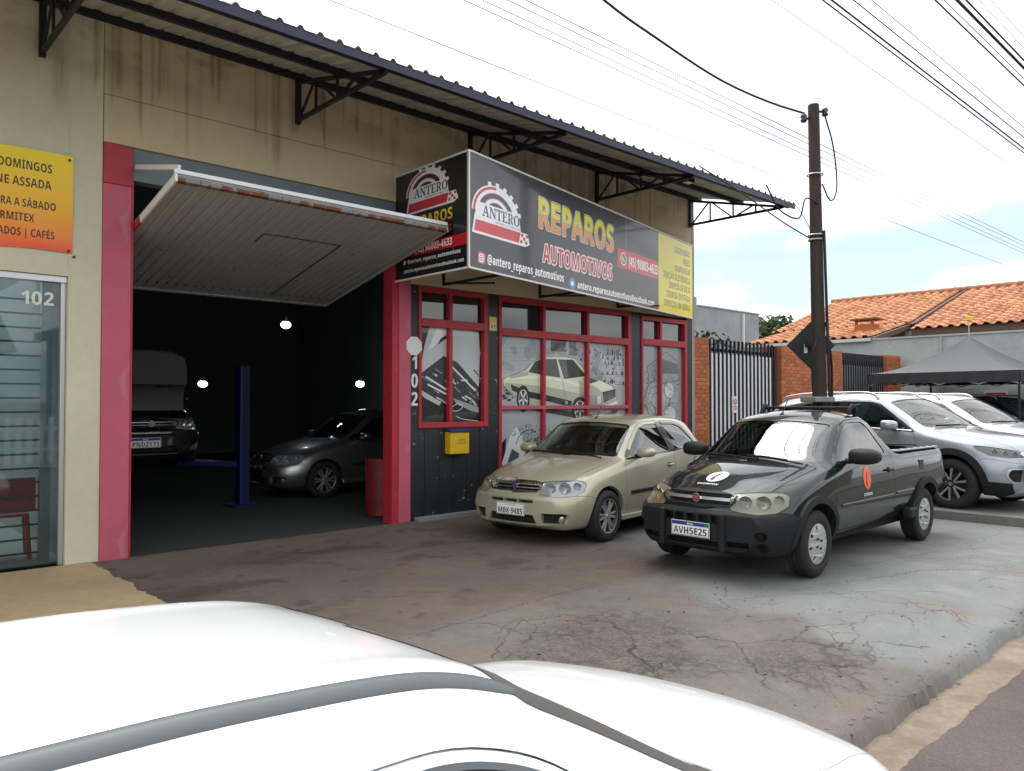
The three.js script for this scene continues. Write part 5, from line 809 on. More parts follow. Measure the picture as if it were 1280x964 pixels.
  both(s => { mirrorShell(root, 1.50, .985, s * (S.zAt(1.5, .95) + .015), s, P); });
  wiper(root, [[1.02, .955, .1], [1.03, .975, -.1], [1.10, 1.01, -.45], [1.13, 1.025, -.55]].map(p => [p[0], S.yAt(p[0], Math.abs(p[2])) + .02, p[2]]));
  wiper(root, [[1.03, .955, .55], [1.04, .975, .4], [1.06, 1.0, .1], [1.06, 1.0, -.05]].map(p => [p[0], S.yAt(p[0], Math.abs(p[2])) + .02, p[2]]));
  part('antenna', [tube([[1.78, 1.37, 0], [1.83, 1.44, 0], [1.9, 1.54, 0]], .005, 6, 6), tube([[1.76, 1.375, 0], [1.80, 1.40, 0]], .013, 3, 8)], CM.plastic, root);
  // side mouldings on the doors
  both(s => { const a = S.zAt(1.5, .52) + .004; for (const [x0, x1] of [[1.27, 2.44], [2.53, 2.82]]) part('side_moulding', [rbx(x0, x1, .50, .545, Math.min(s * (a - .01), s * (a + .012)), Math.max(s * (a - .01), s * (a + .012)), .008)], CM.plastic, root); });
  both(s => part('sill', [rbx(1.13, 2.82, .2, .27, s > 0 ? .70 : -.785, s > 0 ? .785 : -.70, .02)], P, root));
  both(s => { const l = inside(S.skinOf(.002), sideP(rounded([[3.50, .72], [3.47, .95], [3.6, 1.0], [3.72, .95], [3.80, .72]], .03), s > 0 ? .45 : -1, s > 0 ? 1 : -.45)); part('tail_lamp', toGeo(l), std({ color: lin(.35, .01, .012), roughness: .15 }), root); });
}
// flat prints that follow a panel
function decal(name, S, prism, g, uv, mat, root) { const d = toGeo(skin(S.skinOf(g), prism)), p = d.attributes.position, u = d.attributes.uv; for (let i = 0; i < p.count; i++) { const q = uv(p.getX(i), p.getY(i), p.getZ(i)); u.setXY(i, q[0], q[1]); } return part(name, d, mat, root); }
function printMat(w, h, draw, rough = .35) { const col = canvas(w, h, (c, W, H) => draw(c, W, H, true)), al = canvas(w, h, (c, W, H) => { c.fillStyle = '#000'; c.fillRect(0, 0, W, H); draw(c, W, H, false); }); al.colorSpace = THREE.NoColorSpace; return std({ map: col, alphaMap: al, transparent: true, alphaTest: .5, roughness: rough }); }
function lift(t, dy) { const o = {}; for (const k of Object.keys(t)) o[k] = k[0] === 'y' ? t[k].map(p => [p[0], p[1] + dy]) : t[k]; return o; }
function darkPickup() {
  const root = thing('pickup_truck', 'dark green two-door pickup with black bumper, round orange door logo and roof bar', 'pickup truck', null, [6.02, LOTY + .01, 4.235], .9 * Math.PI / 180);
  const P = paint(.004, .010, .0095, .0, .4, .03), D = .06, up = a => a.map(q => [q[0], q[1] + D, ...q.slice(2)]);
  const spec = Object.assign(lift(join(hatchFront, {
    yt: [[1.3, 1.125], [1.6, 1.32], [1.7, 1.365], [1.82, 1.40], [2.1, 1.435], [2.35, 1.435], [2.47, 1.415], [2.55, 1.34], [2.70, 1.03], [2.76, .985], [3.4, .985], [4.3, .99], [4.37, .965], [4.41, .9]],
    yr: [[1.45, 1.10], [1.72, 1.285], [1.85, 1.335], [2.1, 1.365], [2.32, 1.362], [2.44, 1.33], [2.6, 1.18], [2.77, 1.0], [2.9, .97], [4.3, .975], [4.37, .95], [4.41, .85]],
    wr: [[1.45, .635], [1.75, .578], [2.1, .562], [2.4, .566], [2.6, .64], [2.78, .725], [4.3, .73], [4.41, .68]],
    ys: [[1.6, .895], [2.2, .915], [2.9, .925], [4.3, .93], [4.41, .75]],
    ws: [[2.3, .785], [3, .792], [4.2, .785], [4.35, .765], [4.41, .69]],
    ym: [[2, .52], [3.3, .56], [4.41, .55]],
    wm: [[2, .818], [3.6, .825], [4.2, .815], [4.36, .79], [4.41, .72]],
    wb: [[2, .745], [3.6, .74], [4.41, .66]],
    yb: [[2, .25], [3, .27], [3.6, .3], [4.41, .42]],
  }), D), {
    L: 4.41, W: 1.65, bend: .17, lean: [[.2, .07], [.29, .012], [.38, 0], [.585, 0], [.61, .03], [.63, .045], [.76, .09], [.86, .12]], tail: [[.4, .03], [.6, 0], [.95, .05]],
    root, paint: P, axles: [.80, 3.518], wheelR: .30, archR: .36, tyreW: .185, rim: .195, track: .715, under: .22, wheelStyle: 'cap8', drive: -1, mirY: 1.27,
    cab: [.98, 2.47], bed: [2.86, 4.31, .58, 1.7, -.69, .69],
    screen: [[1.035, 0], [1.06, .3], [1.15, .6], [1.2, .655], [1.72, .545], [1.66, .3], [1.64, 0]],
    windows: [up([[1.36, .95], [1.52, 1.08], [1.80, 1.268], [1.98, 1.312], [2.27, 1.315, .05], [2.35, 1.27, .04], [2.50, .985]])],
    sideGlass: CM.tint, blacks: [up([[1.25, .905], [1.27, .93], [2.54, .985], [2.54, .965]]), up([[1.27, .925], [1.35, .94], [1.44, 1.01], [1.40, 1.03], [1.28, .945]])],
    bonnet: [[.02, 0], [.035, .3], [.1, .50], [.30, .565], [.7, .63], [1.08, .668], [1.06, .5], [1.0, .25], [.985, 0]],
    doors: [up([[1.22, .29], [1.17, .55], [1.20, .84], [1.29, .925], [1.50, 1.10], [1.78, 1.295], [1.95, 1.338], [2.30, 1.345], [2.42, 1.30], [2.60, .96], [2.58, .55], [2.50, .29]])],
    handles: [[2.46, .87]], handleMat: CM.plastic,
    bumper: [[-.3, .15], [-.3, .618], [.25, .618], [.38, .60], [.62, .53], [.62, .15]], bumperGrow: .022, bumperMat: CM.plastic,
    intakes: [...[-2, -1, 0, 1, 2].map(k => ({ o: [[k * .125 - .05, .50], [k * .125 - .05, .575], [k * .125 + .05, .575], [k * .125 + .05, .50]], d: .07, r: .02 })), { o: [[-.27, .30], [.27, .30], [.27, .345], [-.27, .345]], d: .07 }, ...[1, -1].flatMap(s => [{ o: [[s * .34, .31], [s * .34, .36], [s * .54, .36], [s * .54, .31]], d: .12, r: .01 }, { o: arcPts(s * .62, .42, .042, 0, 360, 20).slice(0, -1), d: .2, r: 0 }, { o: arcPts(s * .62, .315, .042, 0, 360, 20).slice(0, -1), d: .2, r: 0 }])],
    rearBumper: [[4.7, .2], [4.7, .62], [4.28, .62], [4.12, .5], [4.05, .2]],
    grille: [[0, .66], [.33, .664], [.375, .71], [.36, .762], [0, .768]], grilleFrame: CM.plastic,
    grilleBars: (g, S) => { part('grille_bar', barZ(S, .712, .026, .002, .022, -.33, .33), CM.satin, g); for (const y of [.683, .741]) part('grille_slat', barZ(S, y, .014, .02, .012, -.35, .35), CM.plastic, g); emblem(g, S.warp(0, .712, 0) - .002, .712, lin(.22, .006, .012)); },
    lamp: [[.295, .625], [.31, .735], [.36, .762], [.55, .775], [.78, .775], [.83, .75], [.80, .665], [.68, .615], [.50, .602], [.38, .615]], lampInner: std({ color: lin(.20, .20, .18), metalness: .2, roughness: .4 }), lampLens: CM.hazyLens, lampLensFar: CM.oldLens,
    bowls: [[.42, .695, .058], [.575, .69, .066], [.72, .71, .045]], flare: .06, flareLow: .30, flareOut: .03,
  });
  const S = buildHatch(spec);
  // bumper uprights beside the plate
  both(s => part('bumper_post', [(() => { const g = rbx(-.045, .03, .26, .60, s * .315 - .03, s * .315 + .03, .02, 3); return g; })()], CM.plastic, root));
  plate(root, -.036, .435, 0, .40, .135, plateMat('AVH5E25', true)); part('plate_bracket', bx(-.028, .02, .37, .5, -.19, .19), CM.plastic, root);
  both(s => mirrorShell(root, 1.52, 1.06, s * (S.zAt(1.5, 1.0) + .02), s, CM.plastic, true, 1.28));
  const yw = p => [p[0], S.yAt(p[0], Math.abs(p[2])) + .022, p[2]];
  wiper(root, [[1.02, 0, .1], [1.03, 0, -.1], [1.10, 0, -.45], [1.13, 0, -.55]].map(yw)); wiper(root, [[1.03, 0, .55], [1.04, 0, .4], [1.06, 0, .1], [1.06, 0, -.05]].map(yw));
  part('antenna', [tube([[1.80, 1.445, -.05], [1.85, 1.50, -.05], [1.93, 1.60, -.05]], .005, 6, 6), tube([[1.77, 1.44, -.05], [1.82, 1.465, -.05]], .013, 3, 8)], CM.plastic, root);
  // roof bar over the cab
  { const g = sub('roof_bar', root); both(s => part('bar_foot', [tube([[2.38, 1.40, s * .50], [2.36, 1.50, s * .50], [2.28, 1.545, s * .505], [2.22, 1.50, s * .5], [2.20, 1.455, s * .5]], .024, 16, 10)], CM.plastic, g)); part('cross_bar', [rbx(2.26, 2.32, 1.505, 1.535, -.50, .50, .012)], CM.plastic, g); }
  // bed floor, capping and hooks
  part('bed_floor', [bx(2.86, 4.31, .55, .585, -.68, .68)], CM.plastic, root);
  both(s => { const pts = [[2.86, .985 + D, 0], [4.36, .99 + D, 0]]; part('bed_capping', [rbx(2.86, 4.16, .976 + D, .996 + D, s > 0 ? .655 : -.745, s > 0 ? .745 : -.655, .009)], std({ color: lin(.32, .33, .33), roughness: .42, metalness: .3 }), root); for (let k = 0; k < 6; k++) part('tie_hook', [rbx(2.98 + k * .2, 3.03 + k * .2, .985 + D, 1.002 + D, s * .70 - .025, s * .70 + .025, .005)], CM.plastic, root); });
  part('tailgate_capping', [rbx(4.315, 4.36, .975 + D, .992 + D, -.45, .45, .008)], CM.plastic, root);
  // fuel flap, side crease, step pad ahead of the rear wheel
  { const z = S.zAt(3.42, .86); part('fuel_flap', [(() => { const g = rbx(3.34, 3.47, .80, .93, z - .006, z + .004, .03, 3); return g; })()], P, root); }
  both(s => { for (const [x0, x1, y0, y1] of [[1.28, 2.56, .60, .615], [2.63, 3.14, .615, .62]]) { const a = Math.min(S.zAt(x0, y0), S.zAt(x1, y1)); part('side_moulding', [rbx(x0, x1, y0 - .012, y0 + .012, Math.min(s * (a - .006), s * (a + .009)), Math.max(s * (a - .006), s * (a + .009)), .005)], P, root); } });
  both(s => part('step_pad', [rbx(2.98, 3.2, .30, .42, s > 0 ? .74 : -.845, s > 0 ? .845 : -.74, .03, 3)], CM.plastic, root));
  part('tailpipe', [tube([[2.6, .26, .45], [3.4, .24, .5]], .025, 8, 8)], CM.under, root);
  // fox emblems: orange on the door, white on the bonnet
  const fox = (c, w, h, on, ink, cut) => { const f = k => c.fillStyle = on ? k : '#fff'; f(ink); c.beginPath(); c.ellipse(w / 2, h * .40, w * .28, h * .36, 0, 0, 7); c.fill(); if (on) { c.fillStyle = cut; c.beginPath(); c.moveTo(w * .50, h * .16); c.bezierCurveTo(w * .62, h * .3, w * .40, h * .42, w * .52, h * .60); c.bezierCurveTo(w * .5, h * .72, w * .40, h * .66, w * .38, h * .56); c.bezierCurveTo(w * .44, h * .5, w * .38, h * .34, w * .5, h * .16); c.fill(); } f('#f2f2f2'); c.textAlign = 'center'; c.font = 'bold ' + h * .13 + 'px sans-serif'; c.fillText('EXTINFOX', w / 2, h * .95); };
  const doorMat = printMat(256, 256, (c, w, h, on) => fox(c, w, h, on, '#e8682c', '#6a1c10')), hoodMat = printMat(256, 256, (c, w, h, on) => fox(c, w, h, on, '#f4eef2', '#2a2230'));
  both(s => { const z0 = s > 0 ? .5 : -1, x = 1.90, y = .79, q = .16; decal('door_emblem', S, sideP([[x - q, y - q], [x + q, y - q], [x + q, y + q], [x - q, y + q]], s > 0 ? .4 : -1.2, s > 0 ? 1.2 : -.4), .003, (X, Y) => [s > 0 ? (X - x + q) / (2 * q) : 1 - (X - x + q) / (2 * q), (Y - y + q) / (2 * q)], doorMat, root); });
  { const x = .40, z = 0, q = .175; decal('bonnet_emblem', S, topP([[x - q, z - q], [x + q, z - q], [x + q, z + q], [x - q, z + q]], .6, 1.2), .003, (X, Y, Z) => [(Z - z + q) / (2 * q), (X - x + q) / (2 * q)], hoodMat, root); }
  both(s => part('tail_lamp', toGeo(inside(S.skinOf(.002), sideP(rounded([[4.24, .66], [4.24, .96], [4.5, .96], [4.5, .66]], .02), s > 0 ? .66 : -1, s > 0 ? 1 : -.66))), std({ color: lin(.3, .012, .012), roughness: .15 }), root));
}
function silverSuv() {
  const root = thing('sport_utility_vehicle', 'light silver SUV with black arch cladding and bladed alloy wheels behind the pickup', 'SUV', 'cars parked side by side nose to the street', [12.5, .075, 5.56], 80 * Math.PI / 180);
  const P = paint(.34, .37, .40, .5, .32, .03);
  const spec = {
    yt: [[0, .86], [.03, .9], [.1, .935], [.4, 1.0], [.8, 1.05], [1.05, 1.085], [1.15, 1.12], [1.5, 1.345], [1.85, 1.53], [1.98, 1.572], [2.3, 1.61], [2.7, 1.62], [3.3, 1.6], [3.9, 1.555], [4.0, 1.52], [4.2, 1.25], [4.35, 1.1], [4.43, 1.04], [4.47, .98]],
    yr: [[0, .80], [.1, .88], [.4, .96], [.8, 1.01], [1.1, 1.045], [1.25, 1.08], [1.6, 1.28], [1.95, 1.465], [2.1, 1.505], [2.7, 1.535], [3.3, 1.52], [3.85, 1.47], [4.05, 1.35], [4.25, 1.15], [4.47, .93]],
    wr: [[0, .5], [.1, .62], [.4, .70], [.8, .74], [1.2, .76], [1.6, .70], [1.95, .64], [2.5, .62], [3.5, .61], [4, .62], [4.3, .66], [4.47, .62]],
    ys: [[0, .70], [.1, .78], [.4, .88], [.9, .95], [1.3, 1.0], [2, 1.03], [3, 1.06], [3.8, 1.08], [4.2, 1.05], [4.47, .85]],
    ws: [[0, .58], [.06, .70], [.15, .77], [.35, .83], [.7, .865], [1.3, .875], [3, .875], [3.8, .85], [4.2, .8], [4.47, .68]],
    ym: [[0, .5], [.4, .56], [4.47, .6]],
    wm: [[0, .66], [.06, .76], [.15, .83], [.35, .89], [.7, .915], [2, .92], [3.6, .92], [4.1, .88], [4.35, .82], [4.47, .72]],
    wb: [[0, .6], [.1, .72], [.4, .8], [1, .83], [3.6, .83], [4.47, .7]],
    yb: [[0, .28], [.1, .22], [.5, .23], [3.8, .25], [4.47, .36]],
    L: 4.47, W: 1.84, bend: .2, lean: [[.2, .08], [.32, .01], [.45, 0], [.62, .0], [.72, .02], [.85, .06], [1, .1]], tail: [[.3, .03], [.6, 0], [1.0, .06]], step: .1,
    root, paint: P, axles: [.88, 3.56], wheelR: .345, archR: .40, tyreW: .215, rim: .235, track: .80, under: .22, wheelStyle: 'blade', drive: -1, rearSeat: true, mirY: 1.38,
    cab: [1.1, 4.1],
    screen: [[1.14, 0], [1.17, .35], [1.26, .66], [1.33, .72], [1.93, .60], [1.88, .35], [1.86, 0]],
    windows: [[[1.55, 1.10], [1.72, 1.215], [2.02, 1.40], [2.2, 1.452], [2.58, 1.475], [2.62, 1.12]], [[2.74, 1.12], [2.70, 1.478], [3.2, 1.47], [3.42, 1.44], [3.47, 1.15]], [[3.58, 1.16], [3.54, 1.43], [3.82, 1.36, .06], [3.95, 1.22, .05]]],
    sideGlass: CM.midTint, rearGlass: [[4.02, 0], [4.03, .52], [4.2, .56], [4.22, 0]],
    blacks: [[[1.40, 1.045], [1.46, 1.09], [2.0, 1.43], [2.2, 1.48], [3.3, 1.495], [3.84, 1.39], [4.03, 1.2], [4.0, 1.14], [2.6, 1.09]]],
    bonnet: [[.05, 0], [.07, .35], [.14, .56], [.40, .655], [.8, .71], [1.2, .735], [1.16, .5], [1.1, .25], [1.09, 0]],
    doors: [[[1.42, .42], [1.36, .7], [1.40, 1.0], [1.47, 1.06], [1.75, 1.26], [2.05, 1.45], [2.22, 1.50], [2.66, 1.515], [2.68, 1.1], [2.64, .42]], [[2.655, .42], [2.695, 1.1], [2.675, 1.515], [3.2, 1.51], [3.46, 1.475], [3.53, 1.15], [3.40, .85], [3.12, .7], [3.02, .42]]],
    handles: [[2.54, .97], [3.34, .99]],
    bumper: [[-.3, .15], [-.3, .66], [.12, .66], [.3, .70], [.45, .72], [.62, .60], [.7, .15]], bumperGrow: .004,
    intakes: [{ o: [[-.52, .30], [.52, .30], [.45, .44], [-.45, .44]], d: .14 }, ...[1, -1].map(s => ({ o: [[s * .58, .42], [s * .56, .58], [s * .74, .58], [s * .77, .50], [s * .72, .42]], d: .28, r: .03 }))],
    rearBumper: [[4.8, .2], [4.8, .66], [4.2, .66], [4.05, .5], [3.98, .2]],
    grille: [[0, .70], [.48, .715], [.55, .77], [.52, .80], [0, .79]], grilleFrame: CM.chrome,
    grilleBars: (g, S) => { for (const y of [.725, .765]) part('grille_bar', barZ(S, y, .012, .01, .015, -.5, .5), CM.gloss, g); const d = cyl(.055, .055, .02, 28); d.rotateZ(Math.PI / 2); d.translate(S.warp(0, .76, 0), .755, 0); part('emblem', d, CM.chrome, g); },
    lamp: [[.42, .745], [.43, .80], [.62, .84], [.86, .875], [1.02, .885], [1.0, .84], [.86, .76], [.66, .735]], lampInner: std({ color: lin(.10, .105, .11), metalness: .3, roughness: .3 }), lampLens: CM.lens,
    bowls: [[.56, .785, .03], [.68, .79, .034], [.8, .81, .034]], flare: .085, flareLow: .34, flareOut: .014, cladding: [[1.2, .2], [1.2, .43], [3.2, .43], [3.2, .2]],
  };
  const S = buildHatch(spec);
  // chrome rim around the lower bumper openings, skid plate
  both(s => { const o = rounded([[s * .58, .42], [s * .56, .58], [s * .74, .58], [s * .77, .50], [s * .72, .42]], .03); const r = minus(inside(S.skinOf(.012), frontP(grown(o, .018), -.3, .5)), frontP(grown(o, .001), -.4, .6)); part('intake_surround', toGeo(r), CM.satin, root); });
  part('skid_plate', toGeo(inside(S.skinOf(.012), frontP([[-.7, .2], [.7, .2], [.62, .29], [-.62, .29]], -.3, .35))), CM.satin, root);
  part('lower_cladding', toGeo(minus(inside(S.skinOf(.008), sideP([[.16, .2], [.16, .40], [.5, .42], [.5, .2]])), (() => { const c = cyl(.4, .4, 3, 32); c.rotateX(Math.PI / 2); c.translate(.88, .355, 0); return c; })())), CM.plastic, root);
  both(s => { const pts = [[2.12, 1.53, s * .585], [2.2, 1.60, s * .59], [2.8, 1.625, s * .585], [3.5, 1.605, s * .575], [3.85, 1.55, s * .57], [3.92, 1.50, s * .57]]; part('roof_rail', [tube(pts, .018, 30, 8)], CM.satin, root); });
  both(s => mirrorShell(root, 1.70, 1.14, s * (S.zAt(1.7, 1.08) + .03), s, s > 0 ? P : P, true, 1.2));
  both(s => part('window_chrome', [tube([[1.45, 1.062], [2.0, 1.078], [2.7, 1.092], [3.5, 1.118], [4.0, 1.14]].map(([x, y]) => [x, y, s * (S.zAt(x, y) + .002)]), .009, 30, 6)], CM.chrome, root));
  const yw = p => [p[0], S.yAt(p[0], Math.abs(p[2])) + .02, p[2]];
  wiper(root, [[1.14, 0, .1], [1.15, 0, -.1], [1.2, 0, -.5], [1.23, 0, -.6]].map(yw));
  plate(root, -.012, .52, 0, .40, .13, plateMat('BRA2E19', true));
  const tl = std({ color: lin(.3, .01, .012), roughness: .15 }); both(s => part('tail_lamp', toGeo(inside(S.skinOf(.003), sideP(rounded([[4.1, .86], [4.12, 1.06], [4.6, 1.06], [4.6, .86]], .02), s > 0 ? .5 : -1, s > 0 ? 1 : -.5))), tl, root));
  // its neighbours in the row
  const row = [['white SUV parked between the silver SUV and the dark blue SUV', lin(.50, .52, .53), .2, [15.3, .075, 5.5], 1], ['dark blue-grey SUV parked under the black gazebo', lin(.045, .055, .085), .4, [20.1, .075, 5.1], 1]];
  for (const [label, col, metal, pos, sc] of row) {
    const c = root.clone(); c.name = numbered('sport_utility_vehicle'); c.userData = { label, category: 'SUV', group: 'cars parked side by side nose to the street' };
    const m = P.clone(); m.color.copy(col); m.metalness = metal; c.traverse(o => { if (o.isMesh && o.material === P) o.material = m; });
    c.children.filter(o => o.name === 'licence_plate').forEach(o => c.remove(o));
    c.position.set(...pos); scene.add(c);
  }
  root.children.filter(o => o.name === 'licence_plate').forEach(o => root.remove(o));
}
// ---------------------------------------------------------------- the white car the photographer looks across
function whiteCar() {
  const root = thing('white_car', 'glossy white car in the foreground with grey roof mouldings, parked along the kerb', 'car', null, [2.65, -.22, 6.865], Math.PI); root.rotation.x = -.05;
  const P = phy({ color: lin(.80, .815, .82), roughness: .32, clearcoat: 1, clearcoatRoughness: .02 });
  const S = new CarShape({
    yt: [[0, .52], [.03, .585], [.1, .665], [.2, .735], [.4, .822], [.7, .888], [1.0, .925], [1.16, .945], [1.22, .965], [1.3, 1.022], [1.5, 1.150], [1.64, 1.235], [1.70, 1.268], [1.78, 1.292], [1.9, 1.311], [2.1, 1.328], [2.5, 1.346], [3.0, 1.338], [3.3, 1.31], [3.42, 1.23], [3.7, .98], [3.82, .9], [3.9, .8]],
    yr: [[0, .46], [.1, .60], [.3, .752], [.45, .805], [.6, .840], [1.0, .893], [1.12, .92], [1.2, .960], [1.3, 1.018], [1.5, 1.142], [1.64, 1.222], [1.71, 1.256], [1.80, 1.286], [1.884, 1.304], [2.06, 1.323], [2.3, 1.337], [2.6, 1.340], [3.0, 1.326], [3.3, 1.27], [3.5, 1.1], [3.75, .93], [3.9, .72]],
    wr: [[0, .42], [.1, .53], [.3, .63], [.6, .675], [1.0, .672], [1.15, .625], [1.3, .575], [1.5, .515], [1.71, .462], [1.85, .452], [2.2, .448], [3.0, .44], [3.3, .45], [3.6, .5], [3.9, .45]],
    ys: [[0, .44], [.1, .52], [.3, .66], [.7, .79], [1.2, .85], [1.8, .875], [3, .91], [3.5, .9], [3.9, .66]],
    ws: [[0, .48], [.08, .58], [.2, .68], [.5, .735], [.9, .742], [3, .735], [3.5, .70], [3.9, .56]],
    ym: [[0, .4], [.5, .45], [3.9, .5]],
    wm: [[0, .55], [.08, .64], [.2, .71], [.5, .76], [.9, .775], [3.2, .775], [3.6, .74], [3.9, .62]],
    wb: [[0, .48], [.15, .62], [.5, .69], [3.3, .7], [3.9, .55]],
    yb: [[0, .22], [.15, .18], [3.3, .2], [3.9, .3]],
    L: 3.9, W: 1.55, bend: .2, lean: [[.2, .04], [.4, 0], [.6, .05], [.8, .1]], step: .05, sub: 4, r5: .05, r7: .045, bulge: .012,
  });
  let body = minus(S.skinOf(0), brush(S.loft({ g: -.04, x0: 1.1, x1: 3.6, floor: .1 })));
  for (const a of [.78, 3.2]) { const c = cyl(.32, .32, 2, 40); c.rotateX(Math.PI / 2); c.translate(a, .3, 0); body = minus(body, c); }
  const inset = S.skinOf(-.006), sc = rounded(sym([[1.235, 0], [1.23, .3], [1.20, .56], [1.24, .58], [1.66, .455], [1.68, .3], [1.685, 0]]), .04);
  { const p = topP(sc, .955, 1.6); body = minus(body, p); part('windscreen', toGeo(skin(inset, p)), CM.glass, root); part('windscreen_seal', toGeo(skin(S.skinOf(.002), minus(brush(topP(grown(sc, .034), .91, 1.6)), topP(grown(sc, -.012), .8, 1.7)))), CM.seal, root); }
  for (const w of [[[1.46, .93], [1.58, 1.03], [1.71, 1.128, .1], [1.87, 1.182, .1], [2.1, 1.194, .1], [2.52, 1.196], [2.55, .93]], [[2.66, .93], [2.63, 1.196], [3.0, 1.185], [3.18, 1.16, .08], [3.32, .95]]]) both(s => {
    const o = rounded(w, .06, 6), z0 = s > 0 ? .2 : -1.2, z1 = s > 0 ? 1.2 : -.2, p = sideP(o, z0, z1); body = minus(body, p); part('side_window', toGeo(skin(inset, p)), CM.film, root);
    part('window_seal', toGeo(skin(S.skinOf(.003), minus(brush(sideP(grown(o, .003), z0, z1)), sideP(grown(o, -.007), -1.4, 1.4)))), CM.ditch, root);
  });
  { const bo = rounded(sym([[.06, 0], [.08, .3], [.16, .5], [.4, .60], [.8, .64], [1.18, .61], [1.2, .4], [1.2, 0]]), .04); const b = inside(body, topP(bo, .5, 1.2)); body = minus(body, topP(grown(bo, .005), .5, 1.2)); part('bonnet', toGeo(b), P, root); }
  both(s => { const o = rounded([[1.42, .28], [1.38, .6], [1.40, .88], [1.435, .935], [1.565, 1.042], [1.70, 1.142, .1], [1.865, 1.198, .1], [2.1, 1.210, .1], [2.54, 1.212], [2.57, .9], [2.58, .28]], .06), z0 = s > 0 ? .3 : -1.2, z1 = s > 0 ? 1.2 : -.3; const d = inside(body, sideP(o, z0, z1)); body = minus(body, sideP(grown(o, .004), z0, z1)); const m = part('door', toGeo(d), P, root); const hz = S.zAt(2.46, .8); part('door_handle', [rbx(2.38, 2.53, .79, .815, Math.min(s * (hz + .008), s * (hz + .03)), Math.max(s * (hz + .008), s * (hz + .03)), .01)], P, m); });
  const lampMat = std({ color: lin(.4), metalness: .3, roughness: .25 }); both(s => { const p = inside(brush(cornerP(rounded([[.34, .56], [.36, .66], [.6, .70], [.82, .70], [.78, .6], [.6, .55]], .02), s, -.6, 1.4)), bx(-.3, .6, .4, .9, s > 0 ? .2 : -1, s > 0 ? 1 : -.2)); const h = inside(S.skinOf(-.004), p); body = minus(body, p); const g = sub('headlamp', root); part('housing', toGeo(h), lampMat, g); part('lens', toGeo(skin(S.skinOf(.0005), p)), CM.lens, g); });
  { const gr = rounded(symZ([[0, .34], [.36, .34], [.40, .46], [0, .47]]), .02); body = minus(body, frontP(gr, -.3, .12)); part('grille', toGeo(skin(S.skinOf(-.04), frontP(gr, -.3, .3))), CM.under, root); }
  part('body', toGeo(body), P, root);
  // roof mouldings: a strip in the ditch between roof skin and side
  both(s => {
    const n = 44, xs = [...Array(n + 1)].map((_, i) => 1.665 + (3.30 - 1.665) * i / n), pos = [], idx = [];
    xs.forEach((x, i) => { const e = Math.min(1, (i + 1.2) / 2.4, (n - i + 1) / 3), w0 = S.c.wr(x) - .0035 + .0145 * e, w1 = S.c.wr(x) - .0035 - .0145 * e; const rg = [[w0 + .003, -.004], [w0, .004], [(w0 + w1) / 2, .006], [w1, .004], [w1 - .003, -.004]]; rg.forEach(([z, dy]) => pos.push(x, S.hit(V(x, 3, z), V(0, -1, 0)).y + dy, s * z)); });
    for (let i = 0; i < n; i++) for (let k = 0; k < 4; k++) { const a = i * 5 + k, b = a + 5; s > 0 ? idx.push(a, b, a + 1, b, b + 1, a + 1) : idx.push(a, a + 1, b, b, a + 1, b + 1); }
    const g = new THREE.BufferGeometry(); g.setAttribute('position', new THREE.Float32BufferAttribute(pos, 3)); g.setIndex(idx); g.computeVertexNormals(); part('roof_moulding', g, CM.ditch, root);
  });
  for (const a of [.78, 3.2]) both(s => { const d = new THREE.CircleGeometry(.32, 32); d.translate(a, .3, s * .36); part('wheel_well', d, CM.under, root); });
  part('dashboard', [rbx(1.3, 1.68, .6, .9, -.6, .6, .06, 3)], CM.dash, root); for (const z of [-.34, .34]) seat(root, 1.95, z, .33, CM.cloth); part('underbody', [bx(.5, 3.5, .17, .22, -.58, .58)], CM.under, root);
  both(s => mirrorShell(root, 1.66, .96, s * (S.zAt(1.66, .92) + .015), s, P));
  putWheels(root, makeWheel('cap8', .29, .175, .185), [.78, 3.2], .29, .68);
}
beigeHatch(); darkPickup(); silverSuv(); whiteCar();
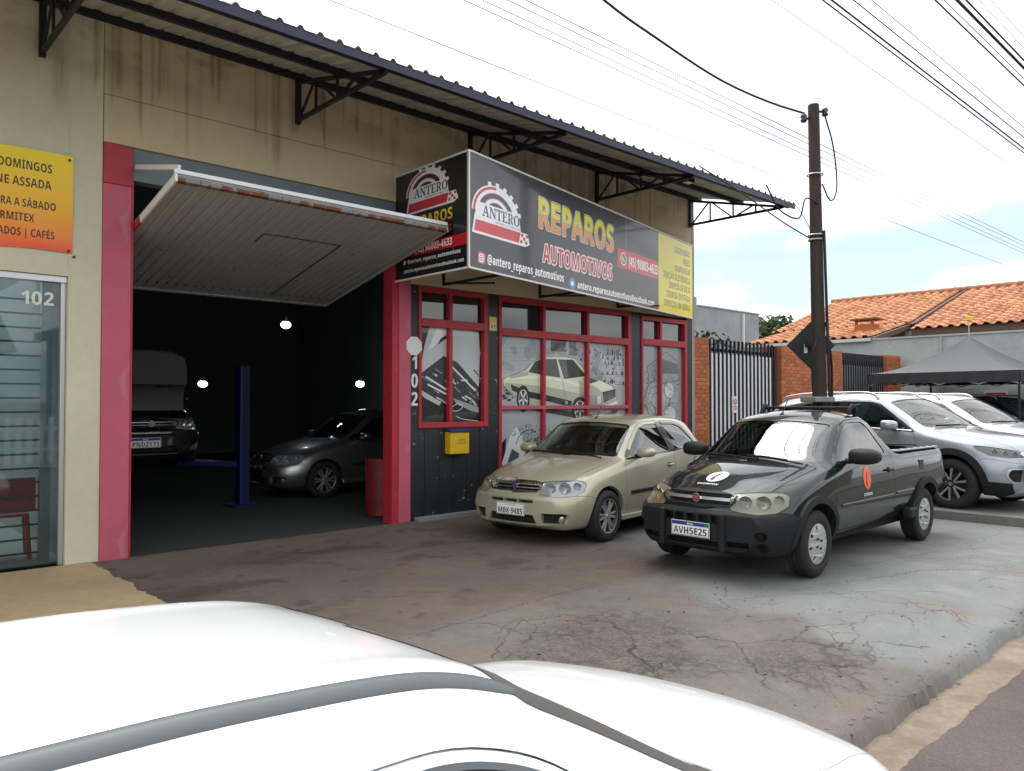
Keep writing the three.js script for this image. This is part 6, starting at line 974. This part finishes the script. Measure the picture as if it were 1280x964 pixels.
// ---------------------------------------------------------------- inside the hall
{
  const src = scene.children.find(o => o.name === 'hatchback_car'), beige = src.children.find(o => o.name === 'body').material;
  const copy = (label, col, pos, turn, metal) => { const c = src.clone(); c.name = numbered('hatchback_car'); c.userData = { label, category: 'car' }; const m = beige.clone(); m.color.copy(col); m.metalness = metal; c.traverse(o => { if (o.isMesh && o.material === beige) o.material = m; }); c.position.set(...pos); c.rotation.y = turn; scene.add(c); return c; };
  copy('silver hatchback standing in the dark workshop hall', lin(.42, .43, .44), [5.52, 0, -3.75], 0, .92).children.filter(o => o.name === 'licence_plate').forEach(o => o.parent.remove(o));
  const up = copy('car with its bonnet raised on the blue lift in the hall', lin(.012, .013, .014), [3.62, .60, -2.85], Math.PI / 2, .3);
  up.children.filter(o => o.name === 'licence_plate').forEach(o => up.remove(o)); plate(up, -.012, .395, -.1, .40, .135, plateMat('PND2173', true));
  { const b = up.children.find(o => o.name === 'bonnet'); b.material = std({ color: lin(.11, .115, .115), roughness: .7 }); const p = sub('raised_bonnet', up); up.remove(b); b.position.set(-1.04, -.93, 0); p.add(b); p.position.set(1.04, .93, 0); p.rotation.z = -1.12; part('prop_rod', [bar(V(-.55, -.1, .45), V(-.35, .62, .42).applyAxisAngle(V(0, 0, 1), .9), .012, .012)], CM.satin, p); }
  const bl = std({ color: lin(.008, .012, .09), roughness: .45 }), L = thing('two_post_lift', 'blue two-post car lift in the workshop hall', 'lift');
  for (const x of [4.95, 2.36]) { const g = sub('column', L); part('post', [rbx(x - .08, x + .08, 0, 2.1, -3.1, -2.9, .02)], bl, g); part('base_plate', [bx(x - .2, x + .2, .002, .03, -3.25, -2.75)], bl, g); for (const z of [-3.6, -4.3]) part('arm', [bar(V(x, .62, -3.0), V(mix(x, 3.62, .55), .64, z), .09, .07)], bl, g); }
  const dr = thing('oil_drum', 'dark red steel oil drum just inside the right door post', 'drum', null, [6.02, 0, -.78]); part('barrel', lathe([[0, 0], [.27, 0], [.28, .015], [.272, .03], [.272, .24], [.283, .255], [.272, .27], [.272, .5], [.283, .515], [.272, .53], [.272, .76], [.28, .775], [.265, .78], [0, .77]], 36), std({ color: lin(.16, .014, .012), roughness: .5 }), dr); part('bung', cyl(.03, .03, .02, 12).translate(.12, .785, 0), M.steel, dr);
  const lamp = (label, x, y, z, r, pw) => { const l = thing('work_lamp', label, 'lamp', null, [x, y, z]); const gl = std({ color: lin(.9), emissive: lin(.86, .93, 1), emissiveIntensity: 5 }); const s = new THREE.SphereGeometry(r, 20, 14); s.scale(1.35, 1, 1); part('bulb', s, gl, l); part('holder', [cyl(r * .5, r * .6, r * 1.4, 14).translate(0, r * 1.5, 0), tube([[0, r * 2, 0], [0, (5.3 - y) * .5, -.01], [0, 5.3 - y, 0]], .006, 6, 5)], M.steel, l); const p = new THREE.PointLight(0xdcecff, pw, 0, 2); p.position.set(0, 0, r * 2); p.castShadow = true; l.add(p); };
  lamp('hanging white work lamp high in the hall', 7.13, 3.08, -6, .075, .12); lamp('white work lamp hanging low behind the blue lift post', 6.65, 1.95, -9.0, .075, .08); lamp('white work lamp hanging low behind the silver hatchback', 10.68, 2.01, -9.0, .085, .08);
}
// ================================================================ brick boundary, gate, grille
const brickMats = [0, 1, 2, 3].map(i => std({ roughness: .85, map: colourTex(128, 64, .25, .09, (u, v) => { const k = .8 + .35 * fbm(u * 6 + i * 9, v * 4, 70 + i, 4); const t = [[.44, .13, .05], [.40, .115, .045], [.48, .155, .06], [.36, .105, .045]][i]; return t.map(q => q * k); }) })), mortar = std({ color: lin(.30, .13, .07), roughness: .95 });
function brickwork(root, x0, x1, y0, y1, zf, depth, seenFrom) { // courses of single bricks on the street face and the left end
  const bh = .066, j = .012, bl = .205, R = rng(Math.round(x0 * 100)); part('mortar_core', [bx(x0 + .008, x1 - .008, y0, y1 - .006, zf - depth + .008, zf - .008)], mortar, root);
  const variants = new Map(), get = (w, d) => { const k = w.toFixed(3) + d; if (!variants.has(k)) variants.set(k, rbx(-w / 2, w / 2, -bh / 2, bh / 2, -d, 0, .004, 1)); return variants.get(k); };
  const hidden = []; let row = 0;
  for (let y = y0 + bh / 2; y + bh / 2 <= y1 + .002; y += bh + j, row++) {
    for (let x = x0 - (row % 2 ? bl / 2 : 0); x < x1 - .01; x += bl + j) { const a = Math.max(x0, x), b = Math.min(x1, x + bl); if (b - a < .03) continue; const w = b - a, g = get(w, .05), px = (a + b) / 2, pz = zf + (R() - .5) * .005; if (y > seenFrom) { const m = part('brick', g, brickMats[R() * 4 | 0], root); m.position.set(px, y, pz); } else { const q = g.clone(); q.translate(px, y, pz); hidden.push(q); } }
    { const g = get(.02, depth - .06); const q = bx(x0 - .004, x0 + .02, y - bh / 2, y + bh / 2, zf - depth, zf - .055); hidden.push(q); }
  }
  if (hidden.length) { const m = part('lower_bricks', hidden, brickMats[1], root); m.userData.kind = 'stuff'; }
}
{
  const P1 = thing('brick_pillar', 'red brick pillar between the workshop and the barred gate', 'pillar'); brickwork(P1, 12.345, 12.83, .07, 2.78, .0, .40, .62);
  const W2 = thing('brick_wall', 'red brick boundary wall between the two barred panels', 'wall'); brickwork(W2, 15.62, 18.56, .07, 2.77, .0, .5, 1.55);
  const P3 = thing('brick_pillar', 'red brick pillar at the far end of the dark grille beside the grey wall', 'pillar'); brickwork(P3, 21.25, 22.1, .07, 2.80, .0, .4, 1.6);
  const G = thing('sliding_gate', 'tall black barred gate with pale strips filling its gaps', 'gate'), blk = std({ color: lin(.012, .012, .02), roughness: .5 }), pale = std({ color: lin(.78, .79, .82), roughness: .5 });
  const n = 18, x0 = 12.90, x1 = 15.42; for (let k = 0; k < n; k++) { const x = mix(x0, x1, k / (n - 1)); part('bar', [bx(x - .018, x + .018, .14, 2.78, -.14, -.10)], blk, G); }
  for (let k = 0; k + 1 < n; k++) { const x = mix(x0, x1, (k + .5) / (n - 1)); part('strip', [bx(x - .048, x + .048, .23, 2.50, -.135, -.125)], pale, G); }  // pale strips set in the gaps between the bars
  part('rail', [bx(x0 - .03, x1 + .03, 2.54, 2.60, -.185, -.145)], blk, G); part('rail', [bx(x0 - .03, x1 + .03, .14, .22, -.185, -.145)], blk, G); part('frame_post', [bx(15.45, 15.52, .08, 2.75, -.2, -.08)], blk, G); part('frame_post', [bx(15.55, 15.60, .08, 2.75, -.2, -.08)], std({ color: lin(.12, .05, .03), roughness: .8 }), G);
  part('notice', [bx(13.78, 13.98, 1.33, 1.66, -.095, -.085)], std({ color: lin(.75), roughness: .6 }), G); part('notice_print', quadGeo(V(13.79, 1.34, -.083), V(13.97, 1.34, -.083), V(13.97, 1.65, -.083), V(13.79, 1.65, -.083)), std({ roughness: .6, map: canvas(64, 110, (c, w, h) => { c.fillStyle = '#ddd8d4'; c.fillRect(0, 0, w, h); c.strokeStyle = '#b3202a'; c.lineWidth = 7; c.beginPath(); c.arc(32, 34, 20, 0, 7); c.stroke(); c.beginPath(); c.moveTo(18, 20); c.lineTo(46, 48); c.stroke(); c.fillStyle = '#222'; c.font = 'bold 26px sans-serif'; c.fillText('E', 23, 43); c.fillStyle = '#b3202a'; c.fillRect(8, 66, 48, 8); c.fillRect(8, 82, 48, 8); }) }), G);
  const Q = thing('barred_grille', 'dark vertical bar grille between brick wall and far pillar', 'fence'); for (let k = 0; k < 20; k++) { const x = mix(18.62, 21.2, k / 19); part('bar', [bx(x - .022, x + .022, .1, 2.76, -.14, -.10)], blk, Q); } part('rail', [bx(18.58, 21.24, 2.52, 2.58, -.185, -.145)], blk, Q); part('rail', [bx(18.58, 21.24, .2, .26, -.185, -.145)], blk, Q);
  for (let k = 0; k + 1 < 20; k++) { const x = mix(18.62, 21.2, (k + .5) / 19); part('strip', [bx(x - .035, x + .035, .27, 2.46, -.135, -.125)], std({ color: lin(.33, .35, .36), roughness: .6 }), Q); }
}
// grey wall of the neighbour on the right, running back from the street
{
  const g = thing('grey_wall', 'light grey rendered wall with capping behind the gazebo', 'wall'), m = std(concreteTex(.40, .43, .42, 81, 4)); part('wall', [bx(22.2, 22.4, 0, 3.28, -9, 6.4)], m, g); part('capping', [bx(22.17, 22.43, 3.281, 3.33, -9, 6.4)], m, g); part('pilaster', [bx(22.14, 22.199, 0, 3.27, 1.0, 1.03)], m, g);
  part('red_notice', [bx(22.17, 22.195, 1.56, 1.82, 2.0, 2.52)], std({ color: lin(.7), roughness: .5 }), g); part('red_notice_print', quadGeo(V(22.165, 1.62, 2.04), V(22.165, 1.62, 2.48), V(22.165, 1.78, 2.48), V(22.165, 1.78, 2.04)), std({ roughness: .5, map: canvas(128, 40, (c, w, h) => { c.fillStyle = '#b32030'; c.fillRect(0, 0, w, h); c.fillStyle = '#eee'; c.fillRect(10, 12, 108, 5); c.fillRect(24, 24, 80, 5); }) }), g);
}
// ---------------------------------------------------------------- tiled house
{
  const H = thing('tiled_house', 'low house with orange clay tile roof and brown verge boards', 'house'), cream = std({ color: lin(.40, .39, .35), roughness: .9 }), wood = std({ color: lin(.11, .065, .045), roughness: .8 });
  const tm = [0, 1, 2, 3].map(i => std({ roughness: .8, map: colourTex(64, 64, .4, .4, (u, v) => { const k = .75 + .45 * fbm(u * 5 + i * 7, v * 5, 100 + i, 4), t = [[.46, .195, .085], [.40, .16, .068], [.50, .23, .105], [.33, .135, .065]][i]; return t.map(q => q * k); }) }));
  // one tile: flat pan with a raised roll, 0.30 wide, 0.40 long, thin
  const tile = (() => { const P = [[-.15, 0], [-.04, .0], [-.02, .03], [.03, .062], [.09, .058], [.13, .025], [.15, .0]], pos = [], idx = [], n = P.length; for (const [z, dy] of [[0, .022], [-.40, 0]]) P.forEach(p => pos.push(p[0], p[1] + dy, z)); P.forEach(p => pos.push(p[0], p[1] - .002, 0)); for (let i = 0; i + 1 < n; i++) { idx.push(i, i + 1, n + i, n + i, i + 1, n + i + 1); idx.push(i, 2 * n + i, i + 1, 2 * n + i, 2 * n + i + 1, i + 1); } const g = new THREE.BufferGeometry(); g.setAttribute('position', new THREE.Float32BufferAttribute(pos, 3)); g.setIndex(idx); const q = g.toNonIndexed(); q.computeVertexNormals(); return uvm(q); })();
  const slope = (root, xa, ya, xb, yb, z0, z1, seed, far) => { // tiles rise from (xa,ya) to (xb,yb)
    const L = Math.hypot(xb - xa, yb - ya), an = Math.atan2(yb - ya, xb - xa), ex = .33, rows = Math.ceil(L / ex), R = rng(seed), rest = [];
    part('roof_deck', [(() => { const g = bx(0, L, -.06, -.012, z0, z1); g.rotateZ(an); g.translate(xa, ya, 0); return g; })()], wood, root);
    for (let r = 0; r < rows; r++) for (let z = z0 + .15; z < z1 - .05; z += .30) { const s = r * ex - .05, m = new THREE.Matrix4().makeRotationZ(an).multiply(new THREE.Matrix4().makeRotationY(-Math.PI / 2)); m.setPosition(xa + Math.cos(an) * s + (R() - .5) * .02, ya + Math.sin(an) * s + .005 + R() * .006, z + (R() - .5) * .015); if (z < far) { const t = part('roof_tile', tile, tm[R() * 4 | 0], root); t.applyMatrix4(m); } else { const q = tile.clone(); q.applyMatrix4(m); rest.push(q); } }
    if (rest.length) { const t = part('far_roof_tiles', rest, tm[0], root); t.userData.kind = 'stuff'; }
  };
  const A = sub('roof', H), B = sub('roof', H);
  slope(A, 22.15, 3.36, 24.9, 3.92, -4.75, -.78, 3, 99); slope(A, 24.9, 3.94, 29.5, 5.36, -5.3, -.62, 4, 99); slope(B, 24.4, 3.72, 29.5, 5.36, -.55, 6.5, 5, 2.6);
  for (let k = 0; k < 30; k++) { const g = cyl(.10, .12, .42, 10); g.rotateX(Math.PI / 2); g.translate(29.55, 5.42, -5.1 + k * .39); part('ridge_tile', g, tm[3], k < 12 ? A : B); }
  part('verge_board', [bar(V(24.85, 3.86, -.60), V(29.4, 5.30, -.58), .05, .18)], wood, A); part('verge_board', [bar(V(22.2, 3.28, -.77), V(24.9, 3.84, -.77), .05, .14)], wood, A); part('fascia', [bx(24.42, 24.5, 3.42, 3.66, -.55, 6.5)], wood, B); part('beam', [bx(24.6, 24.75, 3.30, 3.42, -.55, 6.5)], std({ color: lin(.34, .10, .05), roughness: .8 }), B);
  part('wall', [bx(24.8, 34, 0, 3.7, -.5, 6.4)], cream, H); part('wall', [bx(22.6, 34, 0, 3.3, -4.5, -.9)], cream, H); part('gable', [bx(24.8, 34, 3.3, 3.7, -.88, -.5)], cream, H);
  { const p = new THREE.Shape([[24.9, 3.3], [34, 3.3], [34, 3.9], [29.5, 5.26]].map(q => new THREE.Vector2(...q))), g = new THREE.ExtrudeGeometry(p, { depth: .1, bevelEnabled: false }); g.translate(0, 0, -5.0); part('gable', g, cream, H); }
  part('far_roof_slope', [(() => { const g = bx(0, 5, -.06, 0, -5.3, 6.5); g.rotateZ(-.3); g.translate(29.5, 5.36, 0); return g; })()], tm[1], H);
  const ch = sub('chimney', H); part('stack', [bx(23.3, 23.75, 3.4, 3.86, -1.75, -1.2)], brickMats[1], ch); part('cap', [bx(23.22, 23.83, 3.98, 4.03, -1.85, -1.1)], wood, ch); for (const z of [-1.72, -1.25]) part('cap_post', [bx(23.32, 23.4, 3.86, 3.98, z - .03, z + .03)], brickMats[1], ch);
  part('gutter_pipe', [bar(V(22.12, 3.30, -4.7), V(22.12, 3.30, -.8), .09, .09)], std({ color: lin(.5), roughness: .6 }), H);
}
// grey block far behind
{
  const g = thing('grey_block', 'plain grey rendered block rising behind the barred gate', 'building'), m = std(concreteTex(.30, .32, .34, 91, 6)); part('wall', [bx(29, 39.35, 0, 6.38, -24, -14)], m, g); part('wall', [bx(29, 33.45, 6.38, 6.85, -18, -14.1)], m, g); part('downpipe', [bar(V(37.6, 0, -13.93), V(37.6, 6.3, -13.93), .11, .11)], std({ color: lin(.6), roughness: .5 }), g); part('capping', [bx(33.46, 39.4, 6.381, 6.45, -24, -13.95)], m, g);
}
// ---------------------------------------------------------------- pole with service cables
{
  const P = thing('utility_pole', 'weathered wooden pole standing behind the pickup', 'pole', null, [11.24, -.02, 2.96]);
  const wood = std({ roughness: .9, map: colourTex(128, 512, .8, 3, (u, v) => { const k = .6 + .6 * fbm(u * 14, v * 3, 40, 4, 14, 3); return [.050 * k, .038 * k, .032 * k]; }) });
  const sh = lathe([[0, 0], [.115, 0], [.112, .5], [.096, 3], [.080, 5.98], [.074, 6.0], [0, 6.01]], 20); sh.rotateZ(.028); part('shaft', sh, wood, P);
  const X = y => -.028 * y, por = std({ color: lin(.03, .018, .07), roughness: .25 });
  for (const [dx, y, dz] of [[-.22, 5.78, -.08], [.22, 5.90, .10]]) { part('insulator', [lathe([[0, -.06], [.035, -.06], [.05, -.035], [.032, -.01], [.05, .02], [.035, .055], [0, .06]], 16).translate(X(y) + dx * .7, y, dz)], por, P); part('insulator_bracket', [bar(V(X(y), y, 0), V(X(y) + dx * .7, y, dz), .02, .03)], M.steel, P); }
  for (const y of [4.95, 3.98, 4.05]) part('strap', [(() => { const t = new THREE.TorusGeometry(.112, .012, 6, 24); t.rotateX(Math.PI / 2); t.translate(X(y), y, 0); return t; })()], M.alu, P);
  part('riser_pipe', [tube([[X(4.1) - .02, 4.1, .13], [X(3) - .02, 3, .145], [X(1.5), 1.5, .155], [0, .1, .16]], .022, 20, 8)], M.steel, P); part('loose_cable', [tube([[X(5.9) + .15, 5.85, .1], [X(5.5) + .3, 5.4, .15], [X(4.9) + .26, 4.7, .2], [X(4.4) + .1, 4.55, .18], [X(4.3), 4.8, .1]], .012, 30, 6), tube([[X(4.5) - .06, 4.5, .06], [X(4.6) - .3, 4.55, 0], [X(4.4) - .42, 4.25, -.05], [X(4.3) - .7, 4.35, -.2], [X(4.3) - .9, 4.7, -.3]], .012, 30, 6), tube([[X(2.6) - .1, 2.55, .05], [X(2.3) - .28, 2.3, .05], [X(1.8) - .3, 1.7, .05], [X(1.6) - .25, 1.3, .1]], .015, 20, 6), tube([[X(2.7), 2.75, .12], [X(2.4) + .1, 2.4, .12], [X(2.1) + .2, 2.1, .1], [.14, 1.5, .1]], .02, 20, 6)], CM.plastic, P);
  // dark diamond sign seen from behind, with its own clamp
  const S = thing('diamond_sign', 'dark back of a diamond-shaped sign on the wooden pole', 'sign', null, [11.42, 2.42, 2.72], -.78); { const g = rbx(-.26, .26, -.26, .26, -.015, .015, .012); g.rotateZ(Math.PI / 4); part('plate', g, std({ color: lin(.018, .019, .02), roughness: .6 }), S); part('sticker', [bx(-.11, -.06, -.12, .02, .016, .02)], M.white, S); part('clamp', [bx(-.1, .1, -.03, .03, .016, .08)], M.steel, S); }
  const bq = thing('meter_box', 'grey metal meter box on the pole foot behind the pickup cab', 'box', null, [11.1, 1.58, 3.02]); part('case', [rbx(-.4, .22, -.03, .05, -.12, .12, .015)], std({ color: lin(.20, .21, .20), roughness: .6 }), bq); part('bracket', [bx(-.02, .1, -.12, -.03, -.05, .05)], M.steel, bq);
}
// ---------------------------------------------------------------- overhead cables
{
  const dark = std({ color: lin(.02, .02, .022), roughness: .7 }), cab = (label, pts, r, grp, cat = 'cable') => single('overhead_cable', label, cat, tube(pts, r, 60, 5), dark, grp);
  const run = (label, x0, x1, y, z, sag, r, grp, dz = 0) => { const p = []; for (let k = 0; k <= 12; k++) { const t = k / 12; p.push([mix(x0, x1, t), y - sag * 4 * t * (1 - t), z + dz * t]); } cab(label, p, r, grp); };
  cab('twisted service cable swooping to the top of the wooden pole', [[-2, 8.2, 2.75], [3, 6.95, 2.75], [6.55, 6.03, 2.75], [7.5, 5.91, 2.75], [8.9, 5.79, 2.76], [10.1, 5.8, 2.8], [11.0, 5.86, 2.85]], .016);
  const back = 'thin cables above the canopy'; for (const [y, z, s] of [[7.0, .95, .12], [7.0, .34, .08], [7.1, .62, .1], [7.3, .1, .1], [6.8, -.52, .1]]) run('thin black cable strung above the workshop roof', -8, 46, y, z, s, .0065, back);
  const st = 'street cables overhead'; for (const [y, z, r] of [[7.5, 3.2, .016], [7.5, 3.11, .013], [7.5, 3.6, .007], [7.5, 4.24, .014], [7.5, 4.33, .008], [7.5, 4.46, .024], [7.5, 4.55, .015], [7.5, 4.68, .005], [7.5, 4.8, .005], [7.5, 3.42, .010], [7.5, 2.6, .005]]) run(r >= .02 ? 'thickest bundled cable of the street line along the road' : r >= .012 ? 'stout black cable of the street line along the road' : 'thin wire of the street line along the road', -14, 60, y, z, .0, r, st);
  cab('slack drop cable between the canopy end and the pole', [[11.2, 4.0, 2.85], [10.6, 4.2, 2.7], [10.0, 4.65, 2.3], [9.6, 4.98, 1.95]], .010); cab('thin stay wire from the pole to the canopy corner', [[11.2, 4.0, 2.9], [11.9, 4.5, 2.4], [12.45, 4.95, 1.93]], .007);
}
// ---------------------------------------------------------------- gazebo
{
  const G = thing('gazebo', 'black pop-up gazebo with peaked roof beside the brick pillar', 'gazebo', null, [20.25, .075, 2.25], -.087), cloth = std({ color: lin(.022, .024, .028), roughness: .75, side: THREE.DoubleSide }), top = std({ color: lin(.072, .075, .08), roughness: .7, side: THREE.DoubleSide }), h = 1.6, y0 = 1.90, y1 = 2.14, ap = 3.02;
  for (let k = 0; k < 4; k++) { // each roof panel hangs in a soft curve from the peak to the eave
    const n = 12, m = 12, pos = [], idx = []; for (let j = 0; j <= n; j++) { const t = j / n, w = h * t, y = ap + (y1 - ap) * (1 - Math.pow(1 - t, 1.65)) ; for (let i = 0; i <= m; i++) { const s = i / m * 2 - 1, yy = y - .10 * Math.sin(Math.PI * t) * (1 - s * s) * .6; const p = V(s * w, yy, w); p.applyAxisAngle(V(0, 1, 0), k * Math.PI / 2); pos.push(p.x, p.y, p.z); } } for (let j = 0; j < n; j++) for (let i = 0; i < m; i++) { const a = j * (m + 1) + i; idx.push(a, a + m + 1, a + 1, a + 1, a + m + 1, a + m + 2); } const g = new THREE.BufferGeometry(); g.setAttribute('position', new THREE.Float32BufferAttribute(pos, 3)); g.setIndex(idx); g.computeVertexNormals(); part('roof_panel', g, top, G);
    const vp = [], vi = []; for (let i = 0; i <= 40; i++) { const s = i / 40 * 2 - 1, wv = .014 * Math.sin(s * 23 + k) + .008 * Math.sin(s * 51); for (const [y, o] of [[y1, 0], [(y0 + y1) / 2, wv * .5], [y0, wv]]) { const p = V(s * h, y, h + .006 + o); p.applyAxisAngle(V(0, 1, 0), k * Math.PI / 2); vp.push(p.x, p.y, p.z); } } for (let i = 0; i < 40; i++) for (let q = 0; q < 2; q++) { const a = i * 3 + q; vi.push(a, a + 1, a + 3, a + 3, a + 1, a + 4); } const v = new THREE.BufferGeometry(); v.setAttribute('position', new THREE.Float32BufferAttribute(vp, 3)); v.setIndex(vi); v.computeVertexNormals(); part('valance', v, cloth, G);
    const c = V(h - .03, 0, h - .03).applyAxisAngle(V(0, 1, 0), k * Math.PI / 2); part('leg', [bx(c.x - .018, c.x + .018, 0, y1, c.z - .018, c.z + .018), bx(c.x - .06, c.x + .06, 0, .01, c.z - .06, c.z + .06)], CM.plastic, G);
    const tr = []; for (let i = 0; i < 4; i++) { const f = (s, y) => V(s * h, y, h - .04).applyAxisAngle(V(0, 1, 0), k * Math.PI / 2); const s0 = -1 + i * .5, s1 = s0 + .5; tr.push(bar(f(s0, i % 2 ? 1.86 : 2.1), f(s1, i % 2 ? 2.1 : 1.86), .018, .025), bar(f(s0, i % 2 ? 2.1 : 1.86), f(s1, i % 2 ? 1.86 : 2.1), .018, .025)); } part('scissor_truss', tr, M.alu, G);
  }
  const fl = thing('yellow_pennant', 'small yellow marker on a thin rod above the gazebo peak', 'pennant', null, [20.25, 3.09, 2.25]); part('rod', [cyl(.01, .01, .4, 8).translate(0, .2, 0)], M.alu, fl); part('marker', [rbx(-.12, .12, .36, .48, -.04, .04, .02)], std({ color: lin(.75, .6, .03), roughness: .5 }), fl);
}
// ---------------------------------------------------------------- trees
function tree(label, x, z, h, rad, seed, group, leaf = .16, n = 2600, trunkR = .18, baseY = 0, cat = 'tree') {
  const T = thing(cat === 'tree' ? 'leafy_tree' : 'shrub', label, cat, group, [x, baseY, z]), R = rng(seed), bark = std({ color: lin(.07, .055, .042), roughness: .95 });
  const limbs = [], tips = [], grow = (p, d, len, r, k) => { const q = p.clone().addScaledVector(d, len), mid = p.clone().lerp(q, .5).add(V((R() - .5) * len * .15, 0, (R() - .5) * len * .15)); const c = new THREE.CatmullRomCurve3([p, mid, q]), g = new THREE.TubeGeometry(c, 5, r, 6); const ps = g.attributes.position; for (let i = 0; i < ps.count; i++) { const t = Math.floor(i / 7) / 5, ce = c.getPoint(Math.min(1, t)), v = V().fromBufferAttribute(ps, i).sub(ce).multiplyScalar(1 - .45 * t).add(ce); ps.setXYZ(i, v.x, v.y, v.z); } limbs.push(g); if (k === 0) { tips.push(q); return; } const m = 3 + (R() * 2 | 0); for (let i = 0; i < m; i++) { const a = i / m * 6.28 + R(), e = V(Math.cos(a), .35 + R() * .9, Math.sin(a)).normalize().lerp(d, .3).normalize(); grow(q, e, len * (.6 + R() * .25), r * .55, k - 1); } if (k < 2) tips.push(q); };
  const V0 = V(0, 0, 0); grow(V0, V((R() - .5) * .15, 1, (R() - .5) * .15).normalize(), h * .42, trunkR, 2); part('trunk', limbs, bark, T);
  const cols = [[.035, .075, .018], [.05, .10, .024], [.025, .055, .014]], lists = [[], [], []];
  for (let i = 0; i < n; i++) { const t = tips[R() * tips.length | 0], s = Math.pow(R(), .6) * rad * .55, a = R() * 6.28, b = Math.acos(2 * R() - 1), p = t.clone().add(V(Math.sin(b) * Math.cos(a) * s, Math.cos(b) * s * .65, Math.sin(b) * Math.sin(a) * s)); const l = leaf * (.6 + R() * .8), g = new THREE.BufferGeometry(); g.setAttribute('position', new THREE.Float32BufferAttribute([-l * .5, 0, 0, 0, l * .25, l * .12, l * .5, 0, 0, 0, -l * .25, l * .12], 3)); g.setIndex([0, 3, 1, 1, 3, 2]); g.rotateX(R() * 6.28); g.rotateY(R() * 6.28); g.rotateZ(R() * 6.28); g.translate(p.x, p.y, p.z); lists[R() * 3 | 0].push(g); }
  const crown = sub('crown', T); lists.forEach((L, i) => { if (L.length) { const m = part('leaves', L, phy({ color: lin(...cols[i]), roughness: .7, side: THREE.DoubleSide, transmission: .25, thickness: 0 }), crown); m.userData.kind = 'stuff'; } });
}
tree('dense dark green tree rising behind the grey block', 55.5, -22.5, 8.2, 3.6, 11, null, .5, 5200, .3);
tree('bright green shrub leaning over the brick pillar', 12.75, -.75, 3.2, .55, 23, null, .11, 700, .05, 0, 'shrub');
// ---------------------------------------------------------------- across the street: mirrored in glass and paint
{
  const H = thing('opposite_house', 'pale house with dark tiled roof across the street', 'house'), wall = std({ color: lin(.48, .46, .42), roughness: .9 }), roof = std({ color: lin(.09, .065, .05), roughness: .9 });
  part('wall', [bx(-9, 4, -.1, 3.1, 18.5, 26)], wall, H); const sh = new THREE.Shape([[17.6, 3.0], [27, 3.0], [22.2, 5.2]].map(p => new THREE.Vector2(...p))), g = new THREE.ExtrudeGeometry(sh, { depth: 14.4, bevelEnabled: false }); g.rotateY(-Math.PI / 2); g.translate(4.7, 0, 0); part('roof', g, roof, H); part('window', [bx(-4.5, -2.6, .9, 2.2, 18.44, 18.49)], M.glassDark, H); part('window', [bx(-.2, 1.7, .9, 2.2, 18.44, 18.49)], M.glassDark, H);
  const F = thing('picket_fence', 'white picket fence across the street', 'fence'); for (let k = 0; k < 60; k++) part('picket', [bx(-9 + k * .25, -8.87 + k * .25, -.08, 1.15, 15.2, 15.24)], M.white, F); part('rail', [bx(-9, 6, .25, .33, 15.245, 15.29)], M.white, F); part('rail', [bx(-9, 6, .8, .88, 15.245, 15.29)], M.white, F);
  const K = thing('far_warehouse', 'long grey warehouse across the street', 'building'); part('wall', [bx(8, 40, -.1, 4.2, 19, 30)], std({ color: lin(.13, .11, .09), roughness: .9 }), K); part('roof', [bx(7.6, 40.4, 4.2, 4.5, 18.4, 30.4)], roof, K); part('door', [bx(14, 18, -.05, 3.2, 18.93, 18.99)], M.lintel, K);
}
renderer.render(scene, camera);
